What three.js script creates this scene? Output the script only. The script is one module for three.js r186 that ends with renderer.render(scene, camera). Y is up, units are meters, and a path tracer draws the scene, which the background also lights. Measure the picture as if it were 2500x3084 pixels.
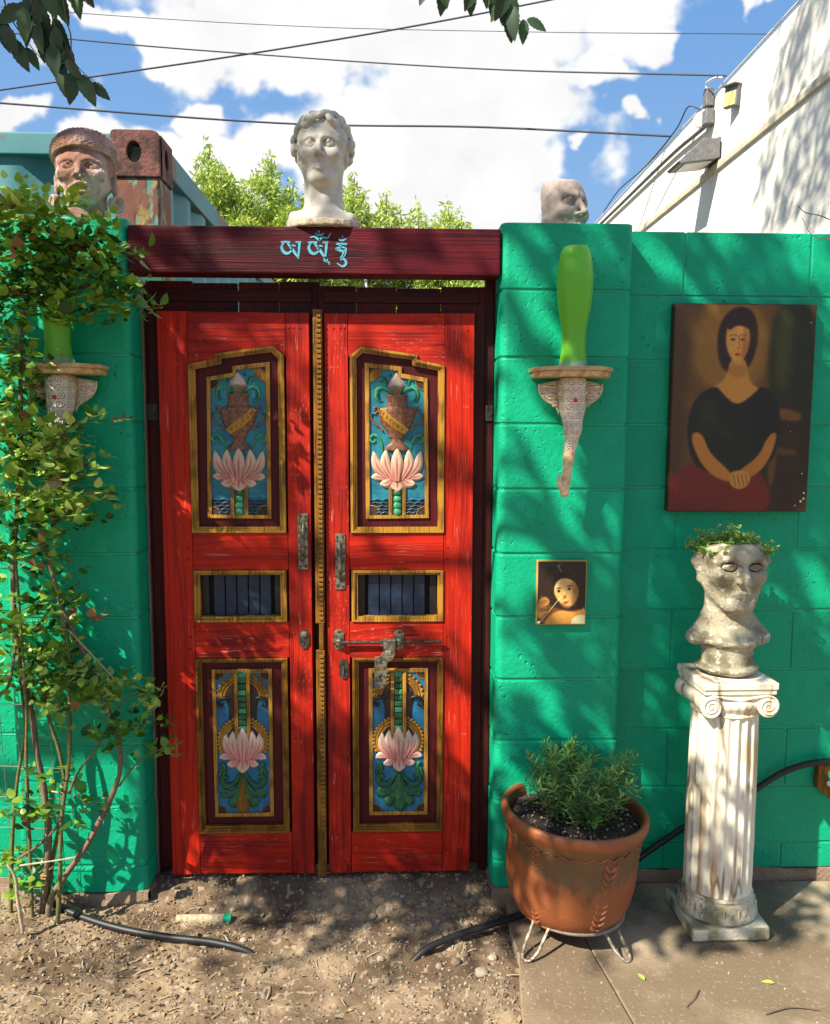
import * as THREE from 'three';
import { RoundedBoxGeometry } from 'three/addons/geometries/RoundedBoxGeometry.js';
import { TextGeometry } from 'three/addons/geometries/TextGeometry.js';
import { FontLoader } from 'three/addons/loaders/FontLoader.js';
import { mergeGeometries, mergeVertices, toCreasedNormals } from 'three/addons/utils/BufferGeometryUtils.js';
import { ImprovedNoise } from 'three/addons/math/ImprovedNoise.js';

// ------------------------------------------------------------------ camera, exposure, sun, sky
const scene = new THREE.Scene();
const renderer = new THREE.WebGLRenderer({ antialias: true });
renderer.setSize(830, 1024);
renderer.toneMapping = THREE.LinearToneMapping;
renderer.toneMappingExposure = 2.5;
renderer.shadowMap.enabled = true;
const camera = new THREE.PerspectiveCamera(63.15, 830 / 1024, 0.05, 500);
camera.position.set(0, 1.563, 2.582);
camera.rotation.set(-0.10453, -0.0326, 0.00435, 'YXZ');

const SUN = new THREE.Vector3(-1, 1.35, 0.8).normalize();
const sun = new THREE.DirectionalLight(new THREE.Color().setRGB(1, 0.92, 0.75), 4.2);
sun.name = 'sun';
sun.position.copy(SUN).multiplyScalar(20);
sun.target.position.set(0, 1, 0);
sun.castShadow = true;
sun.shadow.radius = 1;
sun.shadow.mapSize.set(4096, 4096);
Object.assign(sun.shadow.camera, { left: -9, right: 9, top: 9, bottom: -9, near: 1, far: 60 });
scene.add(sun, sun.target);

// ------------------------------------------------------------------ noise
function mulberry(a) { return () => { a = (a + 0x6d2b79f5) | 0; let t = Math.imul(a ^ (a >>> 15), 1 | a); t = (t + Math.imul(t ^ (t >>> 7), 61 | t)) ^ t; return ((t ^ (t >>> 14)) >>> 0) / 4294967296; }; }
const rnd = mulberry(7);
const R = (a, b, r = rnd) => a + (b - a) * r();
const clamp = (x, a = 0, b = 1) => Math.min(b, Math.max(a, x));
const lerp = (a, b, t) => a + (b - a) * t;
const sm = (a, b, x) => { const t = clamp((x - a) / (b - a)); return t * t * (3 - 2 * t); };
const PERM = new Float32Array(65536); { const r = mulberry(99); for (let i = 0; i < 65536; i++) PERM[i] = r(); }
const hsh = (x, y, s) => PERM[(Math.imul(x, 374761) ^ Math.imul(y, 668265) ^ Math.imul(s, 93911)) & 65535];
function vn(x, y, p, q, s) {            // value noise, period p x q cells
  const xi = Math.floor(x), yi = Math.floor(y); let fx = x - xi, fy = y - yi;
  fx = fx * fx * (3 - 2 * fx); fy = fy * fy * (3 - 2 * fy);
  const x0 = ((xi % p) + p) % p, x1 = (x0 + 1) % p, y0 = ((yi % q) + q) % q, y1 = (y0 + 1) % q;
  const a = hsh(x0, y0, s), b = hsh(x1, y0, s), c = hsh(x0, y1, s), d = hsh(x1, y1, s);
  return a + (b - a) * fx + (c - a + (a - b - c + d) * fx) * fy;
}
function fb(u, v, p, q, oct, s) { let r = 0, a = 0.5, t = 0; for (let i = 0; i < oct; i++) { r += a * vn(u * p, v * q, p, q, s + i * 17); t += a; a *= 0.5; p *= 2; q *= 2; } return r / t; }
const perlin = new ImprovedNoise();
const P3 = (x, y, z) => perlin.noise(x, y, z);
function F3(x, y, z, o = 4) { let r = 0, a = 0.5; for (let i = 0; i < o; i++) { r += a * P3(x, y, z); x = x * 2 + 3.1; y = y * 2 + 1.7; z = z * 2 + 5.3; a *= 0.5; } return r; }
const sRGB = (c) => (c <= 0.0031308 ? c * 12.92 : 1.055 * Math.pow(c, 1 / 2.4) - 0.055);

// the sky: blue with a large broken white cloud bank over the gate
{
  const W = 4096, H = 1536, rows = 2048, data = new Float32Array(W * rows * 4);
  const L = 0.46;
  // clouds as ellipses in the bearing / slope frame of the gate: x to the right, y up, both as slopes
  const banks = [[0.02, 0.49, 0.33, 0.12, 1.0], [-0.02, 0.62, 0.3, 0.16, 1.0], [0.075, 0.32, 0.16, 0.19, 1.05], [-0.16, 0.43, 0.14, 0.055, 0.75], [-0.275, 0.44, 0.055, 0.03, 0.85], [-0.42, 0.365, 0.07, 0.022, 0.72],
    [-0.22, 0.355, 0.045, 0.017, 0.85], [-0.17, 0.3, 0.1, 0.04, 0.75], [-0.335, 0.44, 0.05, 0.018, 0.55], [0.45, 0.49, 0.016, 0.035, 0.55], [0.46, 0.505, 0.02, 0.012, 0.6], [0.22, 0.395, 0.07, 0.02, 0.6], [0.25, 0.34, 0.03, 0.014, 0.6], [0.2, 0.28, 0.05, 0.02, 0.55], [-0.3, 0.31, 0.1, 0.03, 0.5], [0.3, 0.46, 0.05, 0.05, 0.65]];
  for (let j = 0; j < rows; j++) {
    const el = ((j + 0.5) / rows - 0.5) * Math.PI, y = Math.sin(el), c = Math.cos(el);
    for (let i = 0; i < W; i++) {
      const az = ((i + 0.5) / W - 0.5) * 2 * Math.PI, x = c * Math.cos(az), z = c * Math.sin(az), o = (j * W + i) * 4;
      let r, g, b;
      const front = z < -0.3, hi = Math.max(y, 0.02);
      const near = front && y > -0.05 && Math.abs(x / -z) < 0.75 && y / -z < 0.8;
      // clear air
      const t = Math.pow(clamp(1 - hi), 2.2);
      r = lerp(0.1, 0.62, t); g = lerp(0.38, 0.95, t); b = lerp(1.0, 1.3, t);
      const k = 2.2 / (hi + 0.35);
      const n = near ? F3(x * 7 + 7, y * 8 + 3, z * 7, 6) : F3(x * k + 7, z * k + 3, hi * 2.5, 4);
      let cov = -0.02;
      if (front) {
        const wx = near ? F3(x * 11 + 3, y * 11, z * 11, 6) : 0, wy = near ? F3(x * 11, y * 11 + 9, z * 11 + 4, 6) : 0, sx = x / -z + 0.13 * wx, sy = y / -z + 0.1 * wy; let m = -1;
        for (const q of banks) { const dx = (sx - q[0]) / q[2], dy = (sy - q[1]) / q[3]; m = Math.max(m, (1 - Math.sqrt(dx * dx + dy * dy)) * q[4]); }
        const edge = sm(0.75, 0.5, Math.abs(sx)) * sm(0.95, 0.75, sy);
        cov = lerp(cov, clamp(m, -0.42, 0.9) * (m > 0 ? 1.9 : 0.95) - 0.06, edge);
      }
      const d2 = near ? F3(x * 26, y * 30, z * 26, 5) * 0.16 : 0;
      const a = sm(-0.1, 0.26, cov + n * 1.25 + d2 * 1.5);
      const body = 1.4 + 0.3 * n + 0.12 * (near ? F3(x * 20, y * 26, z * 20, 4) : 0);
      r = lerp(r, body, a); g = lerp(g, body, a); b = lerp(b, body * 1.0, a);
      if (y < 0) { const f = sm(0, -0.08, y); r = lerp(r, 0.5, f); g = lerp(g, 0.46, f); b = lerp(b, 0.4, f); }
      data[o] = r * L * 0.62; data[o + 1] = g * L * 0.62; data[o + 2] = b * L * 0.62; data[o + 3] = 1;
    }
  }
  const sky = new THREE.DataTexture(data, W, rows, THREE.RGBAFormat, THREE.FloatType);
  sky.mapping = THREE.EquirectangularReflectionMapping; sky.magFilter = sky.minFilter = THREE.LinearFilter; sky.wrapS = THREE.RepeatWrapping; sky.needsUpdate = true;
  scene.background = sky; scene.environment = sky;
}

// ------------------------------------------------------------------ helpers
const names = {};
function numbered(n) { const k = names[n] = (names[n] ?? -1) + 1; return k ? n + '_' + String(k).padStart(3, '0') : n; }
function thing(name, label, category, [x, y, z] = [0, 0, 0], group, turn = 0) {
  const o = new THREE.Group(); o.name = numbered(name); o.position.set(x, y, z); o.rotation.y = turn; scene.add(o);
  o.userData = { label, category }; if (group) o.userData.group = group; return o;
}
function mesh(name, geo, mat, parent, label) {
  const m = new THREE.Mesh(geo, mat); m.name = name; m.castShadow = m.receiveShadow = true; if (parent) parent.add(m); if (label) m.userData.label = label; return m;
}
function single(name, geo, mat, label, category, group) { const m = mesh(numbered(name), geo, mat, scene); m.userData = { label, category }; if (group) m.userData.group = group; return m; }
function setting(name, geo, mat, label) { const m = mesh(numbered(name), geo, mat, scene); m.userData = { kind: 'structure', label }; return m; }
const merge = (a) => { const b = a.map((g) => { g = g.index ? g.toNonIndexed() : g; for (const k of Object.keys(g.attributes)) if (!['position', 'normal', 'uv', 'color'].includes(k)) g.deleteAttribute(k); return g; }); return b.length === 1 ? b[0] : mergeGeometries(b, false); };
const mv = (g, x = 0, y = 0, z = 0) => g.translate(x, y, z);
const V = (x, y, z = 0) => new THREE.Vector3(x, y, z);
const V2 = (x, y) => new THREE.Vector2(x, y);
// uv in metres, each face projected along its main axis; swap = grain along the other way
function uvBox(g, swap = false, ox = 0, oy = 0, k = 1) {
  g = g.index ? g.toNonIndexed() : g; const p = g.attributes.position, n = p.count, uv = new Float32Array(n * 2);
  const a = V(), b = V(), c = V();
  for (let i = 0; i < n; i += 3) {
    a.fromBufferAttribute(p, i); b.fromBufferAttribute(p, i + 1); c.fromBufferAttribute(p, i + 2);
    const nn = V().crossVectors(V().subVectors(b, a), V().subVectors(c, a)), ax = Math.abs(nn.x), ay = Math.abs(nn.y), az = Math.abs(nn.z);
    [a, b, c].forEach((q, m) => {
      let u, v; if (az >= ax && az >= ay) { u = q.x; v = q.y; } else if (ax >= ay) { u = q.z; v = q.y; } else { u = q.x; v = q.z; }
      if (swap) [u, v] = [v, u];
      uv[(i + m) * 2] = u * k + ox; uv[(i + m) * 2 + 1] = v * k + oy;
    });
  }
  g.setAttribute('uv', new THREE.BufferAttribute(uv, 2)); return g;
}
const rbox = (w, h, d, r = 0.003, s = 2) => new RoundedBoxGeometry(w, h, d, s, Math.min(r, w / 2.01, h / 2.01, d / 2.01));
function tube(pts, r, seg = 24, rad = 8, closed = false) { return new THREE.TubeGeometry(new THREE.CatmullRomCurve3(pts.map((p) => (p.isVector3 ? p : V(...p))), closed), seg, r, rad, closed); }
// tapered tube through points [x,y,z,r]
function limb(pts, seg = 16, rad = 7, caps = true, wob = 0) {
  const cv = new THREE.CatmullRomCurve3(pts.map((p) => V(p[0], p[1], p[2]))), fr = cv.computeFrenetFrames(seg, false), pos = [], uv = [], idx = [];
  const L = cv.getLength();
  for (let i = 0; i <= seg; i++) {
    const t = i / seg, q = cv.getPoint(t), f = t * (pts.length - 1), k = Math.min(pts.length - 2, Math.floor(f)), r = lerp(pts[k][3], pts[k + 1][3], f - k);
    for (let j = 0; j <= rad; j++) { const a = (j / rad) * Math.PI * 2, rr = r * (1 + (wob ? wob * P3(q.x * 60 + Math.cos(a) * 2, q.y * 60, q.z * 60 + Math.sin(a) * 2) : 0)); const n = fr.normals[i], b = fr.binormals[i]; pos.push(q.x + (n.x * Math.cos(a) + b.x * Math.sin(a)) * rr, q.y + (n.y * Math.cos(a) + b.y * Math.sin(a)) * rr, q.z + (n.z * Math.cos(a) + b.z * Math.sin(a)) * rr); uv.push((j / rad) * Math.PI * 2 * r, t * L); }
  }
  for (let i = 0; i < seg; i++) for (let j = 0; j < rad; j++) { const a = i * (rad + 1) + j, b = a + rad + 1; idx.push(a, a + 1, b, b, a + 1, b + 1); }
  if (caps) for (const e of [0, seg]) { const c = pos.length / 3, q = cv.getPoint(e / seg); pos.push(q.x, q.y, q.z); uv.push(0, 0); for (let j = 0; j < rad; j++) { const a = e * (rad + 1) + j; e ? idx.push(a, a + 1, c) : idx.push(a + 1, a, c); } }
  const g = new THREE.BufferGeometry(); g.setAttribute('position', new THREE.Float32BufferAttribute(pos, 3)); g.setAttribute('uv', new THREE.Float32BufferAttribute(uv, 2)); g.setIndex(idx); g.computeVertexNormals(); return g;
}
// grid surface f(u, v) -> [x, y, z], u and v in 0..1; col(u, v) -> linear [r, g, b]
function patch(nu, nv, f, col, uvs) {
  const pos = [], uv = [], idx = [], cl = [];
  for (let j = 0; j <= nv; j++) for (let i = 0; i <= nu; i++) { const u = i / nu, v = j / nv, p = f(u, v); pos.push(...p); uv.push(...(uvs ? uvs(u, v, p) : [p[0], p[1]])); if (col) cl.push(...col(u, v, p)); }
  for (let j = 0; j < nv; j++) for (let i = 0; i < nu; i++) { const a = j * (nu + 1) + i, b = a + nu + 1; idx.push(a, a + 1, b, b, a + 1, b + 1); }
  const g = new THREE.BufferGeometry(); g.setAttribute('position', new THREE.Float32BufferAttribute(pos, 3)); g.setAttribute('uv', new THREE.Float32BufferAttribute(uv, 2)); if (col) g.setAttribute('color', new THREE.Float32BufferAttribute(cl, 3)); g.setIndex(idx); g.computeVertexNormals(); return g;
}
function shapeOf(pts) { const s = new THREE.Shape(); pts.forEach((p, i) => (i ? s.lineTo(p[0], p[1]) : s.moveTo(p[0], p[1]))); s.closePath(); return s; }
function extrude(pts, d, bev = 0, seg = 1, holes = []) {
  const s = pts.isShape ? pts : shapeOf(pts); for (const h of holes) s.holes.push(h.isPath ? h : new THREE.Path(h.map((p) => V2(...p))));
  return new THREE.ExtrudeGeometry(s, { depth: d - 2 * bev, bevelEnabled: bev > 0, bevelSize: bev, bevelOffset: -bev, bevelThickness: bev, bevelSegments: seg, curveSegments: 16 }).translate(0, 0, bev);
}
// surface nets over a signed distance field
function nets(f, lo, hi, cell) {
  const nx = Math.ceil((hi[0] - lo[0]) / cell) + 1, ny = Math.ceil((hi[1] - lo[1]) / cell) + 1, nz = Math.ceil((hi[2] - lo[2]) / cell) + 1;
  const val = new Float32Array(nx * ny * nz); let o = 0;
  for (let k = 0; k < nz; k++) for (let j = 0; j < ny; j++) for (let i = 0; i < nx; i++) val[o++] = f(lo[0] + i * cell, lo[1] + j * cell, lo[2] + k * cell);
  const id = new Int32Array(nx * ny * nz).fill(-1), pos = [], idx = [], S = [1, nx, nx * ny], C = []; for (let c = 0; c < 8; c++) C.push((c & 1) * S[0] + ((c >> 1) & 1) * S[1] + (c >> 2) * S[2]);
  const E = [[0, 1], [2, 3], [4, 5], [6, 7], [0, 2], [1, 3], [4, 6], [5, 7], [0, 4], [1, 5], [2, 6], [3, 7]];
  for (let k = 0; k < nz - 1; k++) for (let j = 0; j < ny - 1; j++) for (let i = 0; i < nx - 1; i++) {
    const b = i + j * nx + k * nx * ny; let m = 0; for (let c = 0; c < 8; c++) if (val[b + C[c]] < 0) m |= 1 << c;
    if (m === 0 || m === 255) continue;
    let x = 0, y = 0, z = 0, n = 0;
    for (const [p, q] of E) { const a = (m >> p) & 1, d = (m >> q) & 1; if (a === d) continue; const va = val[b + C[p]], vb = val[b + C[q]], t = va / (va - vb); x += lerp(p & 1, q & 1, t); y += lerp((p >> 1) & 1, (q >> 1) & 1, t); z += lerp(p >> 2, q >> 2, t); n++; }
    id[b] = pos.length / 3; pos.push(lo[0] + (i + x / n) * cell, lo[1] + (j + y / n) * cell, lo[2] + (k + z / n) * cell);
  }
  for (let k = 1; k < nz - 1; k++) for (let j = 1; j < ny - 1; j++) for (let i = 1; i < nx - 1; i++) {
    const b = i + j * nx + k * nx * ny;
    for (let a = 0; a < 3; a++) {
      const v0 = val[b] < 0, v1 = val[b + S[a]] < 0; if (v0 === v1) continue;
      const u = S[(a + 1) % 3], w = S[(a + 2) % 3], q = [id[b], id[b - u], id[b - u - w], id[b - w]]; if (q.some((t) => t < 0)) continue;
      v0 ? idx.push(q[0], q[1], q[2], q[0], q[2], q[3]) : idx.push(q[0], q[2], q[1], q[0], q[3], q[2]);
    }
  }
  const g = new THREE.BufferGeometry(); g.setAttribute('position', new THREE.Float32BufferAttribute(pos, 3)); g.setIndex(idx); g.computeVertexNormals(); return g;
}
function uvSoft(g, k = 1) { // uv in metres by dominant normal, keeps smooth normals
  g = g.index ? g.toNonIndexed() : g; const p = g.attributes.position, nr = g.attributes.normal, uv = new Float32Array(p.count * 2);
  for (let i = 0; i < p.count; i += 3) { let x = 0, y = 0, z = 0; for (let m = 0; m < 3; m++) { x += nr.getX(i + m); y += nr.getY(i + m); z += nr.getZ(i + m); } const ax = Math.abs(x), ay = Math.abs(y), az = Math.abs(z); for (let m = 0; m < 3; m++) { const X = p.getX(i + m), Y = p.getY(i + m), Z = p.getZ(i + m); const [u, v] = az >= ax && az >= ay ? [X, Y] : ax >= ay ? [Z, Y] : [X, Z]; uv[(i + m) * 2] = u * k; uv[(i + m) * 2 + 1] = v * k; } }
  g.setAttribute('uv', new THREE.BufferAttribute(uv, 2)); return g;
}
function tint(g, f) { const p = g.attributes.position, c = new Float32Array(p.count * 3); for (let i = 0; i < p.count; i++) { const q = f(p.getX(i), p.getY(i), p.getZ(i)); c[i * 3] = q[0]; c[i * 3 + 1] = q[1]; c[i * 3 + 2] = q[2]; } g.setAttribute('color', new THREE.BufferAttribute(c, 3)); return g; }

// ------------------------------------------------------------------ textures and materials
// fn(u, v) -> [r, g, b, height] with linear colour 0..1; size = metres per repeat
function tex(w, h, size, fn, sizeV = size * h / w) {
  const c = new Uint8Array(w * h * 4), b = new Float32Array(w * h * 4);
  for (let j = 0; j < h; j++) for (let i = 0; i < w; i++) { const q = fn(i / w, j / h), o = (j * w + i) * 4; for (let k = 0; k < 3; k++) { c[o + k] = 255 * clamp(sRGB(clamp(q[k]))); b[o + k] = q[3]; } c[o + 3] = 255; b[o + 3] = 1; }
  const set = (t) => { t.wrapS = t.wrapT = THREE.RepeatWrapping; t.magFilter = THREE.LinearFilter; t.repeat.set(1 / size, 1 / sizeV); t.needsUpdate = true; return t; };
  const map = set(new THREE.DataTexture(c, w, h)); map.colorSpace = THREE.SRGBColorSpace;
  return { map, bumpMap: set(new THREE.DataTexture(b, w, h, THREE.RGBAFormat, THREE.FloatType)) };
}
const mixc = (a, b, t) => [lerp(a[0], b[0], t), lerp(a[1], b[1], t), lerp(a[2], b[2], t)];
const std = (o) => new THREE.MeshStandardMaterial({ roughness: 0.8, metalness: 0, ...o });
const lin = (r, g, b) => new THREE.Color().setRGB(r, g, b);
const M = {};
{ // painted concrete block: thick green paint over open pits
  const t = tex(768, 768, 0.9, (u, v) => {
    const f = fb(u, v, 90, 90, 3, 1), big = fb(u, v, 5, 5, 4, 2), gate = sm(0.45, 0.62, fb(u, v, 7, 7, 3, 4)), pit = sm(0.6, 0.72, vn(u * 61 + v * 13, v * 61 - u * 13, 61, 61, 3) * vn(u * 97 - v * 29, v * 97 + u * 29, 97, 97, 9)) * gate, pit2 = sm(0.6, 0.72, vn(u * 131 + v * 37, v * 131 - u * 37, 131, 131, 8) * vn(u * 83, v * 83, 83, 83, 5)), lap = fb(u, v, 3, 9, 3, 12);
    const k = 0.82 + 0.28 * big + 0.16 * (lap - 0.5) + 0.08 * (f - 0.5);
    const c = mixc([0.001 * k, 0.34 * k, 0.178 * k], [0.004, 0.4, 0.22], sm(0.5, 0.8, fb(u, v, 14, 11, 3, 6)) * 0.35);
    return c.concat(0.45 * f + 0.3 * big - 0.8 * pit - 0.4 * pit2);
  });
  M.paint = new THREE.MeshPhysicalMaterial({ ...t, bumpScale: 0.0032, roughness: 0.5, specularIntensity: 0.55 });
  M.paintSmooth = new THREE.MeshPhysicalMaterial({ ...t, bumpScale: 0.0016, roughness: 0.36 });
}
{ const t = tex(512, 512, 0.5, (u, v) => { const a = fb(u, v, 8, 8, 6, 21), b = fb(u, v, 60, 60, 2, 22); return mixc([0.2, 0.13, 0.08], [0.34, 0.25, 0.17], a).concat(0.6 * a + 0.4 * b); }); M.bareblock = std({ ...t, bumpScale: 0.006, roughness: 0.95 }); }
function wood(size, sizeV, s, base, dark, worn, wornAmt, o = {}) {
  const t = tex(384, 768, size, (u, v) => {
    const w = fb(u, v, 3, 2, 3, s) * 0.12, g = fb(u + w, v, 48, 3, 3, s + 1), g2 = fb(u + w, v, 110, 6, 2, s + 2), blot = fb(u, v, 4, 5, 4, s + 3), scr = sm(0.7, 0.8, fb(u + w * 0.3, v, 150, 12, 2, s + 4)) * sm(0.5, 0.66, fb(u, v, 6, 9, 4, s + 5)), chip = sm(0.82, 0.88, vn((u + w) * 130, v * 60, 130, 60, s + 6)) * sm(0.5, 0.62, fb(u, v, 7, 9, 3, s + 7));
    let c = mixc(base, dark, clamp(sm(0.48, 0.72, g) * 0.5 + sm(0.45, 0.72, blot) * 0.65 + (g2 - 0.5) * 0.4)); c = mixc(c, worn, clamp((scr + chip * 0.5) * wornAmt));
    return c.concat(0.55 * g + 0.35 * g2 - 0.3 * scr - 0.2 * chip);
  }, sizeV);
  return new THREE.MeshPhysicalMaterial({ ...t, roughness: 0.55, specularIntensity: 0.45, bumpScale: 0.0022, ...o });
}
M.red = wood(0.36, 1.1, 31, [0.47, 0.016, 0.0035], [0.15, 0.005, 0.005], [0.75, 0.2, 0.13], 0.45);
M.redB = wood(0.41, 0.9, 61, [0.46, 0.017, 0.0045], [0.17, 0.006, 0.005], [0.7, 0.25, 0.17], 0.6);
M.maroon = wood(0.3, 1.0, 41, [0.085, 0.006, 0.008], [0.035, 0.004, 0.005], [0.2, 0.03, 0.025], 0.3);
M.maroonDark = wood(0.3, 1.0, 45, [0.05, 0.0045, 0.006], [0.018, 0.003, 0.003], [0.12, 0.03, 0.025], 0.25);
M.beam = wood(0.25, 1.3, 51, [0.1, 0.004, 0.009], [0.03, 0.0025, 0.006], [0.26, 0.04, 0.04], 0.3);
M.panel = wood(0.3, 1.0, 71, [0.075, 0.006, 0.007], [0.04, 0.004, 0.005], [0.2, 0.04, 0.03], 0.2);
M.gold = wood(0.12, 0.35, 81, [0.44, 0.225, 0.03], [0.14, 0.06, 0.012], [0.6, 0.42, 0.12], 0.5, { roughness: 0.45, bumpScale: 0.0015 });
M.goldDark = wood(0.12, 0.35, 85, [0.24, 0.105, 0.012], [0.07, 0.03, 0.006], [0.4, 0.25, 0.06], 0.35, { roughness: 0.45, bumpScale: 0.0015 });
const BUMPS = {}, sharedBump = (k) => (BUMPS[k] ??= tex(256, 256, 1, (u, v) => { const n = 0.6 * fb(u, v, k, k, 5, 700 + k) + 0.4 * fb(u, v, k * 5, k * 5, 2, 720); return [0, 0, 0, n]; }).bumpMap);
function mottled(size, s, a, b, k = 14, o = {}, px = 256) { const { map } = tex(px, px, size, (u, v) => { const n = fb(u, v, k, k, 5, s), f = fb(u, v, k * 5, k * 5, 2, s + 9); return mixc(a, b, sm(0.25, 0.75, n * 0.75 + f * 0.25)).concat(0); }); const bumpMap = sharedBump(k < 7 ? 5 : 8).clone(); bumpMap.repeat.set(1 / size, 1 / size); return std({ map, bumpMap, bumpScale: 0.001, ...o }); }
M.teal = mottled(0.2, 101, [0.004, 0.1, 0.17], [0.01, 0.21, 0.26], 5, { roughness: 0.55 });
M.tealB = mottled(0.2, 102, [0.003, 0.09, 0.2], [0.006, 0.15, 0.28], 5, { roughness: 0.5 });
M.green = mottled(0.08, 103, [0.004, 0.06, 0.025], [0.012, 0.16, 0.06], 5, { roughness: 0.42 });
M.greenPale = mottled(0.06, 104, [0.01, 0.15, 0.07], [0.06, 0.32, 0.16], 5, { roughness: 0.42 });
M.vaseWood = mottled(0.08, 105, [0.1, 0.035, 0.014], [0.24, 0.1, 0.045], 8, { roughness: 0.5 });
M.cornerDark = mottled(0.05, 106, [0.02, 0.008, 0.006], [0.06, 0.025, 0.015], 8);
M.wave = mottled(0.06, 107, [0.005, 0.01, 0.018], [0.035, 0.09, 0.14], 4, { roughness: 0.4 });
M.black = mottled(0.05, 108, [0.006, 0.004, 0.004], [0.014, 0.008, 0.006], 6, { roughness: 0.5 });
M.navy = mottled(0.1, 109, [0.003, 0.008, 0.024], [0.006, 0.022, 0.055], 5, { roughness: 0.5 });
M.void = std({ color: lin(0.008, 0.008, 0.01), roughness: 0.9 });
M.petal = std({ vertexColors: true, roughness: 0.5, ...(() => { const t = tex(128, 128, 0.06, (u, v) => { const n = fb(u, v, 40, 5, 3, 111); return [0.55 + 0.45 * n, 0.5 + 0.5 * n, 0.48 + 0.52 * n, n]; }); return t; })(), bumpScale: 0.0006 });
M.iron = mottled(0.06, 121, [0.05, 0.04, 0.03], [0.3, 0.27, 0.2], 6, { roughness: 0.45, metalness: 0.6 });
M.ironDark = mottled(0.06, 122, [0.02, 0.016, 0.012], [0.09, 0.075, 0.055], 6, { roughness: 0.5, metalness: 0.4 });
M.script = mottled(0.05, 123, [0.05, 0.3, 0.42], [0.1, 0.42, 0.55], 8, { roughness: 0.6 });
M.plaster = mottled(0.25, 131, [0.4, 0.38, 0.33], [0.53, 0.51, 0.45], 5, { roughness: 0.8, bumpScale: 0.0008 }, 512);
M.plasterSoil = mottled(0.08, 132, [0.2, 0.13, 0.07], [0.5, 0.44, 0.34], 6, { roughness: 0.9, bumpScale: 0.002 });
M.claySkin = (() => { const t = tex(512, 512, 0.3, (u, v) => { const a = fb(u, v, 5, 5, 5, 141), b = fb(u, v, 30, 30, 3, 142), c = sm(0.55, 0.75, fb(u, v, 9, 9, 4, 143)); return mixc(mixc([0.24, 0.115, 0.085], [0.46, 0.33, 0.29], sm(0.3, 0.7, a)), [0.1, 0.055, 0.05], c * 0.6).concat(0.5 * a + 0.5 * b); }); return std({ ...t, bumpScale: 0.003, roughness: 0.92 }); })();
M.maskClay = mottled(0.2, 145, [0.23, 0.18, 0.165], [0.36, 0.3, 0.27], 6, { roughness: 0.9, bumpScale: 0.0015 });
M.stone = (() => { const t = tex(512, 512, 0.3, (u, v) => { const a = fb(u, v, 6, 6, 5, 151), b = fb(u, v, 40, 40, 3, 152), moss = sm(0.5, 0.7, fb(u, v, 4, 4, 5, 153)), w = sm(0.62, 0.75, fb(u, v, 18, 18, 4, 154)); let c = mixc([0.22, 0.19, 0.13], [0.44, 0.4, 0.3], a); c = mixc(c, [0.11, 0.095, 0.05], moss * 0.7); c = mixc(c, [0.72, 0.69, 0.6], w * 0.5); return c.concat(0.45 * a + 0.55 * b + 0.2 * w); }); return std({ ...t, bumpScale: 0.0045, roughness: 0.95 }); })();
M.marble = (() => { const t = tex(512, 1024, 0.5, (u, v) => { const a = fb(u, v, 6, 6, 4, 161), b = fb(u, v, 60, 60, 2, 162), st = sm(0.46, 0.7, fb(u, v, 22, 3, 4, 163)) * sm(0.38, 0.56, fb(u, v, 4, 4, 3, 164)), crack = sm(0.06, 0.0, Math.abs(fb(u, v, 9, 3, 4, 165) - 0.5)) * sm(0.55, 0.7, fb(u, v, 4, 5, 3, 166)); let c = mixc([0.66, 0.6, 0.47], [0.8, 0.77, 0.66], a); c = mixc(c, [0.45, 0.26, 0.09], st * 0.75); c = mixc(c, [0.1, 0.065, 0.03], crack * 0.8); return c.concat(0.5 * a + 0.4 * b - 0.4 * crack); }); return std({ ...t, bumpScale: 0.002, roughness: 0.75 }); })();
M.mossy = (() => { const t = tex(512, 512, 0.3, (u, v) => { const a = fb(u, v, 6, 6, 5, 171), b = fb(u, v, 40, 40, 3, 172), moss = sm(0.4, 0.65, fb(u, v, 5, 5, 5, 173)); let c = mixc([0.42, 0.37, 0.26], [0.66, 0.62, 0.5], a); c = mixc(c, [0.13, 0.12, 0.045], moss * 0.75); return c.concat(0.5 * a + 0.5 * b); }); return std({ ...t, bumpScale: 0.004, roughness: 0.95 }); })();
M.carve = (() => { const t = tex(512, 512, 0.1, (u, v) => { // filigree of scrolls and dots, darker brown in the hollows
  const x = u * 4, y = v * 4, cx = x - Math.floor(x) - 0.5, cy = y - Math.floor(y) - 0.5, r = Math.hypot(cx, cy), a = Math.atan2(cy, cx), sp = Math.abs(((r * 4.2 - a / 6.2832) % 1 + 1) % 1 - 0.5), line = sm(0.28, 0.4, sp) * sm(0.54, 0.44, r), dots = sm(0.2, 0.1, Math.hypot(((u * 16) % 1) - 0.5, ((v * 16) % 1) - 0.5)) * sm(0.42, 0.52, r), n = fb(u, v, 10, 10, 4, 181), h = clamp(line + dots);
  return mixc([0.76, 0.66, 0.53], [0.3, 0.17, 0.1], clamp(h * 0.75 + 0.4 * (n - 0.45))).concat(-h + 0.3 * n); }); return std({ ...t, bumpScale: 0.003, roughness: 0.85 }); })();
M.carvePale = mottled(0.06, 185, [0.55, 0.36, 0.18], [0.75, 0.6, 0.42], 6, { roughness: 0.6 });
M.tan = mottled(0.07, 186, [0.42, 0.23, 0.08], [0.66, 0.45, 0.22], 5, { roughness: 0.5 });
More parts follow.
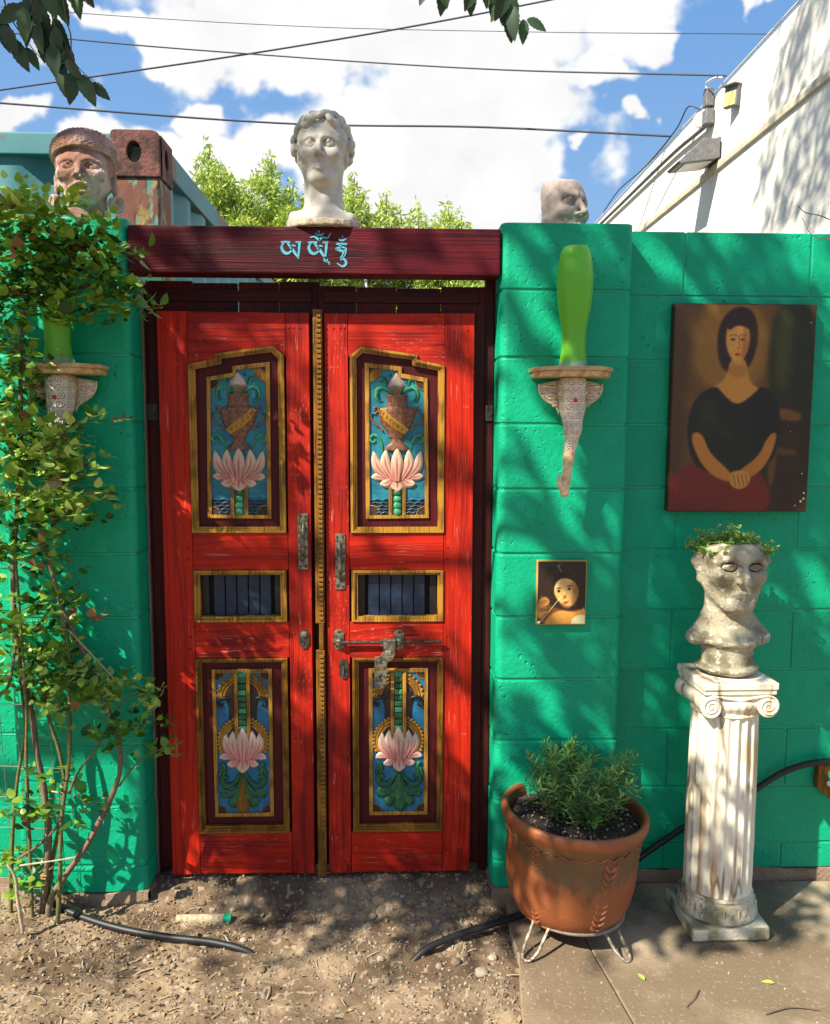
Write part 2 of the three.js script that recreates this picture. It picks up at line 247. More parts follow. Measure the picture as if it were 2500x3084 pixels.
M.terracotta = (() => { const t = tex(768, 512, 0.66, (u, v) => { const a = fb(u, v, 6, 6, 5, 191), b = fb(u, v, 80, 70, 2, 192); let c = mixc([0.21, 0.058, 0.02], [0.33, 0.1, 0.032], a); c = mixc(c, [0.24, 0.1, 0.04], sm(0.58, 0.72, fb(u, v, 26, 5, 4, 194)) * 0.35); return c.concat(0.5 * a + 0.5 * b); }, 0.5); return new THREE.MeshPhysicalMaterial({ ...t, bumpScale: 0.0018, roughness: 0.52, vertexColors: true }); })();
M.terraStain = mottled(0.1, 195, [0.14, 0.055, 0.022], [0.27, 0.13, 0.05], 6, { roughness: 0.75 });
M.soil = (() => { const t = tex(512, 512, 0.2, (u, v) => { const a = fb(u, v, 20, 20, 4, 201), w = sm(0.82, 0.88, vn(u * 60, v * 60, 60, 60, 202)), b = sm(0.6, 0.8, fb(u, v, 30, 30, 2, 203)); return mixc(mixc([0.012, 0.008, 0.006], [0.06, 0.04, 0.026], a), [0.3, 0.24, 0.17], w * 0.7).concat(a + 0.5 * b); }); return std({ ...t, bumpScale: 0.012, roughness: 1 }); })();
M.dirt = (() => { const t = tex(1024, 1024, 1.1, (u, v) => { const a = fb(u, v, 7, 7, 6, 211), b = fb(u, v, 110, 110, 3, 212), p = sm(0.74, 0.84, vn(u * 90, v * 90, 90, 90, 213)), l = sm(0.62, 0.75, fb(u, v, 60, 60, 2, 214)); let c = mixc([0.1, 0.063, 0.037], [0.29, 0.21, 0.135], sm(0.35, 0.72, a)); c = mixc(c, [0.1, 0.06, 0.035], sm(0.55, 0.8, b) * 0.6); c = mixc(c, [0.42, 0.34, 0.25], p * 0.5); c = mixc(c, [0.3, 0.22, 0.11], l * sm(0.5, 0.65, a) * 0.3); return c.concat(0.4 * a + 0.5 * b + 0.12 * p); }); return std({ ...t, bumpScale: 0.006, roughness: 1 }); })();
M.concrete = (() => { const t = tex(1024, 1024, 1.2, (u, v) => { const a = fb(u, v, 5, 5, 6, 221), b = fb(u, v, 200, 200, 2, 222), g = sm(0.8, 0.9, vn(u * 170, v * 170, 170, 170, 223)), st = sm(0.5, 0.75, fb(u, v, 3, 4, 5, 224)); let c = mixc([0.16, 0.115, 0.072], [0.36, 0.28, 0.19], sm(0.3, 0.7, a)); c = mixc(c, [0.15, 0.1, 0.06], st * 0.5); c = mixc(c, [0.5, 0.42, 0.33], g * 0.22); return c.concat(0.4 * a + 0.4 * b + 0.05 * g); }); return std({ ...t, bumpScale: 0.0028, roughness: 0.95 }); })();
M.stucco = (() => { const t = tex(512, 512, 1.2, (u, v) => { const a = fb(u, v, 5, 5, 5, 231), b = fb(u, v, 60, 60, 3, 232); return mixc([0.66, 0.63, 0.57], [0.76, 0.74, 0.69], a).concat(0.3 * a + 0.7 * b); }); return std({ ...t, bumpScale: 0.003, roughness: 0.95 }); })();
M.cont = (() => { const t = tex(512, 512, 1.1, (u, v) => { const a = fb(u, v, 5, 5, 5, 241), ru = sm(0.6, 0.72, fb(u, v, 10, 7, 5, 242)); return mixc(mixc([0.02, 0.13, 0.17], [0.06, 0.24, 0.27], a), [0.16, 0.06, 0.03], ru * 0.8).concat(a + ru * 0.5); }); return std({ ...t, bumpScale: 0.002, roughness: 0.6 }); })();
M.rust = (() => { const t = tex(512, 512, 0.4, (u, v) => { const a = fb(u, v, 7, 5, 5, 251), g = sm(0.47, 0.56, fb(u, v, 6, 3, 5, 252)), y = sm(0.48, 0.56, fb(u, v, 5, 3, 5, 253)); let c = mixc([0.05, 0.02, 0.016], [0.2, 0.075, 0.05], a); c = mixc(c, [0.3, 0.24, 0.08], g * 0.75); c = mixc(c, [0.06, 0.22, 0.2], g * y * 0.9); return c.concat(a - g * 0.4); }); return std({ ...t, bumpScale: 0.005, roughness: 0.8 }); })();
M.rustDark = mottled(0.2, 255, [0.03, 0.012, 0.012], [0.16, 0.06, 0.05], 5, { roughness: 0.85, bumpScale: 0.004 });
M.leaf = [[0.1, 0.22, 0.02], [0.24, 0.4, 0.045], [0.5, 0.62, 0.15], [0.03, 0.1, 0.018]].map((c, i) => new THREE.MeshPhysicalMaterial({ color: lin(...c), roughness: 0.4, transmission: 0.38, thickness: 0, side: THREE.DoubleSide, specularIntensity: 0.6 }));
M.dryLeaf = [[0.22, 0.1, 0.04], [0.3, 0.17, 0.06]].map((c) => std({ color: lin(...c), roughness: 0.8, side: THREE.DoubleSide }));
M.treeLeaf = [[0.42, 0.54, 0.07], [0.52, 0.58, 0.07], [0.3, 0.45, 0.07]].map((c) => new THREE.MeshPhysicalMaterial({ color: lin(...c), roughness: 0.7, transmission: 0.45, thickness: 0, side: THREE.DoubleSide }));
M.elmLeaf = [[0.02, 0.055, 0.022], [0.035, 0.085, 0.025]].map((c) => new THREE.MeshPhysicalMaterial({ color: lin(...c), roughness: 0.5, transmission: 0.2, thickness: 0, side: THREE.DoubleSide }));
M.herb = [[0.1, 0.24, 0.06], [0.17, 0.34, 0.06], [0.32, 0.5, 0.1]].map((c) => new THREE.MeshPhysicalMaterial({ color: lin(...c), roughness: 0.6, transmission: 0.25, thickness: 0, side: THREE.DoubleSide }));
M.bark = (() => { const t = tex(256, 256, 0.12, (u, v) => { const a = fb(u, v, 14, 4, 4, 261); return mixc([0.07, 0.04, 0.025], [0.24, 0.17, 0.11], a).concat(a); }); return std({ ...t, bumpScale: 0.002, roughness: 0.95 }); })();
M.stem = mottled(0.05, 265, [0.08, 0.09, 0.025], [0.17, 0.15, 0.05], 6, { roughness: 0.7 });
M.hose = std({ color: lin(0.012, 0.013, 0.015), roughness: 0.5 });
M.wire = std({ color: lin(0.035, 0.04, 0.06), roughness: 0.7 });
M.steel = mottled(0.05, 271, [0.1, 0.07, 0.05], [0.5, 0.44, 0.34], 5, { roughness: 0.6, metalness: 0.2 });
M.grey = mottled(0.1, 275, [0.11, 0.11, 0.12], [0.18, 0.18, 0.19], 5, { roughness: 0.6 });
M.white = mottled(0.1, 276, [0.55, 0.55, 0.54], [0.65, 0.65, 0.63], 5, { roughness: 0.5 });
M.pebble = [[0.24, 0.19, 0.135], [0.33, 0.28, 0.22], [0.16, 0.115, 0.075]].map((c) => std({ color: lin(...c), roughness: 0.95 }));
// ------------------------------------------------------------------ ground
const SLAB = 0.012;
const groundH = (x, z) => {
  let h = -0.006 + 0.018 * F3(x * 3, 1.3, z * 3, 4);
  h += 0.05 * sm(0.06, -0.1, z) * sm(0.5, 0.3, x) * sm(-0.95, -0.75, x); // earth heaped under the gate
  h += 0.045 * Math.exp(-(((x + 1.1) / 0.22) ** 2 + ((z - 0.12) / 0.16) ** 2)) + 0.018 * sm(-0.3, -0.9, x) * sm(0.1, 0.5, z);
  h += 0.01 * P3(x * 14, 5, z * 14) + 0.006 * P3(x * 33, 2, z * 33);
  if (x > 0.33) { const e = sm(0.33, 0.42, x) * sm(-0.1, -0.03, z); h = lerp(h, -0.03, e); }
  return h;
};
{
  const xs = [], zs = []; for (let x = -2.2; x <= 2.201; x += 0.011) xs.push(x); for (let z = -0.7; z <= 1.501; z += 0.011) zs.push(z);
  const far = [2.6, 3.5, 5, 9, 16, 30, 60, 120]; const X = [...far.map((d) => -d).reverse(), ...xs, ...far], Z = [...[-120, -60, -30, -16, -9, -5, -2.5, -1.2], ...zs, 1.8, 2.3, 3, 4, 6, 10, 20, 50, 120];
  const g = patch(X.length - 1, Z.length - 1, (u, v) => { const x = X[Math.round(u * (X.length - 1))], z = Z[Z.length - 1 - Math.round(v * (Z.length - 1))]; return [x, groundH(x, z), z]; }, null, (u, v, p) => [p[0], p[2]]);
  setting('ground', g, M.dirt, 'dry brown earth with grit and small stones before the gate');
}
{ // pavement slab with a worn, earth-lapped edge
  const L = []; for (let i = 0; i <= 26; i++) { const z = lerp(-0.085, 3.2, i / 26); L.push([0.385 + 0.014 * P3(z * 9, 1, 2) - 0.04 * sm(0.2, 0.7, z), -z]); }
  const cut = (z) => 0.61 + 0.12 * (z - 0.3), cl = []; for (let i = 0; i <= 26; i++) { const z = lerp(-0.085, 3.2, i / 26); cl.push([cut(z), -z]); }
  const slabs = [extrude([...L, ...cl.map(([x, y]) => [x - 0.0025, y]).reverse()], 0.1, 0.004, 2), extrude([...cl.map(([x, y]) => [x + 0.0025, y]), [9, -3.2], [9, 0.085]], 0.1, 0.004, 2)].map((s) => s.rotateX(-Math.PI / 2).translate(0, SLAB - 0.1, 0));
  const slab = setting('pavement', uvBox(merge(slabs)), M.concrete, 'worn concrete pavement under the clay pot and the white column');
}
// ------------------------------------------------------------------ block walls and pillars
const J0 = 0.1436, CH = 0.2032, TOP = 2.1756;
function roundRect(w, d, r) { const s = new THREE.Shape(), x = w / 2, y = d / 2; s.moveTo(-x + r, -y); s.lineTo(x - r, -y); s.absarc(x - r, -y + r, r, -Math.PI / 2, 0); s.lineTo(x, y - r); s.absarc(x - r, y - r, r, 0, Math.PI / 2); s.lineTo(-x + r, y); s.absarc(-x + r, y - r, r, Math.PI / 2, Math.PI); s.lineTo(-x, -y + r); s.absarc(-x + r, -y + r, r, Math.PI, Math.PI * 1.5); return s; }
function pillar(cx, label, lean) {
  const t = thing('block_pillar', label, 'pillar', [cx, 0, -0.2], 'green block pillars beside the gate');
  for (let k = -1; k < 10; k++) {
    const y0 = k < 0 ? 0.05 : J0 + k * CH, y1 = k < 0 ? J0 : y0 + CH, h = y1 - y0 - 0.007;
    const g = new THREE.ExtrudeGeometry(roundRect(0.404 - 0.008, 0.4 - 0.008, 0.021), { depth: h - 0.008, bevelEnabled: true, bevelSize: 0.004, bevelThickness: 0.004, bevelSegments: 2, curveSegments: 8 });
    g.rotateX(-Math.PI / 2).translate(0, y0 + 0.0035 + 0.004, 0); if (k === 9) g.translate(0, 0, 0);
    const u = uvBox(g, false, R(0, 3), R(0, 3)); u.translate(R(-0.0012, 0.0012) , 0, R(-0.0012, 0.0012)); mesh('concrete_block', u, M.paint, t);
  }
  mesh('mortar_core', uvBox(rbox(0.396, TOP - 0.07, 0.392, 0.02)).translate(0, (TOP + 0.05) / 2, 0), M.paintSmooth, t);
  footing(t, -0.206, 0.206, 0.2, 0.05);
  mesh('footing_side', uvBox(new THREE.BoxGeometry(0.412, 0.16, 0.4)).translate(0, -0.032, -0.001), M.bareblock, t);
  return t;
}
function footing(t, x0, x1, z, h) { const n = Math.ceil((x1 - x0) / 0.02), p = []; for (let i = 0; i <= n; i++) { const x = lerp(x0, x1, i / n); p.push([x, h + 0.016 * P3(x * 11, z * 3 + x0, 4) + 0.007 * P3(x * 40, 3, 1)]); } p.push([x1, -0.1], [x0, -0.1]); mesh('footing', uvBox(extrude(p, 0.03)).translate(0, 0, z - 0.026), M.bareblock, t); }
const PL = pillar(-0.981, 'green block pillar at the left end of the gate, half hidden by the climbing rose', 0);
const PR = pillar(0.545, 'green block pillar right of the gate carrying a green vase on a shelf and a small portrait', 0);
{ // bare, unpainted cement edge on the inner flank of the left pillar
  const p = []; for (let i = 0; i <= 60; i++) { const y = 0.03 + i * 0.033; p.push([0.128 + 0.006 * P3(y * 9, 2, 1) + (i % 6 === 3 ? -0.01 : 0), y]); } p.push([0.2, 2.01], [0.2, 0.0]);
  const g = extrude(p, 0.006); g.rotateY(Math.PI / 2).translate(0.2005, 0, 0.2); mesh('bare_edge', uvBox(g), M.bareblock, PL);
}
function wall(x0, x1, joint, label, zf = -0.1) {
  const t = thing('block_wall', label, 'wall', [0, 0, zf], 'green block walls beside the gate pillars');
  for (let k = -1; k < 10; k++) {
    const y0 = k < 0 ? 0.05 : J0 + k * CH, y1 = k < 0 ? J0 : y0 + CH; const off = joint + ((k & 1) ? 0.2032 : 0);
    for (let x = off - Math.ceil((off - x0) / 0.4064) * 0.4064; x < x1; x += 0.4064) {
      const a = Math.max(x, x0), b = Math.min(x + 0.4064, x1); if (b - a < 0.02) continue;
      const g = uvBox(rbox(b - a - 0.005, y1 - y0 - 0.006, 0.19, 0.004, 2), false, R(0, 3), R(0, 3)); g.translate((a + b) / 2, (y0 + y1) / 2, -0.095 + R(-0.001, 0.001)); mesh('concrete_block', g, M.paint, t);
    }
  }
  mesh('mortar_core', uvBox(new THREE.BoxGeometry(x1 - x0 - 0.004, TOP - 0.06, 0.18)).translate((x0 + x1) / 2, (TOP + 0.048) / 2, -0.0935), M.paintSmooth, t);
  footing(t, x0, x1, 0.0, 0.052);
  mesh('footing_side', uvBox(new THREE.BoxGeometry(x1 - x0, 0.15, 0.19)).translate((x0 + x1) / 2, -0.028, -0.096), M.bareblock, t);
}
wall(0.749, 4.2, 0.941 + 0.2032, 'green block wall behind the white column, carrying the large portrait');
wall(-4.4, -1.185, -1.5, 'green block wall behind the climbing rose at the left');
// ------------------------------------------------------------------ the gate
// a leaf, petal or scroll in relief: spine points, half-width along it, height of the belly, depth of the middle crease
function relief(spine, wid, H, { z = 0, crease = 0, lift = 0, nt = 12, ns = 6, col, pow = 0.6, pinch = 1 } = {}) {
  const cv = new THREE.CatmullRomCurve3(spine.map((p) => V(p[0], p[1], 0)));
  const P = []; for (let i = 0; i <= nt; i++) { const t = i / nt, q = cv.getPoint(t), d = cv.getTangent(t); P.push([q, d]); }
  return patch(ns, nt, (u, v) => { const [q, d] = P[Math.round(v * nt)], s = u * 2 - 1, w = wid(v); const h = H * Math.pow(Math.max(0, 1 - s * s), pow) * Math.min(1, Math.sqrt(Math.max(w, 0) / 0.006) * pinch) - crease * Math.exp(-((s / 0.2) ** 2)) + lift * v; return [q.x - d.y * s * -w, q.y + d.x * s * -w, z + h]; }, col ? (u, v) => col(v, u * 2 - 1) : null);
}
const taper = (w, p = 0.8) => (t) => w * Math.pow(Math.max(0, Math.sin(Math.PI * Math.min(1, t * 0.92 + 0.08))), p);
const petalW = (w) => (t) => w * (t < 0.5 ? 0.55 + 0.45 * Math.sin(Math.PI * t) : Math.pow(Math.max(0, Math.cos((t - 0.5) * Math.PI)), 0.75));
const flip = (g) => { g = g.index ? g.toNonIndexed() : g; for (const n of Object.keys(g.attributes)) { const a = g.attributes[n], k = a.itemSize; for (let i = 0; i < a.count; i += 3) for (let c = 0; c < k; c++) { const x = a.array[(i + 1) * k + c]; a.array[(i + 1) * k + c] = a.array[(i + 2) * k + c]; a.array[(i + 2) * k + c] = x; } } return g; };
const font = await new FontLoader().loadAsync('fonts/droid/droid_sans_regular.typeface.json');
function stroke(pts, d = 0.0012, n = 26) { // brush stroke [x, y, half-width]
  const cv = new THREE.CatmullRomCurve3(pts.map((p) => V(p[0], p[1], 0)), false, 'centripetal'), A = [], B = [];
  for (let i = 0; i <= n; i++) { const t = i / n, q = cv.getPoint(t), e = cv.getTangent(t), f = t * (pts.length - 1), k = Math.min(pts.length - 2, Math.floor(f)), w = lerp(pts[k][2], pts[k + 1][2], f - k); A.push([q.x - e.y * w, q.y + e.x * w, 0], [q.x - e.y * w, q.y + e.x * w, d]); B.push([q.x + e.y * w, q.y - e.x * w, 0], [q.x + e.y * w, q.y - e.x * w, d]); }
  const p = [], tri = (a, b, c) => p.push(...a, ...b, ...c), quad = (a, b, c, e) => { tri(a, b, c); tri(a, c, e); };
  for (let i = 0; i < n; i++) { const a0 = A[2 * i], a1 = A[2 * i + 1], b0 = B[2 * i], b1 = B[2 * i + 1], c0 = A[2 * i + 2], c1 = A[2 * i + 3], e0 = B[2 * i + 2], e1 = B[2 * i + 3]; quad(b1, e1, c1, a1); quad(a0, a1, c1, c0); quad(b0, e0, e1, b1); }
  const g = new THREE.BufferGeometry(); g.setAttribute('position', new THREE.Float32BufferAttribute(p, 3)); g.computeVertexNormals(); return uvBox(g);
}
{ // lintel with three painted syllables
  const t = thing('lintel_beam', 'dark red timber beam over the gate with three pale blue painted syllables', 'beam', [-0.2185, 2.0825, -0.0445]);
  const g = rbox(1.118, 0.139, 0.089, 0.006, 3); mesh('timber', uvBox(g, true), M.beam, t);
  const k = 0.000415, L = (x, y, w) => [(x - 320) * k, (1268 - y) * k * 1.02, w * k], s = (a) => stroke(a.map((q) => L(...q)));
  const glyph = (list) => mesh('syllable', merge(list.map(s)).translate(-0.0055 + 0.0, 0.002, 0.0447), M.script, t);
  const aa = (o) => [[[84, 1219, 5], [110, 1216, 7], [152, 1218, 7]], [[106, 1222, 5], [90, 1248, 9], [98, 1278, 11], [125, 1296, 10], [152, 1284, 7], [166, 1258, 4], [158, 1236, 3]], [[128, 1222, 5], [158, 1256, 10], [186, 1294, 10], [206, 1322, 5]], [[150, 1252, 3], [172, 1240, 7], [192, 1246, 4]], [[190, 1217, 6], [231, 1217, 6]], [[218, 1217, 9], [215, 1262, 9], [211, 1300, 7], [208, 1333, 3]]].map((q) => q.map(([x, y, w]) => [x + o, y, w]));
  glyph(aa(0));
  glyph([...aa(195), [[402, 1316, 7], [398, 1340, 8], [414, 1346, 6], [420, 1330, 4]], [[404, 1352, 3], [428, 1354, 6], [434, 1372, 3]], [[293, 1184, 3], [326, 1178, 6], [352, 1194, 9], [368, 1200, 8]], [[360, 1200, 8], [384, 1182, 7], [420, 1186, 6], [444, 1150, 3]], [[330, 1152, 3], [346, 1164, 6], [362, 1166, 7], [382, 1162, 6], [394, 1150, 3]], [[352, 1143, 8], [364, 1143, 8]]]);
  glyph([[[482, 1226, 7], [562, 1226, 7]], [[508, 1230, 8], [520, 1246, 7], [552, 1252, 5]], [[522, 1246, 5], [496, 1256, 9], [476, 1262, 6]], [[476, 1264, 5], [510, 1270, 9], [536, 1282, 10], [530, 1306, 8], [512, 1326, 6]], [[552, 1252, 7], [549, 1284, 8], [536, 1312, 7], [518, 1334, 5]], [[512, 1336, 6], [534, 1330, 7], [550, 1342, 9], [552, 1364, 9], [530, 1382, 7], [508, 1372, 5], [488, 1360, 3]], [[498, 1190, 3], [514, 1200, 7], [534, 1200, 7], [556, 1188, 3]], [[524, 1177, 7], [534, 1177, 7]]]);
}
for (const [x, w, h, z, l] of [[-0.757, 0.042, 2.0, -0.165, 'dark maroon gate post against the left green pillar'], [0.327, 0.03, 2.046, -0.155, 'dark maroon gate post against the right green pillar']]) { const t = thing('gate_post', l, 'post', [x, 0, z], 'maroon gate posts'); mesh('timber', uvBox(rbox(w, h, 0.05, 0.004)).translate(0, h / 2 + 0.0, 0), M.maroonDark, t); const g = uvBox(rbox(w * 0.8, 0.05, 0.006, 0.002)); mesh('hinge_leaf', g.translate(0, 1.6, 0.028), M.ironDark, t); }

function makeDoor(side) { // drawn for the right door; the left one mirrors every shape
  const left = side < 0, ROT = left ? 0.0016 : 0.0026;
  const t = thing('carved_door', left ? 'left red gate door with carved vase and lotus panels, bolt keeper and gold dentil strip' : 'right red gate door with a WELCOME vase carving, sliding bolt and hasp', 'door', left ? [-0.474, 0.058, -0.09] : [0.0407, 0.058, -0.09], 'carved red gate doors');
  t.rotation.z = ROT; t.scale.setScalar(0.9816);
  const ox = left ? -0.45 + 0.483 : -0.0415;
  const put = (g, keep) => { if (left) { if (keep) return g.translate(0.483, -0.03, 0); g = g.scale(-1, 1, 1); g = flip(g); } return g.translate(ox, -0.03, 0); };
  const add = (n, g, m, p = t, keep = false, l) => mesh(n, put(g, keep), m, p, l);
  const board = (x0, x1, y0, y1, swap, m, zt = 0, d = 0.042) => { const g = uvBox(rbox(x1 - x0, y1 - y0, d, 0.0025), swap, R(0, 3), R(0, 3)); return g.translate((x0 + x1) / 2, (y0 + y1) / 2, zt - d / 2); };
  // frame of stiles and rails
  add('stile', board(0.1885, 0.283, 0.032, 1.9195, false, 0), M.red); add('stile', board(-0.2005, -0.1245, 0.031, 1.917, false, 0), M.redB);
  const toprail = extrude([[-0.1235, 1.916], [0.1875, 1.919], [0.1875, 1.753], [0.097, 1.7715], [0.1005, 1.787], [-0.083, 1.8115], [-0.1235, 1.779]], 0.04, 0.002, 2).translate(0, 0, -0.0405);
  add('rail', uvBox(toprail, true, R(0, 2), R(0, 2)), M.redB);
  add('rail', board(-0.1235, 0.1875, 1.0845, 1.2085, true, 0, -0.0005), M.red); add('rail', board(-0.1235, 0.1875, 0.7885, 0.9105, true, 0, -0.0005), M.redB); add('rail', board(-0.1235, 0.1875, 0.033, 0.1795, true, 0, -0.0005), M.red);
  for (const [x, y] of [[-0.135, 1.87], [-0.15, 1.87], [0.215, 1.86], [0.262, 1.866], [0.2, 1.16], [0.2, 1.12], [0.2, 0.86], [0.204, 0.82], [-0.14, 0.87], [-0.17, 1.87], [0.2, 0.11], [0.25, 0.11]]) add('peg', new THREE.SphereGeometry(0.0042, 8, 5).scale(1, 1, 0.4).translate(x, y, 0.0004), M.redB);
  // planks of the gate leaf behind
  const cuts = [[-0.232, -0.1], [-0.098, 0.03], [0.034, 0.176], [0.178, 0.329]];
  cuts.forEach(([a, b], i) => add('plank', board(a, b, 0.036, (left ? 2.021 : 2.0095) - 0.003 * ((i * 7) % 3), false, 0, -0.046, 0.02), i & 1 ? M.maroon : M.maroonDark));
  add('batten', board(-0.205, 0.3, 1.955, 1.99, true, 0, -0.0345, 0.011), M.maroonDark);
  // gold mouldings: three stepped rings between an outer and an inner outline
  const ring = (A, B, steps) => merge(steps.map(([a, b, z0, z1]) => { const o = A.map((p, i) => [lerp(p[0], B[i][0], a), lerp(p[1], B[i][1], a)]), n = A.map((p, i) => [lerp(p[0], B[i][0], b), lerp(p[1], B[i][1], b)]); return uvBox(extrude(o, z1 - z0, 0.0013, 2, [n]).translate(0, 0, z0)); }));
  const STEPS = [[0, 0.36, -0.02, 0.0065], [0.34, 0.64, -0.02, 0.0025], [0.62, 1, -0.02, -0.0025]];
  const upO = [[-0.1187, 1.782], [-0.0832, 1.8115], [0.1003, 1.787], [0.097, 1.7715], [0.187, 1.7527], [0.187, 1.2086], [-0.1187, 1.2086]], upI = [[-0.0995, 1.7745], [-0.0776, 1.7935], [0.0828, 1.7718], [0.083, 1.7545], [0.1672, 1.738], [0.1672, 1.2267], [-0.0995, 1.2267]];
  add('gold_moulding', ring(upO, upI, STEPS), M.gold);
  const rect = (x0, x1, y0, y1) => [[x0, y1], [x1, y1], [x1, y0], [x0, y0]];
  add('gold_moulding', ring(rect(-0.1175, 0.1865, 0.911, 1.0842), rect(-0.0985, 0.168, 0.9275, 1.0698), [[0, 0.45, -0.04, 0.006], [0.43, 1, -0.04, -0.001]]), M.gold);
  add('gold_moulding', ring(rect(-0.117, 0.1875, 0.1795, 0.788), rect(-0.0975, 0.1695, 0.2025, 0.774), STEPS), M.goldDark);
  // louvred opening
  const lv = add('louvre', uvBox(new THREE.BoxGeometry(0.266, 0.142, 0.004)).translate(0.0345, 0.9985, -0.041), M.void);
  for (let k = 0; k < 5; k++) { const g = rbox(0.0358, 0.15, 0.007, 0.0028, 3); g.rotateY((k % 2 ? 1 : -1) * 0.05); add('slat', uvBox(g).translate(-0.0545 + k * 0.0383 + 0.0095, 0.9985, -0.0255), M.navy, lv); }
  for (const x of [-0.0865, 0.1545]) add('slat', uvBox(rbox(0.024, 0.15, 0.006, 0.002)).translate(x, 0.9985, -0.029), M.black, lv);
  // ---- upper carved panel
  const Z0 = -0.017, BG = Z0 + 0.0005;
  const up = add('carved_panel', uvBox(extrude(upI.map(([x, y]) => [x + Math.sign(x - 0.03) * 0.004, y + (y > 1.5 ? 0.004 : -0.004)]), 0.006).translate(0, 0, Z0 - 0.006)), M.panel);
  const gb = [[-0.0713, 1.7621], [0.0496, 1.7485], [0.0487, 1.7277], [0.1325, 1.713], [0.1385, 1.2556], [-0.0695, 1.2532]], gi = [[-0.0593, 1.7485], [0.0384, 1.7375], [0.0375, 1.7175], [0.121, 1.7028], [0.1266, 1.266], [-0.0576, 1.2642]];
  add('border', ring(gb, gi, [[0, 1, Z0, Z0 + 0.0065]]), M.gold, up);
  add('ground_field', uvBox(extrude(gi, 0.001).translate(0, 0, Z0 - 0.0006)), M.teal, up);
  const U = (x, y) => [0.0335 + (x - 768) * 0.000379, 1.2556 + (1890 - y) * 0.0003755], U4 = (x, y) => U(428.4 + 0.4277 * x, 571.2 + 0.4277 * y), k4 = 0.4277 * 0.000379;
  const mir4 = (a) => a.map(([x, y]) => [1574 - x, y]), mirU = (a, c = 768) => a.map(([x, y]) => [2 * c - x, y]);
  const vaseP = [[560, 225], [575, 228], [590, 210], [640, 202], [765, 202], [775, 232], [800, 238], [812, 222], [835, 330], [870, 352], [930, 372], [1050, 362], [1130, 335], [1210, 285], [1300, 215], [1385, 150], [1400, 165], [1430, 165], [1445, 120], [1490, 108], [1520, 128], [1545, 134], [1560, 150], [1610, 225], [1660, 250], [1690, 240]];
  add('vase', uvSoft(patch(30, vaseP.length - 1, (u, v) => { const [y, hw] = vaseP[Math.round(v * (vaseP.length - 1))], s = u * 2 - 1, flute = (y > 820 && y < 1390) || (y > 585 && y < 770) ? 0.0016 * Math.abs(Math.cos(s * 1.35 * Math.PI * 2.6)) : 0; const c = U4(787 + hw * s, y); return [c[0], c[1], BG + 0.013 * Math.sqrt(Math.max(0, 1 - s * s)) * (0.55 + hw / 800) + (Math.abs(s) < 0.95 ? flute : 0)]; })), M.vaseWood, up);
  const pathU = (pts, r, z, f = U4, n = 26) => limb(pts.map((p) => [...f(p[0], p[1]), z, p[2] ?? r]), n, 7);
  const hand = [[1125, 905], [1165, 900], [1215, 945], [1300, 962], [1290, 1075], [1200, 1180], [1100, 1250], [1070, 1310]], curl = [[1150, 930], [1150, 870], [1165, 830], [1205, 812], [1243, 838], [1232, 872], [1205, 866]];
  for (const f of [(q) => q, mir4]) add('handle', merge([pathU(f(hand), 0.0028, BG + 0.003), pathU(f(curl), 0.0026, BG + 0.0035)]), M.vaseWood, up);
  { // ribbon across the vase with its word
    const e0 = [[470, 835], [560, 860], [660, 965], [780, 1065], [900, 1160], [1030, 1270]], e1 = [[425, 930], [480, 1025], [570, 1130], [665, 1205], [770, 1275], [930, 1372]];
    const cA = new THREE.CatmullRomCurve3(e0.map((p) => V(...U4(...p)))), cB = new THREE.CatmullRomCurve3(e1.map((p) => V(...U4(...p))));
    const zr = (x) => BG + 0.0145 * Math.sqrt(Math.max(0.1, 1 - ((x - 0.0395) / 0.066) ** 2)) + 0.0016;
    const rib = add('ribbon', patch(6, 20, (u, v) => { const a = cA.getPoint(v), b = cB.getPoint(v), e = Math.abs(u * 2 - 1); return [lerp(a.x, b.x, u), lerp(a.y, b.y, u), zr(lerp(a.x, b.x, u)) - (e > 0.99 ? 0.003 : 0)]; }), M.gold, up);
    const word = [...'WELCOME'], L = [];
    word.forEach((ch, i) => { const g = new TextGeometry(ch, { font, size: 0.0105, depth: 0.0006, curveSegments: 4 }); g.computeBoundingBox(); const b = g.boundingBox; g.translate(-(b.max.x + b.min.x) / 2, -0.0052, 0);
      const s = left ? 1 - (0.09 + i * 0.134) : 0.09 + i * 0.134; const a = cA.getPoint(s), q = cB.getPoint(s), d = cA.getTangent(s); let x = (a.x + q.x) / 2, y = (a.y + q.y) / 2, an = Math.atan2(d.y, d.x); const z = zr(x) + 0.0003; if (left) { x = -0.45 - x; an = -an; } g.rotateZ(an).translate(x, y, z); L.push(g); });
    add('lettering', merge(L), M.goldDark, up, left);
  }
  const cream = [0.74, 0.55, 0.4], rose = [0.4, 0.05, 0.045], wine = [0.22, 0.03, 0.03], pink = [0.7, 0.2, 0.18];
  const petalC = (a, b, amt) => (t, s) => mixc(a, b, clamp((sm(0.9, 0.1, t) * 1.3 - 0.12) * (0.6 + 0.4 * Math.cos(s * 9)) * amt + 0.6 * amt * Math.exp(-((s / 0.13) ** 2)) * sm(0.9, 0.6, t)));
  const petals = (list, f, kx, C) => list.forEach(([b, m, e, w, z, H]) => add('petal', relief([f(...b), f(...m), f(...e)], petalW(w * kx), H ?? 0.005, { z: BG + z, crease: 0.0012, col: C, nt: 14, ns: 8 }), M.petal, up2));
  let up2 = up;
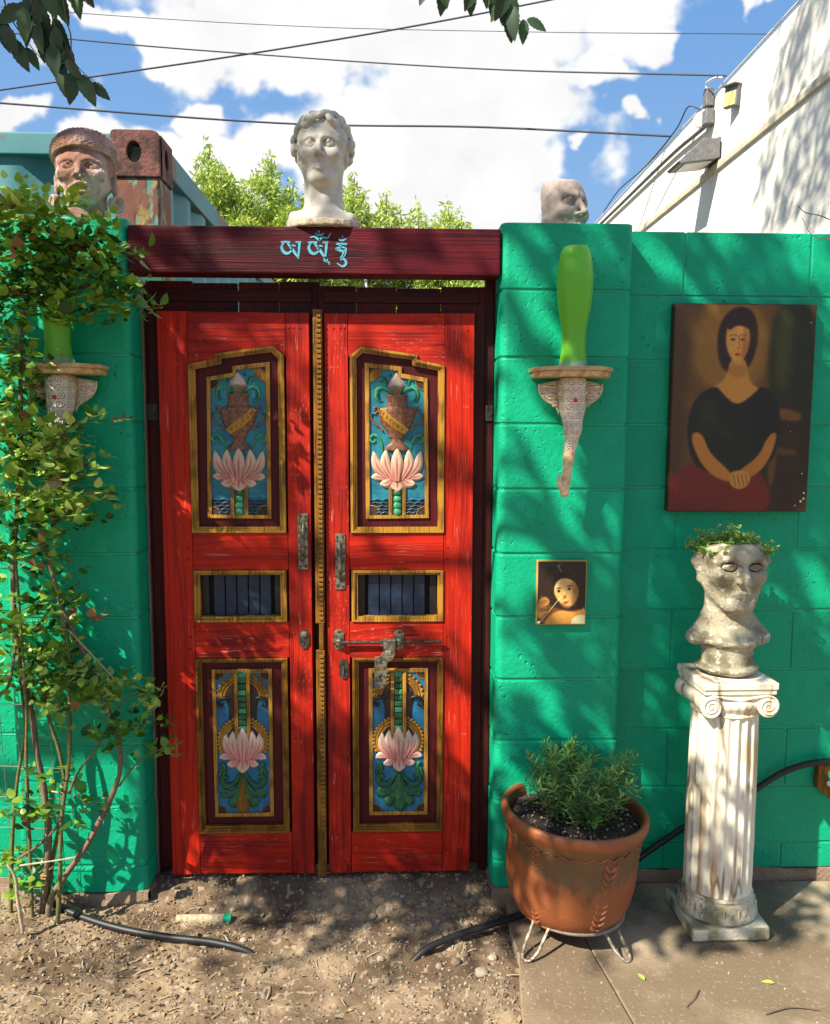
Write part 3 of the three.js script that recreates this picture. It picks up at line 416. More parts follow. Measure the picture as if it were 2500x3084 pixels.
  // flame bud
  add('petal', relief([U4(787, 520), U4(787, 330), U4(785, 118)], (t) => 0.0255 * Math.pow(Math.sin(Math.PI * Math.min(1, 0.22 + t * 0.78)), 1.15), 0.009, { z: BG, col: (t) => mixc([0.5, 0.06, 0.04], [0.66, 0.52, 0.44], sm(0.22, 0.45, t)), nt: 16, ns: 8 }), M.petal, up);
  // leaves curling from the neck
  const scroll = (pts, w, m = M.greenPale, H = 0.005, z = 0.001, f = U4) => add('leaf_scroll', uvSoft(relief(pts.map((p) => f(...p)), taper(w), H, { z: BG + z, crease: 0.0016, nt: 18 })), m, up2);
  for (const f of [(q) => q, mir4]) {
    scroll(f([[700, 540], [600, 470], [480, 425], [390, 470], [370, 590], [430, 690], [525, 700]]), 0.0065); scroll(f([[420, 500], [395, 570], [420, 660], [470, 690]]), 0.004, M.green, 0.006, 0.003);
    scroll(f([[560, 420], [545, 310], [490, 250], [450, 280], [462, 330]]), 0.0042); scroll(f([[600, 350], [570, 260], [500, 222], [440, 290]]), 0.003, M.green);
    scroll(f([[505, 1700], [480, 1540], [410, 1420], [315, 1385], [248, 1450], [290, 1530], [355, 1500], [330, 1450]]), 0.0055);
  }
  scroll([[690, 490], [740, 415], [810, 410], [860, 470], [830, 560], [780, 660]], 0.006, M.greenPale, 0.006, 0.006); scroll([[600, 545], [700, 530], [790, 545], [890, 525], [985, 550]], 0.005, M.green, 0.005, 0.004); scroll([[670, 210], [655, 170], [690, 150]], 0.003, M.green);
  const K = 0.000379, PC = petalC(cream, rose, 0.95), UP = [
    [[668, 1545], [600, 1528], [542, 1530], 34, 0.002], [[868, 1545], [938, 1526], [998, 1522], 34, 0.002], [[690, 1540], [600, 1440], [562, 1300], 44, 0.003], [[850, 1540], [940, 1440], [972, 1300], 44, 0.003],
    [[735, 1550], [670, 1420], [672, 1288], 46, 0.0055], [[805, 1550], [868, 1420], [868, 1288], 46, 0.0055], [[728, 1540], [680, 1580], [618, 1590], 40, 0.004], [[812, 1540], [862, 1580], [930, 1585], 40, 0.004], [[768, 1562], [768, 1420], [768, 1272], 54, 0.009, 0.006], [[770, 1545], [772, 1600], [773, 1656], 60, 0.006]];
  petals(UP, U, K, PC);
  for (const [a, b] of [[695, 727], [815, 845]]) add('stem_bar', uvBox(rbox((b - a) * K, 0.098, 0.006, 0.0015)).translate(U((a + b) / 2, 0)[0], 1.313, BG + 0.003), M.gold, up);
  add('stem', uvBox(new THREE.BoxGeometry(0.033, 0.1, 0.002)).translate(U(770, 0)[0], 1.314, BG + 0.0012), M.green, up);
  for (const y of [1668, 1722, 1778, 1836]) add('bead', uvSoft(new THREE.SphereGeometry(0.0135, 18, 12).scale(1, 0.95, 0.55).translate(...U(771, y), BG + 0.004)), y < 1700 ? M.green : M.greenPale, up);
  for (const [a, b] of [[540, 692], [848, 1016]]) { add('wave_field', uvBox(new THREE.BoxGeometry((b - a) * K, 0.053, 0.001)).translate(U((a + b) / 2, 0)[0], U(0, 1793)[1], BG + 0.0006), M.black, up);
    for (let r = 0; r < 5; r++) { const y = 1726 + r * 29, x0 = a + (a < 700 ? r * 12 : 0), x1 = b - (a > 700 ? r * 14 : 0), p = []; for (let i = 0; i <= 8; i++) p.push([lerp(x0, x1, i / 8), y + 6 * Math.sin(i * 1.6 + r * 2), 0.0012 + 0.0022 * Math.sin(Math.PI * (i + 0.3) / 8.6)]); add('wave', pathU(p, 0, BG + 0.002, U), r ? M.wave : M.tealB, up); } }
  const corner = (cx, cy, r, a0, f, kk, thick = 0.0022, par = up) => { const [x, y] = f(cx, cy), s = new THREE.Shape(); s.moveTo(0, 0); s.absarc(0, 0, r * kk, a0, a0 + Math.PI / 2); s.lineTo(0, 0); add('corner_fan', merge([uvBox(new THREE.ExtrudeGeometry(s, { depth: 0.002, bevelEnabled: false, curveSegments: 10 }).translate(x, y, BG))]), M.cornerDark, par); const p = []; for (let i = 0; i <= 8; i++) { const a = a0 + (i / 8) * Math.PI / 2; p.push([x + Math.cos(a) * r * kk, y + Math.sin(a) * r * kk, BG + 0.002, thick]); } add('corner_arc', limb(p, 14, 6), M.gold, par); };
  const burst = (cx, cy, r0, r1) => { const [x, y] = U(cx, cy), P = []; for (let i = 0; i < 9; i++) { const a = -Math.PI / 2 + (i + 0.5) / 9 * Math.PI / 2; P.push(relief([[x + Math.cos(a) * r0, y + Math.sin(a) * r0], [x + Math.cos(a) * (r0 + r1) / 2, y + Math.sin(a) * (r0 + r1) / 2], [x + Math.cos(a) * r1, y + Math.sin(a) * r1]], (q) => lerp(r0, r1, q) * 0.09 * (q > 0.9 ? 0.6 : 1), 0.003, { z: BG + 0.0015, nt: 6, ns: 4 })); } add('sunburst', uvSoft(merge(P)), M.gold, up); };
  corner(522, 590, 46, -Math.PI / 2, U, K); burst(522, 590, 0.019, 0.044); corner(1001, 700, 72, Math.PI, U, K); corner(538, 1868, 88, 0, U, K); corner(1016, 1868, 78, Math.PI / 2, U, K);
  // ---- lower carved panel
  const lo = up2 = add('carved_panel', uvBox(extrude(rect(-0.1015, 0.1735, 0.1985, 0.778), 0.006).translate(0, 0, Z0 - 0.006)), M.panel);
  const lgo = rect(-0.0625, 0.1375, 0.2315, 0.7468), lgi = rect(-0.0515, 0.1265, 0.2435, 0.735);
  add('border', ring(lgo, lgi, [[0, 1, Z0, Z0 + 0.0065]]), M.gold, lo); add('ground_field', uvBox(extrude(lgi, 0.001).translate(0, 0, Z0 - 0.0006)), M.tealB, lo);
  const W = (x, y) => [0.0375 + (x - 773) * 0.000379, 0.2315 + (1460 - y) * 0.000409]; // lower panel drawing units
  const arcRing = (cx, cy, r0, r1, a0, a1, z, beads) => { const out = []; for (const [p, q, h] of [[r0, lerp(r0, r1, 0.4), 0.0035], [lerp(r0, r1, 0.38), lerp(r0, r1, 0.72), 0.0055], [lerp(r0, r1, 0.7), r1, 0.003]]) out.push(patch(5, 26, (u, v) => { const a = lerp(a0, a1, v), r = lerp(p, q, u), c = W(cx + Math.cos(a) * r, cy - Math.sin(a) * r * 0.93); return [c[0], c[1], BG + z + h * Math.sqrt(Math.max(0, 1 - (u * 2 - 1) ** 2))]; })); for (let i = 0; i < beads; i++) { const a = lerp(a0, a1, (i + 0.5) / beads), c = W(cx + Math.cos(a) * r1, cy - Math.sin(a) * r1 * 0.93); out.push(new THREE.SphereGeometry(0.0055, 8, 6).scale(1, 1, 0.7).translate(c[0], c[1], BG + z + 0.002)); } return uvSoft(merge(out)); };
  add('arch_field', uvBox(extrude([...Array.from({ length: 15 }, (_, i) => { const a = Math.PI * i / 14; return W(773 + 140 * Math.cos(a), 430 - 130 * Math.sin(a)); })], 0.003).translate(0, 0, BG)), M.cornerDark, lo);
  add('arch', arcRing(773, 445, 145, 222, 0.02, Math.PI - 0.02, 0.001, 16), M.gold, lo);
  add('capital', uvSoft(merge([relief([W(773, 400), W(773, 560), W(773, 780)], (t) => lerp(0.058, 0.047, sm(0, 0.5, t)), 0.006, { z: BG + 0.001, ns: 10, crease: 0 }), ...[-1, 1].map((q) => pathU([[773 + q * 110, 450, 0.004], [773 + q * 150, 440, 0.007], [773 + q * 195, 452, 0.006], [773 + q * 215, 485, 0.005], [773 + q * 195, 512, 0.005], [773 + q * 172, 495, 0.005]], 0, BG + 0.005, W))])), M.black, lo);
  add('arch', arcRing(773, 815, 150, 222, -0.5, Math.PI + 0.5, 0.002, 26), M.gold, lo);
  for (const [a, b] of [[703, 735], [811, 843]]) add('stem_bar', uvBox(rbox((b - a) * K, 0.225, 0.012, 0.0015)).translate(W((a + b) / 2, 0)[0], 0.622, BG + 0.006), M.gold, lo);
  for (let i = 0; i < 10; i++) { const c = W(773, 244 + i * 51); add('stem_segment', uvSoft(rbox(0.028, 0.0188, 0.012, 0.005, 3).translate(c[0], c[1], BG + 0.004 + (i & 1) * 0.0008)), i % 3 ? M.green : M.greenPale, lo); }
  const LC = petalC([0.8, 0.62, 0.5], [0.66, 0.1, 0.1], 0.95), LP = [
    [[690, 955], [620, 940], [566, 962], 34, 0.004], [[860, 955], [930, 938], [990, 948], 34, 0.004], [[700, 955], [630, 850], [628, 742], 40, 0.006], [[850, 955], [918, 850], [926, 742], 40, 0.006],
    [[735, 965], [690, 850], [690, 716], 44, 0.008], [[818, 965], [862, 850], [862, 716], 44, 0.008], [[730, 965], [690, 1000], [636, 1012], 36, 0.005], [[825, 965], [868, 1000], [925, 1005], 36, 0.005], [[777, 975], [776, 830], [773, 690], 56, 0.011, 0.006], [[777, 960], [780, 1020], [782, 1082], 58, 0.007]];
  petals(LP, W, K, LC);
  const mW = (a) => mirU(a, 780), lobe = (pts, w, m, z, H = 0.007) => add('acanthus_lobe', uvSoft(relief(pts.map((p) => W(...p)), w, H, { z: BG + z, crease: 0.001, nt: 16, ns: 8 })), m, lo), fan = (w, n = 1.6) => (t) => w * Math.pow(t, 0.8) * (t > 0.86 ? Math.sqrt(Math.max(0, 1 - ((t - 0.86) / 0.14) ** 2)) : 1) + 0.0012;
  for (const f of [(q) => q, mW]) {
    lobe(f([[765, 1080], [745, 1180], [680, 1270], [618, 1250], [640, 1300]]), fan(0.02), M.green, 0.001); lobe(f([[770, 1085], [755, 1200], [715, 1310], [660, 1370]]), fan(0.019), M.green, 0.003); lobe(f([[760, 1070], [720, 1150], [660, 1190], [610, 1180], [592, 1140], [615, 1115], [645, 1130], [632, 1155]]), taper(0.0105), M.green, 0.004); lobe(f([[600, 1120], [618, 1060], [600, 1010], [572, 1020]]), taper(0.009), M.green, 0.002); lobe(f([[572, 1120], [590, 1060], [640, 1030]]), taper(0.007), M.green, 0.001);
  }
  lobe([[783, 1085], [785, 1240], [788, 1425]], fan(0.023), left ? M.goldDark : M.green, 0.005); 
  for (const [x, y, a] of [[546, 228, -Math.PI / 2], [1004, 228, Math.PI], [546, 1428, 0], [1004, 1428, Math.PI / 2]]) corner(x, y, 70, a, W, K, 0.002, lo);
  // ---- ironwork
  const grip = (x, y) => { const s = add('pull_handle', uvBox(rbox(0.0335, 0.186, 0.004, 0.0015)).translate(x, y, 0.002), M.iron); add('grip', uvSoft(merge([limb([[x - 0.002, y + 0.066, 0.003, 0.002], [x - 0.002, y + 0.05, 0.012, 0.006], [x - 0.001, y + 0.02, 0.024, 0.007], [x, y - 0.02, 0.024, 0.007], [x, y - 0.05, 0.012, 0.006], [x, y - 0.066, 0.003, 0.002]], 24, 8)])), M.iron, s); for (const [a, b] of [[-0.009, 0.082], [0.009, 0.082], [-0.009, -0.082], [0.009, -0.082]]) add('screw', new THREE.CylinderGeometry(0.0034, 0.0034, 0.003, 10).rotateX(Math.PI / 2).translate(x + a, y + b, 0.004), M.void, s); };
  const plate = (n, x, y, w, h, m) => { const c = w * 0.32; return add(n, uvBox(extrude([[-w / 2, -h / 2 + c * 1.4], [-w / 2 + c, -h / 2], [w / 2 - c, -h / 2], [w / 2, -h / 2 + c * 1.4], [w / 2, h / 2 - c * 1.4], [w / 2 - c, h / 2], [-w / 2 + c, h / 2], [-w / 2, h / 2 - c * 1.4]], 0.005, 0.001, 2)).translate(x, y, 0), m); };
  if (left) {
    grip(-0.45 + 0.2768, 1.179); const p = plate('keeper_plate', -0.45 + 0.2765, 0.853, 0.034, 0.066, M.ironDark); add('knob', new THREE.SphereGeometry(0.0125, 14, 10).scale(1, 1, 0.5).translate(-0.1735, 0.868, 0.005), M.iron, p); add('keyhole', rbox(0.004, 0.016, 0.003, 0.001).translate(-0.1735, 0.838, 0.0045), M.void, p);
    // gold dentil strip covering the meeting edge
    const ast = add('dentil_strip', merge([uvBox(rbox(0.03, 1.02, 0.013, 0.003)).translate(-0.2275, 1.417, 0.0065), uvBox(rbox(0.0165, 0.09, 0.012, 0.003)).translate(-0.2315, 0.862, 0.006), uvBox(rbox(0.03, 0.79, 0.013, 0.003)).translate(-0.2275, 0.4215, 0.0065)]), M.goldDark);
    for (let y = 0.2; y < 1.915; y += 0.0161) { if (y > 0.8 && y < 0.912) continue; const w = R(0.0125, 0.0155), g = rbox(w, R(0.0095, 0.0115), 0.007, 0.002, 1); add('dentil', uvBox(g).translate(-0.2315 + R(-0.0006, 0.0006), y, 0.0142), M.gold, ast); }
  } else {
    grip(-0.154, 1.113); const kp = plate('key_plate', -0.1455, 0.751, 0.032, 0.068, M.ironDark); add('key_tongue', rbox(0.005, 0.03, 0.006, 0.002).translate(-0.147, 0.745, 0.007), M.iron, kp);
    const bolt = add('slide_bolt', uvSoft(new THREE.CylinderGeometry(0.0058, 0.0058, 0.36, 14).rotateZ(Math.PI / 2).translate(0, 0.8445, 0.017)), M.ironDark);
    for (const [x, y] of [[-0.16, 0.851], [0.04, 0.849]]) { const c = 0.009, w = 0.033, h = 0.068; add('bolt_bracket', merge([uvBox(extrude([[-w / 2, -h / 2 + c], [-w / 2 + c, -h / 2], [w / 2 - c, -h / 2], [w / 2, -h / 2 + c], [w / 2, h / 2 - c], [w / 2 - c, h / 2], [-w / 2 + c, h / 2], [-w / 2, h / 2 - c]], 0.004, 0.001)).translate(x, y, 0), uvBox(rbox(0.02, 0.026, 0.025, 0.008, 3)).translate(x, 0.8445, 0.012)]), M.iron, bolt); add('screw', new THREE.CylinderGeometry(0.004, 0.004, 0.003, 10).rotateX(Math.PI / 2).translate(x, y + 0.026, 0.004), M.ironDark, bolt); }
    add('bolt_tab', uvBox(rbox(0.051, 0.023, 0.022, 0.003)).translate(0.0035, 0.845, 0.019), M.iron, bolt);
    const hs = extrude([[-0.042, 0.798], [-0.024, 0.8], [-0.0115, 0.818], [-0.012, 0.838], [0.0255, 0.838], [0.026, 0.806], [0.016, 0.786], [0, 0.7775], [-0.0035, 0.699], [-0.014, 0.693], [-0.0238, 0.689], [-0.034, 0.693], [-0.0425, 0.703]], 0.004, 0.0008, 1, [[[-0.028, 0.748], [-0.015, 0.748], [-0.015, 0.757], [-0.028, 0.757]], [[-0.03, 0.725], [-0.014, 0.725], [-0.014, 0.735], [-0.03, 0.735]]]); const h2 = add('hasp', uvBox(hs).translate(0, 0, 0.0255), M.iron, bolt); add('hasp_stamp', uvBox(rbox(0.02, 0.013, 0.0015, 0.0005)).translate(0.003, 0.813, 0.03), M.steel, bolt);
  }
  return t;
}
makeDoor(-1); makeDoor(1);
// ------------------------------------------------------------------ shelves, vases, pictures
const ell = (x, y, z, a, b, c) => { const k0 = Math.hypot(x / a, y / b, z / c), k1 = Math.hypot(x / (a * a), y / (b * b), z / (c * c)); return k1 < 1e-9 ? -Math.min(a, b, c) : k0 * (k0 - 1) / k1; };
const cap = (x, y, z, ax, ay, az, bx, by, bz, ra, rb = ra) => { const dx = bx - ax, dy = by - ay, dz = bz - az, t = clamp(((x - ax) * dx + (y - ay) * dy + (z - az) * dz) / (dx * dx + dy * dy + dz * dz)); return Math.hypot(x - ax - dx * t, y - ay - dy * t, z - az - dz * t) - lerp(ra, rb, t); };
const smin = (a, b, k) => { const h = Math.max(k - Math.abs(a - b), 0) / k; return Math.min(a, b) - h * h * k * 0.25; };
const smax = (a, b, k) => -smin(-a, -b, k);

function elephantShelf(x, label, vlabel, tilt) {
  const t = thing('elephant_shelf', label, 'shelf', [x, 1.705, 0], 'carved elephant wall shelves', 0);
  const plan = [[-0.121, 0.001], [0.121, 0.001], [0.121, 0.07], [0.098, 0.112], [0.06, 0.145], [-0.06, 0.145], [-0.098, 0.112], [-0.121, 0.07]];
  const slab = extrude(plan.map(([a, b]) => [a, -b]), 0.012, 0.002, 2).rotateX(-Math.PI / 2).translate(0, 0.018, 0), slab2 = extrude(plan.map(([a, b]) => [a * 0.95, -b * 0.96 - 0.0005]), 0.019, 0.004, 3).rotateX(-Math.PI / 2);
  const top = mesh('shelf_board', uvBox(merge([slab, slab2])), M.tan, t);
  const zz = []; for (let i = 0; i < 30; i++) { const a = -0.058 + i * 0.004; zz.push(limb([[a, 0.021, 0.1455, 0.0007], [a + 0.002, 0.027, 0.1455, 0.0007], [a + 0.004, 0.021, 0.1455, 0.0007]], 4, 4, false)); } mesh('zigzag_trim', merge(zz), M.carvePale, top);
  const F = (X, Y, Z) => { // head and trunk
    let d = ell(X, Y + 0.036, Z - 0.052, 0.043, 0.058, 0.058); d = smin(d, ell(X, Y + 0.014, Z - 0.085, 0.034, 0.026, 0.03), 0.02);
    for (const s of [-1, 1]) d = smin(d, ell(X - s * 0.02, Y + 0.085, Z - 0.062, 0.017, 0.03, 0.03), 0.015);
    d = smin(d, cap(X, Y, Z, 0, -0.06, 0.085, -0.001, -0.15, 0.098, 0.029, 0.0235), 0.02); d = smin(d, cap(X, Y, Z, -0.001, -0.15, 0.098, -0.01, -0.24, 0.085, 0.0235, 0.0155), 0.012); d = smin(d, cap(X, Y, Z, -0.01, -0.24, 0.085, -0.018, -0.345, 0.08, 0.0155, 0.0125), 0.01); d = smin(d, cap(X, Y, Z, -0.018, -0.345, 0.08, -0.036, -0.318, 0.094, 0.0125, 0.009), 0.008); d = smin(d, cap(X, Y, Z, -0.036, -0.318, 0.094, -0.039, -0.295, 0.096, 0.009, 0.006), 0.006);
    for (const s of [-1, 1]) d = smin(d, cap(X, Y, Z, s * 0.026, -0.085, 0.075, s * 0.019, -0.165, 0.088, 0.012, 0.004), 0.014);
    for (const s of [-1, 1]) d = smin(d, ell(X - s * 0.0375, Y + 0.045, Z - 0.072, 0.009, 0.006, 0.011), 0.004);
    return smax(d, Y, 0.004);
  };
  const g = nets(F, [-0.062, -0.372, -0.004], [0.062, 0.004, 0.14], 0.0034);
  const carved = uvSoft(g); const p = carved.attributes.position, A = [], B = [];
  for (let i = 0; i < p.count; i += 3) { const y = (p.getY(i) + p.getY(i + 1) + p.getY(i + 2)) / 3, z = (p.getZ(i) + p.getZ(i + 1) + p.getZ(i + 2)) / 3, xx = (p.getX(i) + p.getX(i + 1) + p.getX(i + 2)) / 3; (y > -0.215 && z > 0.06 - 0 * xx ? A : B).push(i, i + 1, i + 2); }
  const sub = (ids) => { const q = new THREE.BufferGeometry(); for (const n of ['position', 'normal', 'uv']) { const a = carved.attributes[n], k = a.itemSize, o = new Float32Array(ids.length * k); ids.forEach((v, i) => { for (let c = 0; c < k; c++) o[i * k + c] = a.array[v * k + c]; }); q.setAttribute(n, new THREE.BufferAttribute(o, k)); } return q; };
  const head = mesh('elephant_head', sub(B), M.carvePale, t); mesh('carved_front', sub(A), M.carve, head);
  mesh('gem', new THREE.SphereGeometry(0.0062, 10, 8).scale(1, 1, 0.6).translate(0, -0.068, 0.118), std({ color: lin(0.55, 0.015, 0.008), roughness: 0.25 }), head);
  const bands = [], sz = (X, Y) => { let z = 0.145; for (let k = 0; k < 60; k++) { const d = F(X, Y, z); if (d < 0.0004) break; z -= Math.max(d * 0.8, 0.0006); } return z; }, band = (pts, r) => bands.push(limb(new THREE.CatmullRomCurve3(pts.map((p) => V(p[0], p[1], 0))).getPoints(14).map((p) => [p.x, p.y, sz(p.x, p.y) + r * 0.2, r]), 30, 5));
  for (const e of [-1, 1]) { band([[e * 0.038, -0.012], [e * 0.02, -0.03], [0, -0.05], [e * -0.012, -0.06]], 0.0017); band([[e * 0.034, -0.03], [e * 0.018, -0.046], [e * 0.002, -0.062]], 0.0012); band([[e * 0.03, -0.06], [e * 0.022, -0.085], [e * 0.006, -0.1], [0, -0.104]], 0.0015); band([[e * 0.026, -0.09], [e * 0.02, -0.13], [e * 0.016, -0.17], [e * 0.008, -0.205], [-0.004, -0.222]], 0.0013); band([[e * 0.012, -0.01], [e * 0.02, -0.02], [e * 0.03, -0.014]], 0.0011); for (let k = 0; k < 3; k++) band([[e * 0.002, -0.115 - k * 0.028], [e * 0.012, -0.12 - k * 0.027], [e * 0.009, -0.132 - k * 0.027], [e * 0.003, -0.128 - k * 0.028]], 0.0011); }
  mesh('carved_band', merge(bands), M.lime ??= std({ color: lin(0.74, 0.66, 0.55), roughness: 0.9 }), head);
  for (const s of [-1, 1]) { const ear = patch(14, 18, (u, v) => { const w = (0.062 * Math.pow(Math.max(0, 1 - Math.pow(v, 2.4)), 0.8) + 0.004), r = u, xx = s * (0.03 + w * r + 0.006 * v), y = -0.006 - v * (0.108 - 0.03 * r) - 0.012 * r * (1 - v); return [xx, y, 0.05 - 0.014 * r + 0.004 * Math.sin(v * 30 + r * 5) * sm(0.05, 0.3, r) + 0.012 * Math.sin(r * 2.6)]; }); const e = mesh('ear', uvSoft(ear), M.carve, t); const rim = []; for (let i = 0; i <= 16; i++) { const v = i / 16, w = (0.062 * Math.pow(Math.max(0, 1 - Math.pow(v, 2.4)), 0.8) + 0.004); rim.push([s * (0.03 + w + 0.006 * v), -0.006 - v * 0.078 - 0.012 * (1 - v), 0.045, 0.003]); } mesh('ear_rim', limb(rim, 30, 6), M.carvePale, e); const q = []; for (let k = 1; k < 8; k++) { const y = -0.006 - k * 0.0105, w = 0.054 * Math.pow(Math.max(0, 1 - Math.pow(k / 8.6, 2.4)), 0.8); q.push(limb([[s * 0.034, y - 0.004, 0.056, 0.0013], [s * (0.034 + w * 0.5), y - 0.002, 0.063, 0.0016], [s * (0.032 + w * 0.95), y - 0.006, 0.05, 0.0012]], 10, 5)); } mesh('ear_rib', merge(q), M.carvePale, e); }
  // green glass vase standing on the shelf
  const vs = thing('glass_vase', vlabel, 'vase', [x - 0.001, 1.735, 0.075], 'green glass vases');
  const prof = [[0.0425, 0.001], [0.041, 0.012], [0.0385, 0.03], [0.036, 0.05], [0.035, 0.08], [0.0372, 0.115], [0.043, 0.15], [0.0495, 0.19], [0.0528, 0.235], [0.0525, 0.265], [0.0495, 0.3], [0.044, 0.33], [0.038, 0.345], [0.035, 0.349]];
  const cv = new THREE.SplineCurve(prof.map((q) => V2(...q))), N = 60, at = (t) => cv.getPoint(t);
  const wall = (dr, t0, rev) => patch(48, N, (u, v) => { const q = at(lerp(t0, 1, rev ? 1 - v : v)), a = u * Math.PI * 2, r = q.x - dr, f = 1 + 0.02 * Math.sin(a * 9 + 2 * P3(0, q.y * 14, 3)) * sm(0.32, 0.05, q.y) * sm(0, 0.06, q.y); return [Math.cos(a) * r * f, q.y, Math.sin(a) * r * f]; }, null, (u, v, q) => [u, q[1]]);
  const lip = patch(48, 4, (u, v) => { const a = u * Math.PI * 2, r = 0.035 - 0.004 * v; return [Math.cos(a) * r, 0.349 + 0.0018 * Math.sin(v * Math.PI), Math.sin(a) * r]; });
  const bot = patch(48, 1, (u, v) => { const a = u * Math.PI * 2, q = at(0.09); return [Math.cos(a) * q.x * v, q.y, Math.sin(a) * q.x * v]; });
  mesh('glass_body', uvSoft(merge([wall(0, 0.09), wall(0.004, 0.13, true), lip, bot])), M.glass ??= new THREE.MeshPhysicalMaterial({ color: lin(0.26, 0.74, 0.06), roughness: 0.38, transmission: 0.5, thickness: 0, side: THREE.DoubleSide, specularIntensity: 0.7 }), vs);
  mesh('glass_foot', uvSoft(merge([patch(48, 8, (u, v) => { const q = at(lerp(0, 0.1, v)), a = u * Math.PI * 2; return [Math.cos(a) * q.x * 1.002, q.y, Math.sin(a) * q.x * 1.002]; }), new THREE.CircleGeometry(0.0424, 40).rotateX(Math.PI / 2).translate(0, 0.001, 0)])), M.glassFoot ??= new THREE.MeshPhysicalMaterial({ color: lin(0.5, 0.66, 0.48), roughness: 0.25, transmission: 0.55, thickness: 0, side: THREE.DoubleSide }), vs);
  return t;
}
elephantShelf(0.5535, 'pale carved elephant head shelf with a red gem on the right green pillar', 'tall green glass vase on the elephant shelf of the right pillar');
{ const e = elephantShelf(-0.965, 'carved elephant head shelf half hidden by the climbing rose', 'dark green glass vase behind the rose leaves on the left elephant shelf'); }

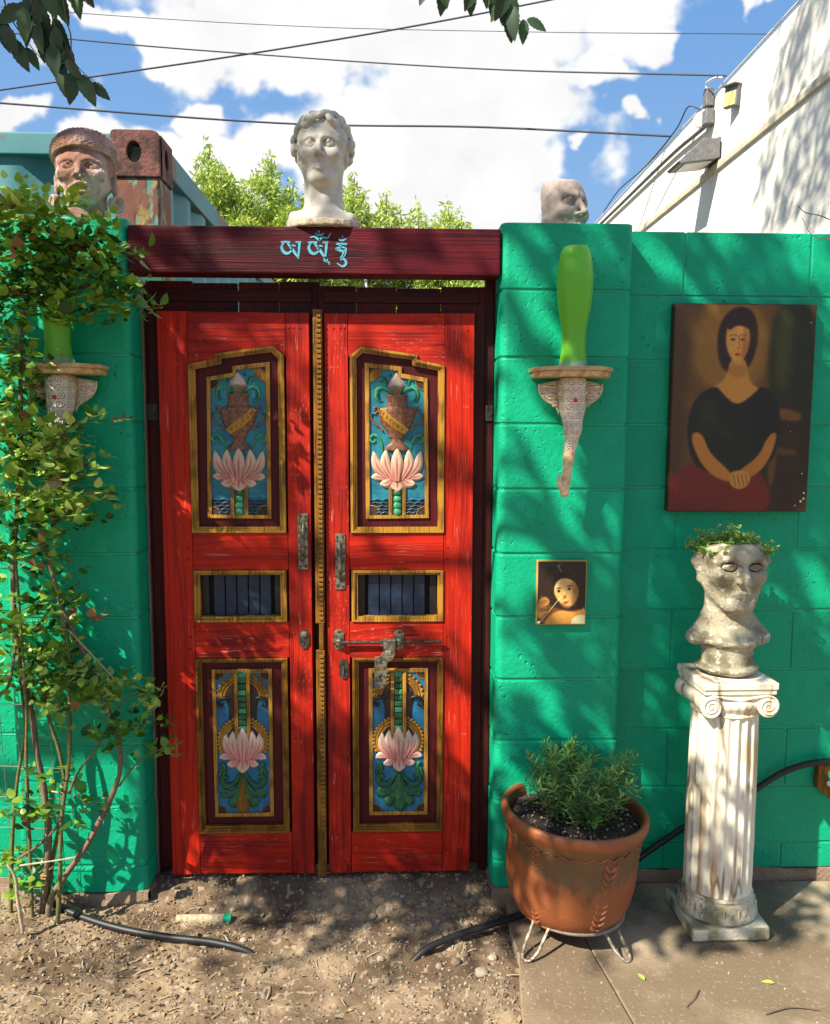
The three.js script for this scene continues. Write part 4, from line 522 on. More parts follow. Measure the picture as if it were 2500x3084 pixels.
function canvasTex(w, h, draw) { const c = document.createElement('canvas'); c.width = w; c.height = h; draw(c.getContext('2d'), w, h); const t = new THREE.CanvasTexture(c); t.colorSpace = THREE.SRGBColorSpace; return t; }
function picture(name, label, cat, [x, y, z], w, h, d, draw, edge, px = 768) {
  const t = thing(name, label, cat, [x, y, z]); const m = mesh('board', uvBox(rbox(w, h, d, 0.004, 3)).translate(0, 0, -d / 2), edge, t);
  const tx = canvasTex(px, Math.round(px * h / w), draw); const g = new THREE.PlaneGeometry(w - 0.007, h - 0.007).translate(0, 0, 0.0006); mesh('painted_face', g, new THREE.MeshPhysicalMaterial({ map: tx, roughness: 0.48 }), t); return t;
}
{
  const soft = (c, pts, col, blur = 0) => { c.save(); c.fillStyle = col; if (blur) c.filter = `blur(${blur}px)`; c.beginPath(); const n = pts.length; c.moveTo((pts[n - 1][0] + pts[0][0]) / 2, (pts[n - 1][1] + pts[0][1]) / 2); for (let i = 0; i < n; i++) { const q = pts[(i + 1) % n]; c.quadraticCurveTo(pts[i][0], pts[i][1], (pts[i][0] + q[0]) / 2, (pts[i][1] + q[1]) / 2); } c.fill(); c.restore(); };
  const brush = (c, w, h, n, len, s) => { const d = c.getImageData(0, 0, w, h).data, q = mulberry(s); c.lineCap = 'round'; for (let i = 0; i < n; i++) { const x = q() * w, y = q() * h, k = ((y | 0) * w + (x | 0)) * 4, j = (q() - 0.5) * 34, a = P3(x * 6 / w, y * 6 / w, s) * 5 + q() * 0.6, L = len * (0.4 + q()); c.globalAlpha = 0.5; c.strokeStyle = `rgb(${clamp(d[k] + j, 0, 255) | 0},${clamp(d[k + 1] + j * 0.85, 0, 255) | 0},${clamp(d[k + 2] + j * 0.55, 0, 255) | 0})`; c.lineWidth = len * (0.12 + 0.2 * q()); c.beginPath(); c.moveTo(x, y); c.lineTo(x + Math.cos(a) * L, y + Math.sin(a) * L); c.stroke(); } c.globalAlpha = 1; };
  const speckle = (c, w, h, n, r, s) => { const q = mulberry(s); for (let i = 0; i < n; i++) { c.globalAlpha = 0.02 + q() * 0.07; c.fillStyle = q() < 0.5 ? '#1a0f04' : '#c08a40'; c.beginPath(); c.ellipse(q() * w, q() * h, r * (0.3 + q()), r * (0.2 + q() * 0.6), q() * 3, 0, 7); c.fill(); } c.globalAlpha = 1; };
  // a plain studio portrait of the same colours: seated sitter in a dark dress, seen straight on
  picture('large_portrait', 'large brown unframed painting of a seated woman in a dark dress on the right wall', 'painting', [1.129, 1.617, -0.064], 0.456, 0.66, 0.034, (c, w, h) => {
    const S = w / 100, p = (a) => a.map(([x, y]) => [x * S, y * S]);
    c.fillStyle = '#5c3d12'; c.fillRect(0, 0, w, h);
    soft(c, p([[14, -4], [66, -4], [68, 60], [14, 62]]), '#8a5f1e', 26 * S / 8); soft(c, p([[68, -5], [105, -5], [105, 150], [68, 80]]), '#1d220a', 14); soft(c, p([[72, 2], [84, 0], [84, 60], [72, 60]]), '#3a3d12', 20); soft(c, p([[50, 66], [104, 66], [104, 150], [50, 150]]), '#2a1a0a', 24); soft(c, p([[-4, -4], [12, -4], [8, 150], [-4, 150]]), '#49300f', 14);
    soft(c, p([[70, 70], [94, 74], [93, 82], [70, 78]]), '#6d4415', 6); soft(c, p([[72, 76], [78, 76], [76, 128], [70, 128]]), '#5d3a12', 6); soft(c, p([[70, 98], [92, 101], [92, 106], [70, 104]]), '#573510', 6);
    soft(c, p([[-2, 116], [30, 108], [66, 112], [80, 150], [-2, 150]]), '#6e1c0c', 8); 
    soft(c, p([[34, 8], [44, 0], [56, 4], [60, 20], [57, 38], [50, 47], [36, 47], [31, 36], [30, 20]]), '#2c170e', 5);
    soft(c, p([[40, 36], [52, 36], [54, 54], [66, 60], [50, 74], [32, 62], [26, 58], [38, 52]]), '#c08232', 5);
    soft(c, p([[14, 66], [30, 55], [36, 62], [46, 71], [58, 62], [64, 55], [76, 64], [80, 90], [72, 116], [20, 120], [10, 92]]), '#14170d', 4);
    soft(c, p([[37, 14], [44, 9], [52, 13], [54, 25], [51, 36], [45.5, 41], [39, 36], [36, 25]]), '#cf9040', 4); soft(c, p([[38, 11], [46, 6], [53, 12], [54, 18], [45, 13], [37, 19]]), '#2c170e', 3);
    soft(c, p([[48, 14], [53, 16], [54, 27], [50, 36], [47, 38], [49, 26]]), 'rgba(140,80,30,0.55)', 5); soft(c, p([[38, 42], [52, 42], [53, 48], [46, 51], [39, 47]]), 'rgba(130,76,28,0.4)', 9); soft(c, p([[58, 64], [74, 66], [78, 90], [66, 112], [56, 90]]), 'rgba(4,6,3,0.5)', 10); soft(c, p([[18, 70], [28, 62], [36, 78], [24, 100]]), 'rgba(44,46,26,0.5)', 10); brush(c, w, h, 12000, 10, 3);
    for (const x of [41.5, 48.5]) { soft(c, p([[x - 2.4, 24], [x, 22.6], [x + 2.4, 24], [x, 25.2]]), '#5a4a22', 1.5); c.strokeStyle = '#6a3c16'; c.lineWidth = 0.5 * S; c.beginPath(); c.moveTo((x - 2.6) * S, 21.6 * S); c.quadraticCurveTo(x * S, 19.8 * S, (x + 2.6) * S, 21.4 * S); c.stroke(); }
    c.strokeStyle = '#9a5f28'; c.lineWidth = 0.6 * S; c.beginPath(); c.moveTo(45.6 * S, 22 * S); c.lineTo(46.6 * S, 30 * S); c.lineTo(44.6 * S, 30.4 * S); c.stroke(); soft(c, p([[42.4, 34], [45.2, 33], [48, 34], [45.2, 35.8]]), '#a5391f', 1.2);
    soft(c, p([[12, 90], [22, 88], [28, 104], [46, 118], [44, 126], [24, 116]]), '#b8742b', 4); soft(c, p([[78, 88], [70, 90], [64, 106], [48, 117], [50, 126], [70, 114]]), '#b06c28', 4);
    soft(c, p([[42, 117], [54, 115], [60, 122], [54, 130], [44, 128]]), '#c08234', 3); c.strokeStyle = '#7a4618'; for (let i = 0; i < 4; i++) { c.beginPath(); c.moveTo((46 + i * 3) * S, 119 * S); c.lineTo((48 + i * 3) * S, 127 * S); c.stroke(); }
    brush(c, w, h, 2500, 6, 4); speckle(c, w, h, 5000, 5, 5); c.fillStyle = '#d8cfae'; for (const [x, y, r] of [[97, 12, 0.4], [96, 118, 0.5], [98, 132, 0.7], [96, 138, 0.9], [92, 141, 0.5], [86, 88, 0.35], [98, 136, 0.8]]) { c.beginPath(); c.arc(x * S, y * S, r * S, 0, 7); c.fill(); }
  }, std({ color: lin(0.05, 0.022, 0.01), roughness: 0.6 }));
  picture('small_portrait', 'small creased print of a dark haired girl on the right pillar below the shelf', 'picture', [0.5455, 1.0395, 0.0215], 0.158, 0.206, 0.02, (c, w, h) => {
    const S = w / 100, p = (a) => a.map(([x, y]) => [x * S, y * S]); c.fillStyle = '#201a10'; c.fillRect(0, 0, w, h);
    soft(c, p([[0, 70], [30, 62], [60, 110], [104, 96], [104, 140], [0, 140]]), '#6a4018', 8); soft(c, p([[24, 110], [60, 98], [104, 92], [104, 140], [10, 140]]), '#c98e3c', 6);
    soft(c, p([[10, 30], [34, 14], [70, 14], [98, 34], [100, 84], [82, 108], [30, 96], [6, 74]]), '#2a1409', 6);
    soft(c, p([[30, 46], [40, 33], [60, 31], [78, 40], [86, 58], [82, 80], [70, 95], [58, 97], [44, 84], [33, 66]]), '#d9ab62', 4); soft(c, p([[66, 38], [82, 46], [88, 66], [78, 88], [68, 94], [74, 66]]), 'rgba(150,96,46,0.75)', 8); soft(c, p([[32, 48], [40, 38], [52, 36], [44, 48], [36, 60]]), 'rgba(236,205,140,0.8)', 6); soft(c, p([[46, 84], [60, 92], [72, 92], [64, 100], [52, 96]]), 'rgba(120,74,34,0.7)', 5);
    soft(c, p([[8, 60], [16, 26], [38, 8], [70, 8], [94, 28], [100, 70], [94, 104], [82, 96], [88, 66], [80, 44], [62, 34], [44, 36], [34, 50], [34, 70], [40, 84], [24, 92]]), '#22130a', 3); c.lineWidth = 0.8 * S; for (let i = 0; i < 60; i++) { if (i > 13 && i < 47) continue; c.globalAlpha = 0.5; c.strokeStyle = i % 3 ? '#4a2a14' : '#120904'; const k = i / 60; c.beginPath(); c.moveTo((54 + (k - 0.5) * 20) * S, (12 + (i % 7)) * S); c.quadraticCurveTo((54 + (k - 0.5) * 90) * S, (16 + Math.abs(k - 0.5) * 20) * S, (54 + (k - 0.5) * 84) * S, (60 + (i * 11) % 40) * S); c.stroke(); } c.globalAlpha = 1;
    const eye = (x, y, s) => { soft(c, p([[x - 9 * s, y - 4], [x, y - 9], [x + 10 * s, y - 6], [x, y - 5.5]]), '#3c2110', 1.5); soft(c, p([[x - 7 * s, y + 1], [x, y - 4], [x + 8 * s, y - 1], [x, y + 4]]), '#8a5a2c', 2); soft(c, p([[x - 6 * s, y], [x, y - 3], [x + 7 * s, y - 1], [x, y + 2.4]]), '#e6cc92', 1); c.fillStyle = '#160b04'; c.beginPath(); c.arc(x * S, y * S - 0.5 * S, 2.8 * S, 0, 7); c.fill(); };
    eye(44, 62, 0.85); eye(66, 57, 1); soft(c, p([[54, 72], [58, 68], [61, 74], [58, 78], [53, 78]]), '#94602c', 2); soft(c, p([[56, 58], [58, 68], [55, 72], [54, 62]]), 'rgba(240,214,150,0.7)', 2); soft(c, p([[52, 86], [58, 82.5], [62, 83.5], [67, 80], [63, 88], [56, 90]]), '#9a4a32', 1.5);
    soft(c, p([[0, 82], [14, 72], [24, 78], [26, 88], [12, 98], [18, 112], [0, 124]]), '#b07a3e', 3); for (let i = 0; i < 4; i++) soft(c, p([[2, 84 + i * 8], [20, 78 + i * 8], [23, 82 + i * 8], [4, 90 + i * 8]]), i & 1 ? '#c08a4c' : '#9a6632', 2);
    brush(c, w, h, 3500, 9, 8);
    soft(c, p([[72, 116], [104, 108], [104, 140], [70, 140]]), '#d8cc9c', 3); speckle(c, w, h, 1500, 4, 9); c.strokeStyle = '#e9dcae'; c.lineWidth = 0.9 * S; c.beginPath(); c.moveTo(5 * S, 128 * S); c.lineTo(50 * S, 72 * S); c.stroke(); c.lineWidth = 0.5 * S; c.beginPath(); c.moveTo(40 * S, 8 * S); c.lineTo(50 * S, 22 * S); c.moveTo(46 * S, 4 * S); c.lineTo(42 * S, 12 * S); c.stroke(); c.fillStyle = '#fbf3dc'; c.beginPath(); c.arc(3 * S, 127 * S, 3 * S, 0, 7); c.fill();
  }, std({ color: lin(0.42, 0.26, 0.07), roughness: 0.7 }), 384);
}
// ------------------------------------------------------------------ heads
function face(x, y, z, o) { // unit head: chin at y = 0, crown at y = 1, looking along +z
  const a = Math.abs(x) / (o.w ?? 1), j = o.j ?? 0;
  let d = ell(a, y - 0.62, z + 0.04, 0.36, 0.37, 0.42);
  d = smin(d, ell(a, y - 0.4, z - 0.06, 0.285 + (o.j ?? 0), 0.4, 0.31), 0.1); d = smin(d, ell(a, y - 0.09, z - 0.25, 0.12 + j, 0.1, 0.11), 0.12); d = smin(d, cap(a, y, z, 0.235, 0.29, 0.0, 0.1, 0.08, 0.22, 0.08, 0.07), 0.1); d = smin(d, ell(a - 0.185, y - 0.41, z - 0.25, 0.1, 0.08, 0.09), 0.1);
  d = smin(d, cap(a, y, z, 0.045, 0.605, 0.345, 0.235, 0.59, 0.245, 0.05, 0.045), 0.06);
  d = smax(d, -ell(a - 0.145, y - 0.535, z - 0.375, 0.095, 0.056, 0.1), 0.05);
  d = smin(d, cap(a, y, z, 0, 0.6, 0.352, 0, 0.39, o.n ?? 0.46, 0.03, 0.043), 0.022); d = smin(d, ell(a - 0.05, y - 0.372, z - 0.4, 0.034, 0.03, 0.045), 0.03);
  d = smax(d, -ell(a - 0.024, y - 0.348, z - 0.44, 0.014, 0.014, 0.03), 0.012);
  d = smin(d, ell(a - 0.142, y - 0.53, z - 0.285, 0.078, 0.062, 0.066), 0.008);
  d = smin(d, Math.min(cap(a, y, z, 0.068, 0.53, 0.335, 0.135, 0.57, 0.352, 0.013, 0.018), cap(a, y, z, 0.135, 0.57, 0.352, 0.218, 0.528, 0.285, 0.018, 0.012)), 0.009); d = smin(d, Math.min(cap(a, y, z, 0.068, 0.526, 0.335, 0.14, 0.488, 0.34, 0.011), cap(a, y, z, 0.14, 0.488, 0.34, 0.21, 0.522, 0.288, 0.01)), 0.009);
  if (!o.open) { d = smin(d, cap(a, y, z, 0, 0.24, 0.383, 0.1, 0.213, 0.325, 0.028, 0.012), 0.016); d = smin(d, cap(a, y, z, 0, 0.184, 0.378, 0.08, 0.204, 0.325, 0.032, 0.014), 0.016); d = smax(d, -cap(a, y, z, 0, 0.2125, 0.42, 0.115, 0.209, 0.35, 0.014, 0.009), 0.008); d = smax(d, -cap(a, y, z, 0, 0.31, 0.41, 0, 0.27, 0.405, 0.012), 0.02); } else {
    d = smin(d, cap(a, y, z, 0, 0.275, 0.385, 0.125, 0.205, 0.315, 0.03, 0.018), 0.03); d = smin(d, cap(a, y, z, 0, 0.135, 0.36, 0.11, 0.17, 0.315, 0.032, 0.016), 0.03); d = smax(d, -ell(a, y - 0.2, z - 0.4, 0.095, 0.042, 0.14), 0.016); }
  if (o.ears !== false) { const ex = a - 0.345, ey = y - 0.48, ez = z + 0.03; d = smin(d, Math.max(ell(ex, ey, ez, 0.045, 0.14, 0.085), -ell(ex - 0.045, ey - 0.015, ez - 0.015, 0.035, 0.095, 0.05)), 0.02); d = smin(d, ell(ex, ey + 0.12, ez - 0.02, 0.03, 0.04, 0.035), 0.02); }
  return d;
}
function headMesh(f, lo, hi, cell, s) { const g = nets(f, lo.map((v) => v / s), hi.map((v) => v / s), cell / s); g.scale(s, s, s); return uvSoft(g); }
{ // classical bust on the lintel
  const t = thing('classical_bust', 'pale grey plaster bust of a curly haired youth standing on the gate lintel', 'bust', [-0.199, 2.152, -0.046]); t.rotation.y = -0.06;
  const s = 0.206, curls = [], q = mulberry(5), N = 130;
  for (let i = 0; i < N; i++) { const yy = 1 - 2 * (i + 0.5) / N, r = Math.sqrt(1 - yy * yy), a = i * 2.39996 + 0.3 * q(), x = r * Math.cos(a), z = r * Math.sin(a); const Y = 0.6 + yy * 0.42, hair = (Y > 0.865 - 0.07 * Math.abs(x) || z < 0.28 - 0.1 * Math.abs(x)) && (Y > 0.84 || Math.abs(x) > 0.74 || z < 0.2) && (Y > 0.3) && !(Math.abs(x) > 0.6 && Y < 0.53 && z > -0.3); if (!hair) continue; const c = [x * 0.425, 0.62 + yy * 0.425, -0.04 + z * 0.445], R0 = 0.05 + q() * 0.024; let n = [x + (q() - 0.5) * 0.9, yy + (q() - 0.5) * 0.9, z + (q() - 0.5) * 0.9]; const l = Math.hypot(...n); n = n.map((v) => v / l); curls.push([...c, ...n, R0, 0.032 + q() * 0.013]); }
  const F = (x, y, z) => {
    let d = face(x, y, z, {}), hair = ell(x, y - 0.625, z + 0.06, 0.375, 0.375, 0.43);
    hair = smax(hair, -ell(x, y - 0.48, z - 0.3, 0.3, 0.4, 0.3), 0.06); d = smin(d, hair, 0.03);
    if (d < 0.14 && y > 0.2) for (const c of curls) { const dx = x - c[0], dy = y - c[1], dz = z - c[2], m = dx * dx + dy * dy + dz * dz; if (m > 0.03) continue; const h = dx * c[3] + dy * c[4] + dz * c[5], k = Math.sqrt(Math.max(0, m - h * h)); d = smin(d, Math.hypot(k - c[6], h) - c[7], 0.014); }
    d = smin(d, cap(x, y, z, 0, 0.16, -0.08, 0, -0.36, -0.08, 0.285, 0.285), 0.08); for (const e of [-1, 1]) d = smin(d, cap(x, y, z, e * 0.15, 0.2, 0.06, e * 0.035, -0.36, 0.19, 0.05, 0.05), 0.08);
    d = smin(d, ell(x, y + 0.52, z + 0.05, 0.56, 0.2, 0.33), 0.16); d = smin(d, cap(x, y, z, -0.42, -0.42, 0.1, 0.42, -0.44, 0.1, 0.06), 0.1);
    d = smax(d, -(y + 0.535 - 0.035 * Math.cos(x * 5) * sm(0.05, 0.25, z)), 0.03); if (hair < 0.05 && d < 0.08) d -= 0.016 * (1 - 2.4 * Math.abs(P3(x * 15, y * 15, z * 15))) * sm(0.05, 0, hair) * (y > 0.25 ? 1 : 0); return d + 0.006 * P3(x * 9, y * 9, z * 9);
  };
  const off = 0.123; const g = headMesh(F, [-0.135, -0.13, -0.12], [0.135, 0.245, 0.12], 0.0029, s); mesh('head', g.translate(0, off, 0), M.plaster, t);
  const b = extrude([...Array.from({ length: 21 }, (_, i) => { const a = Math.PI * i / 20; return [0.112 * Math.cos(a), 0.064 * Math.sin(a)]; }), ...Array.from({ length: 12 }, (_, i) => { const a = Math.PI + Math.PI * (i + 0.5) / 12; return [0.112 * Math.cos(a), 0.075 * Math.sin(a)]; })], 0.022, 0.005, 2).rotateX(-Math.PI / 2); const bp = b.attributes.position; for (let i = 0; i < bp.count; i++) if (bp.getY(i) > 0.01) bp.setY(i, bp.getY(i) + 0.006 * P3(bp.getX(i) * 30, 1, bp.getZ(i) * 30)); mesh('broken_base', uvSoft(b), M.plasterSoil, t);
}
{ // terracotta head with a knobbed cap
  const t = thing('terracotta_head', 'weathered terracotta head with knobbed cap and ear spools on the left pillar', 'sculpture', [-0.965, 2.176, -0.2]); t.rotation.y = 0.1;
  const s = 0.201, F = (x, y, z) => {
    let d = face(x, y, z, { open: true, ears: false, n: 0.48, w: 1.27 }); const line = 0.8 - 0.12 * (Math.abs(x) / 0.5) ** 2 - 0.1 * sm(0.2, -0.2, z);
    let cp = ell(x, y - 0.78, z + 0.07, 0.52, 0.4, 0.5); const A = Math.atan2(x, z + 0.07), row = (y - 0.5) * 15, kn = Math.cos(A * 24 + (Math.floor(row) % 2) * Math.PI) * Math.cos((row - Math.floor(row) - 0.5) * Math.PI * 2) * 0.5 + 0.5; cp -= 0.026 * kn * sm(0.03, 0.1, y - line); cp = smax(cp, line - y, 0.03); d = smin(d, cp, 0.012);
    for (const e of [-1, 1]) { const X = x * e; d = smin(d, ell(X - 0.44, y - 0.34, z + 0.04, 0.045, 0.2, 0.08), 0.03); const u = (X - 0.47) * 0.8 + (z - 0.03) * 0.6, v = -(X - 0.47) * 0.6 + (z - 0.03) * 0.8, r = Math.hypot(y - 0.03, v), disc = Math.max(r - 0.125, Math.abs(u) - 0.055); d = smin(d, disc, 0.03); d = smax(d, -Math.max(r - 0.075, 0.02 - u), 0.02); }
    d = smin(d, cap(x, y, z, 0, 0.15, -0.06, 0, -0.4, -0.08, 0.31, 0.33), 0.05); d = smin(d, ell(x, y + 0.34, z + 0.06, 0.48, 0.1, 0.36), 0.1); d = smax(d, -(y + 0.376), 0.02); return d + 0.01 * P3(x * 8, y * 8, z * 8) + 0.005 * P3(x * 22, y * 22, z * 22);
  };
  mesh('head', headMesh(F, [-0.13, -0.08, -0.12], [0.13, 0.25, 0.125], 0.0028, s).translate(0, 0.0757, 0), M.claySkin, t);
}
{ // mask fragment on the right pillar
  const t = thing('mask_fragment', 'broken grey clay face fragment with one eye showing on the right pillar top', 'sculpture', [0.555, 2.176, -0.2]); t.rotation.y = 0.62; t.rotation.x = -0.05;
  const s = 0.235, F = (x, y, z) => { let d = face(x, y, z, { w: 1.02, ears: false, n: 0.47 }); d = Math.max(d, -ell(x, y - 0.5, z + 0.06, 0.31, 0.5, 0.35)); d = smax(d, y - (0.86 + 0.03 * P3(x * 7, 1, z * 7) - 0.05 * sm(0.1, 0.4, -x)), 0.02); d = smax(d, -(z + 0.02), 0.02); d = smax(d, -(x + 0.35 + 0.03 * P3(1, y * 6, z * 5)), 0.02); return smax(d, 0.16 - y, 0.01) + 0.005 * P3(x * 9, y * 9, z * 9); };
  mesh('face', headMesh(F, [-0.11, 0.03, -0.06], [0.11, 0.215, 0.13], 0.0028, s).translate(0, -0.038, 0), M.maskClay, t);
}
// ------------------------------------------------------------------ column and planter head
{
  const t = thing('fluted_column', 'stained white fluted pedestal column with scroll capital before the right wall', 'column', [1.036, SLAB, 0.128], undefined, 0.02);
  const pl = rbox(0.242, 0.045, 0.242, 0.012, 4); const pp = pl.attributes.position; for (let i = 0; i < pp.count; i++) { const x = pp.getX(i), y = pp.getY(i), z = pp.getZ(i), n = 0.003 * P3(x * 30, y * 30, z * 30); pp.setXYZ(i, x + n, y + n * 0.6, z + n); } pl.computeVertexNormals(); mesh('plinth', uvSoft(pl).translate(0, 0.0225, 0), M.mossy, t);
  const ringP = (prof, mod) => patch(96, prof.length - 1, (u, v) => { const [r, y] = prof[Math.round(v * (prof.length - 1))], a = -u * Math.PI * 2, rr = r + (mod ? mod(a, y) : 0); return [Math.cos(a) * rr, y, Math.sin(a) * rr]; }, null, (u, v, p) => [u * 0.7, p[1]]);
  const pts = (a) => new THREE.SplineCurve(a.map((q) => V2(...q))).getPoints(26).map((q) => [q.x, q.y]);
  mesh('base_moulding', uvSoft(ringP(pts([[0.112, 0.044], [0.121, 0.054], [0.117, 0.066], [0.11, 0.08], [0.108, 0.1], [0.104, 0.108], [0.107, 0.114], [0.103, 0.121], [0.098, 0.126]]), (a, y) => (y > 0.055 && y < 0.1 ? 0.0045 * Math.pow(Math.abs(Math.cos(a * 8)), 0.7) * Math.sin((y - 0.055) / 0.045 * Math.PI) - 0.003 * Math.exp(-((Math.sin(a * 8) / 0.16) ** 2)) : 0) + (y > 0.108 && y < 0.118 ? 0.0012 * Math.cos(a * 60) : 0))), M.mossy, t);
  const eggs = []; for (let i = 0; i < 16; i++) { const a = (i / 16) * Math.PI * 2; for (const [da, w] of [[0, 0.008], [Math.PI / 16, 0.003]]) eggs.push(new THREE.SphereGeometry(1, 10, 8).scale(w, w === 0.003 ? 0.018 : 0.014, 0.005).translate(0, 0.078, 0.1135).rotateY(a + da)); } mesh('egg_and_dart', uvSoft(merge(eggs)), M.mossy, t);
  const shaft = patch(240, 40, (u, v) => { const a = -u * Math.PI * 2, y = lerp(0.124, 0.69, v), f = sm(0.0, 0.05, v) * sm(1, 0.96, v), ph = u * 20 % 1, fl = Math.pow(Math.sin(Math.PI * clamp((ph - 0.12) / 0.76)), 0.75), r = 0.1025 - 0.004 * v + 0.0012 * Math.sin(v * 3.1) - 0.009 * fl * f + 0.0012 * P3(a * 4, y * 24, 2); return [Math.cos(a) * r, y, Math.sin(a) * r]; }, null, (u, v, p) => [u * 0.65, p[1] + 0.1]);
  mesh('shaft', shaft, M.marble, t);
  const capG = [ringP(pts([[0.097, 0.686], [0.103, 0.692], [0.098, 0.7], [0.1, 0.706], [0.109, 0.72], [0.11, 0.735], [0.1, 0.748]]), (a, y) => (y > 0.704 && y < 0.738 ? 0.002 * Math.cos(a * 30) : 0))];
  const cp = mesh('capital', uvSoft(merge([...capG, rbox(0.2, 0.04, 0.2, 0.006, 3).translate(0, 0.745, 0)])), M.marble, t);
  for (const s of [-1, 1]) { const vol = patch(40, 14, (u, v) => { const a = u * Math.PI * 2, z = lerp(-0.105, 0.105, v), r = 0.034 * (0.78 + 0.22 * Math.pow(Math.abs(v * 2 - 1), 2)) * (v === 0 || v === 1 ? 0.97 : 1); return [s * 0.086 + Math.cos(a) * r, 0.728 + Math.sin(a) * r, z]; }); const parts = [vol]; for (const e of [-1, 1]) { parts.push(new THREE.CircleGeometry(0.033, 32).translate(s * 0.086, 0.728, 0.1045).rotateY(e < 0 ? Math.PI : 0)); const sp = []; for (let i = 0; i <= 40; i++) { const k = i / 40, a = s * (1.57 - k * 4.4 * Math.PI) , r = lerp(0.031, 0.004, k); sp.push([e * (s * 0.086 + s * Math.cos(a) * r * s), 0.728 + Math.sin(a) * r, e * 0.105, lerp(0.0036, 0.0022, k)]); } parts.push(limb(sp, 90, 6)); } mesh('volute', uvSoft(merge(parts)), M.marble, cp); }
  mesh('cushion_band', uvSoft(merge([-1, 1].map((e) => limb([[-0.086, 0.76, e * 0.102, 0.005], [-0.03, 0.752, e * 0.104, 0.005], [0, 0.747, e * 0.104, 0.005], [0.03, 0.752, e * 0.104, 0.005], [0.086, 0.76, e * 0.102, 0.005]], 24, 6)))), M.marble, cp);
  const ab = merge([rbox(0.218, 0.016, 0.212, 0.003, 2).translate(0, 0.771, 0), rbox(0.226, 0.022, 0.22, 0.004, 3).translate(0, 0.789, 0)]); mesh('abacus', uvBox(ab), M.marble, t);
}
{
  const t = thing('head_planter', 'mossy stone planter shaped as a head with herbs growing from its crown', 'planter', [1.037, 0.812, 0.128]); t.rotation.y = -0.02;
  const s = 0.258, cy = 0.203, F = (x, y, z) => {
    let d = face(x, y, z, { w: 1.04, ears: false, n: 0.5, j: 0.02 });
    for (const e of [-1, 1]) { const X = x * e; d = smin(d, cap(X, y, z, 0.34, 0.42, -0.03, 0.415, 0.55, -0.03, 0.05, 0.04), 0.07); d = smin(d, cap(X, y, z, 0.415, 0.55, -0.03, 0.34, 0.72, -0.02, 0.04, 0.05), 0.06); d = smin(d, ell(X - 0.345, y - 0.34, z + 0.05, 0.04, 0.05, 0.06), 0.04); d = smax(d, -cap(X, y, z, 0.37, 0.7, 0.1, 0.33, 0.45, 0.14, 0.016), 0.02); d = Math.max(d, -Math.max(Math.abs(ell(X - 0.145, y - 0.53, z - 0.3, 0.083, 0.046, 0.16)) - 0.006, 0.25 - z)); }
    d = smin(d, cap(x, y, z, 0, 0.15, -0.06, 0, -0.42, -0.06, 0.265, 0.27), 0.06); for (const e of [-1, 1]) { d = smin(d, cap(x, y, z, e * 0.26, -0.12, -0.06, e * 0.42, -0.34, -0.02, 0.05, 0.075), 0.12); d = smin(d, ell(x - e * 0.4, y + 0.36, z + 0.02, 0.075, 0.065, 0.12), 0.05); }
    d = smin(d, ell(x, y + 0.37, z + 0.0, 0.36, 0.1, 0.34), 0.12); d = smin(d, cap(x, y, z, 0, -0.4, -0.02, 0, -0.7, -0.02, 0.29, 0.29), 0.03); d = smin(d, ell(x, y + 0.7, z + 0.02, 0.365, 0.075, 0.34), 0.03); d = smax(d, -(y + 0.765), 0.015);
    d = smax(d, y - (0.79 - 0.1 * sm(0.2, 0.42, Math.abs(x)) - 0.1 * sm(0.1, -0.4, z)) - 0.015 * P3(x * 6, 3, z * 6), 0.03); d = smax(d, -ell(x, y - 0.8, z + 0.05, 0.3, 0.3, 0.33), 0.03);
    return d + 0.008 * F3(x * 6, y * 6, z * 6, 3) + 0.004 * P3(x * 26, y * 26, z * 26);
  };
  mesh('head', headMesh(F, [-0.135, -0.206, -0.12], [0.135, 0.215, 0.14], 0.0028, s).translate(0, cy, 0), M.stone, t);
  mesh('soil', uvSoft(new THREE.SphereGeometry(0.08, 24, 8, 0, 7, 0, 1.3).scale(1, 0.25, 0.95).translate(0, cy + 0.165, -0.01)), M.soil, t);
  // low small-leaved herb
  const st = [], lf = [], q = mulberry(31), leaf = patch(2, 2, (u, v) => [(u - 0.5) * 0.0085 * Math.sin(Math.PI * (0.15 + v * 0.8)), v * 0.0095, 0.0012 * Math.abs(u - 0.5)]);
  for (let i = 0; i < 300; i++) { const a = q() * 6.283, r = Math.sqrt(q()) * 0.092, x = Math.cos(a) * r * 1.05, z = Math.sin(a) * r * 0.95 - 0.01, h = 0.02 + q() * 0.05 * (1 - r / 0.14) + (q() < 0.1 ? 0.03 : 0), ox = x * 0.4 + (q() - 0.5) * 0.02 , oz = z * 0.4 + (q() - 0.5) * 0.02, y0 = cy + 0.175 - r * 0.2; const drop = r > 0.07 ? -0.02 * q() : 0; const pt = [[x, y0, z, 0.0008], [x + ox * 0.5, y0 + h * 0.6, z + oz * 0.5, 0.0007], [x + ox, y0 + h + drop, z + oz, 0.0005]]; st.push(limb(pt, 5, 4, false)); const c = new THREE.CatmullRomCurve3(pt.map((p) => V(...p))); const n = 7 + Math.floor(h * 180); for (let k = 0; k < n; k++) { const p = c.getPoint(0.15 + 0.85 * k / n), g = leaf.clone(); g.scale(0.8 + q() * 0.6, 0.8 + q() * 0.6, 1); g.rotateX(0.5 + q() * 0.9).rotateY(k * 2.4 + q()).translate(p.x, p.y, p.z); lf.push(g); } }
  const pt = thing('potted_herb', 'small pale green herb sprouting from the head shaped planter', 'plant', [1.037, 0.812, 0.118]); mesh('stems', merge(st), M.stem, pt); const fo = mesh('foliage', merge(lf), M.herb[2], pt); fo.userData.kind = 'stuff';
}
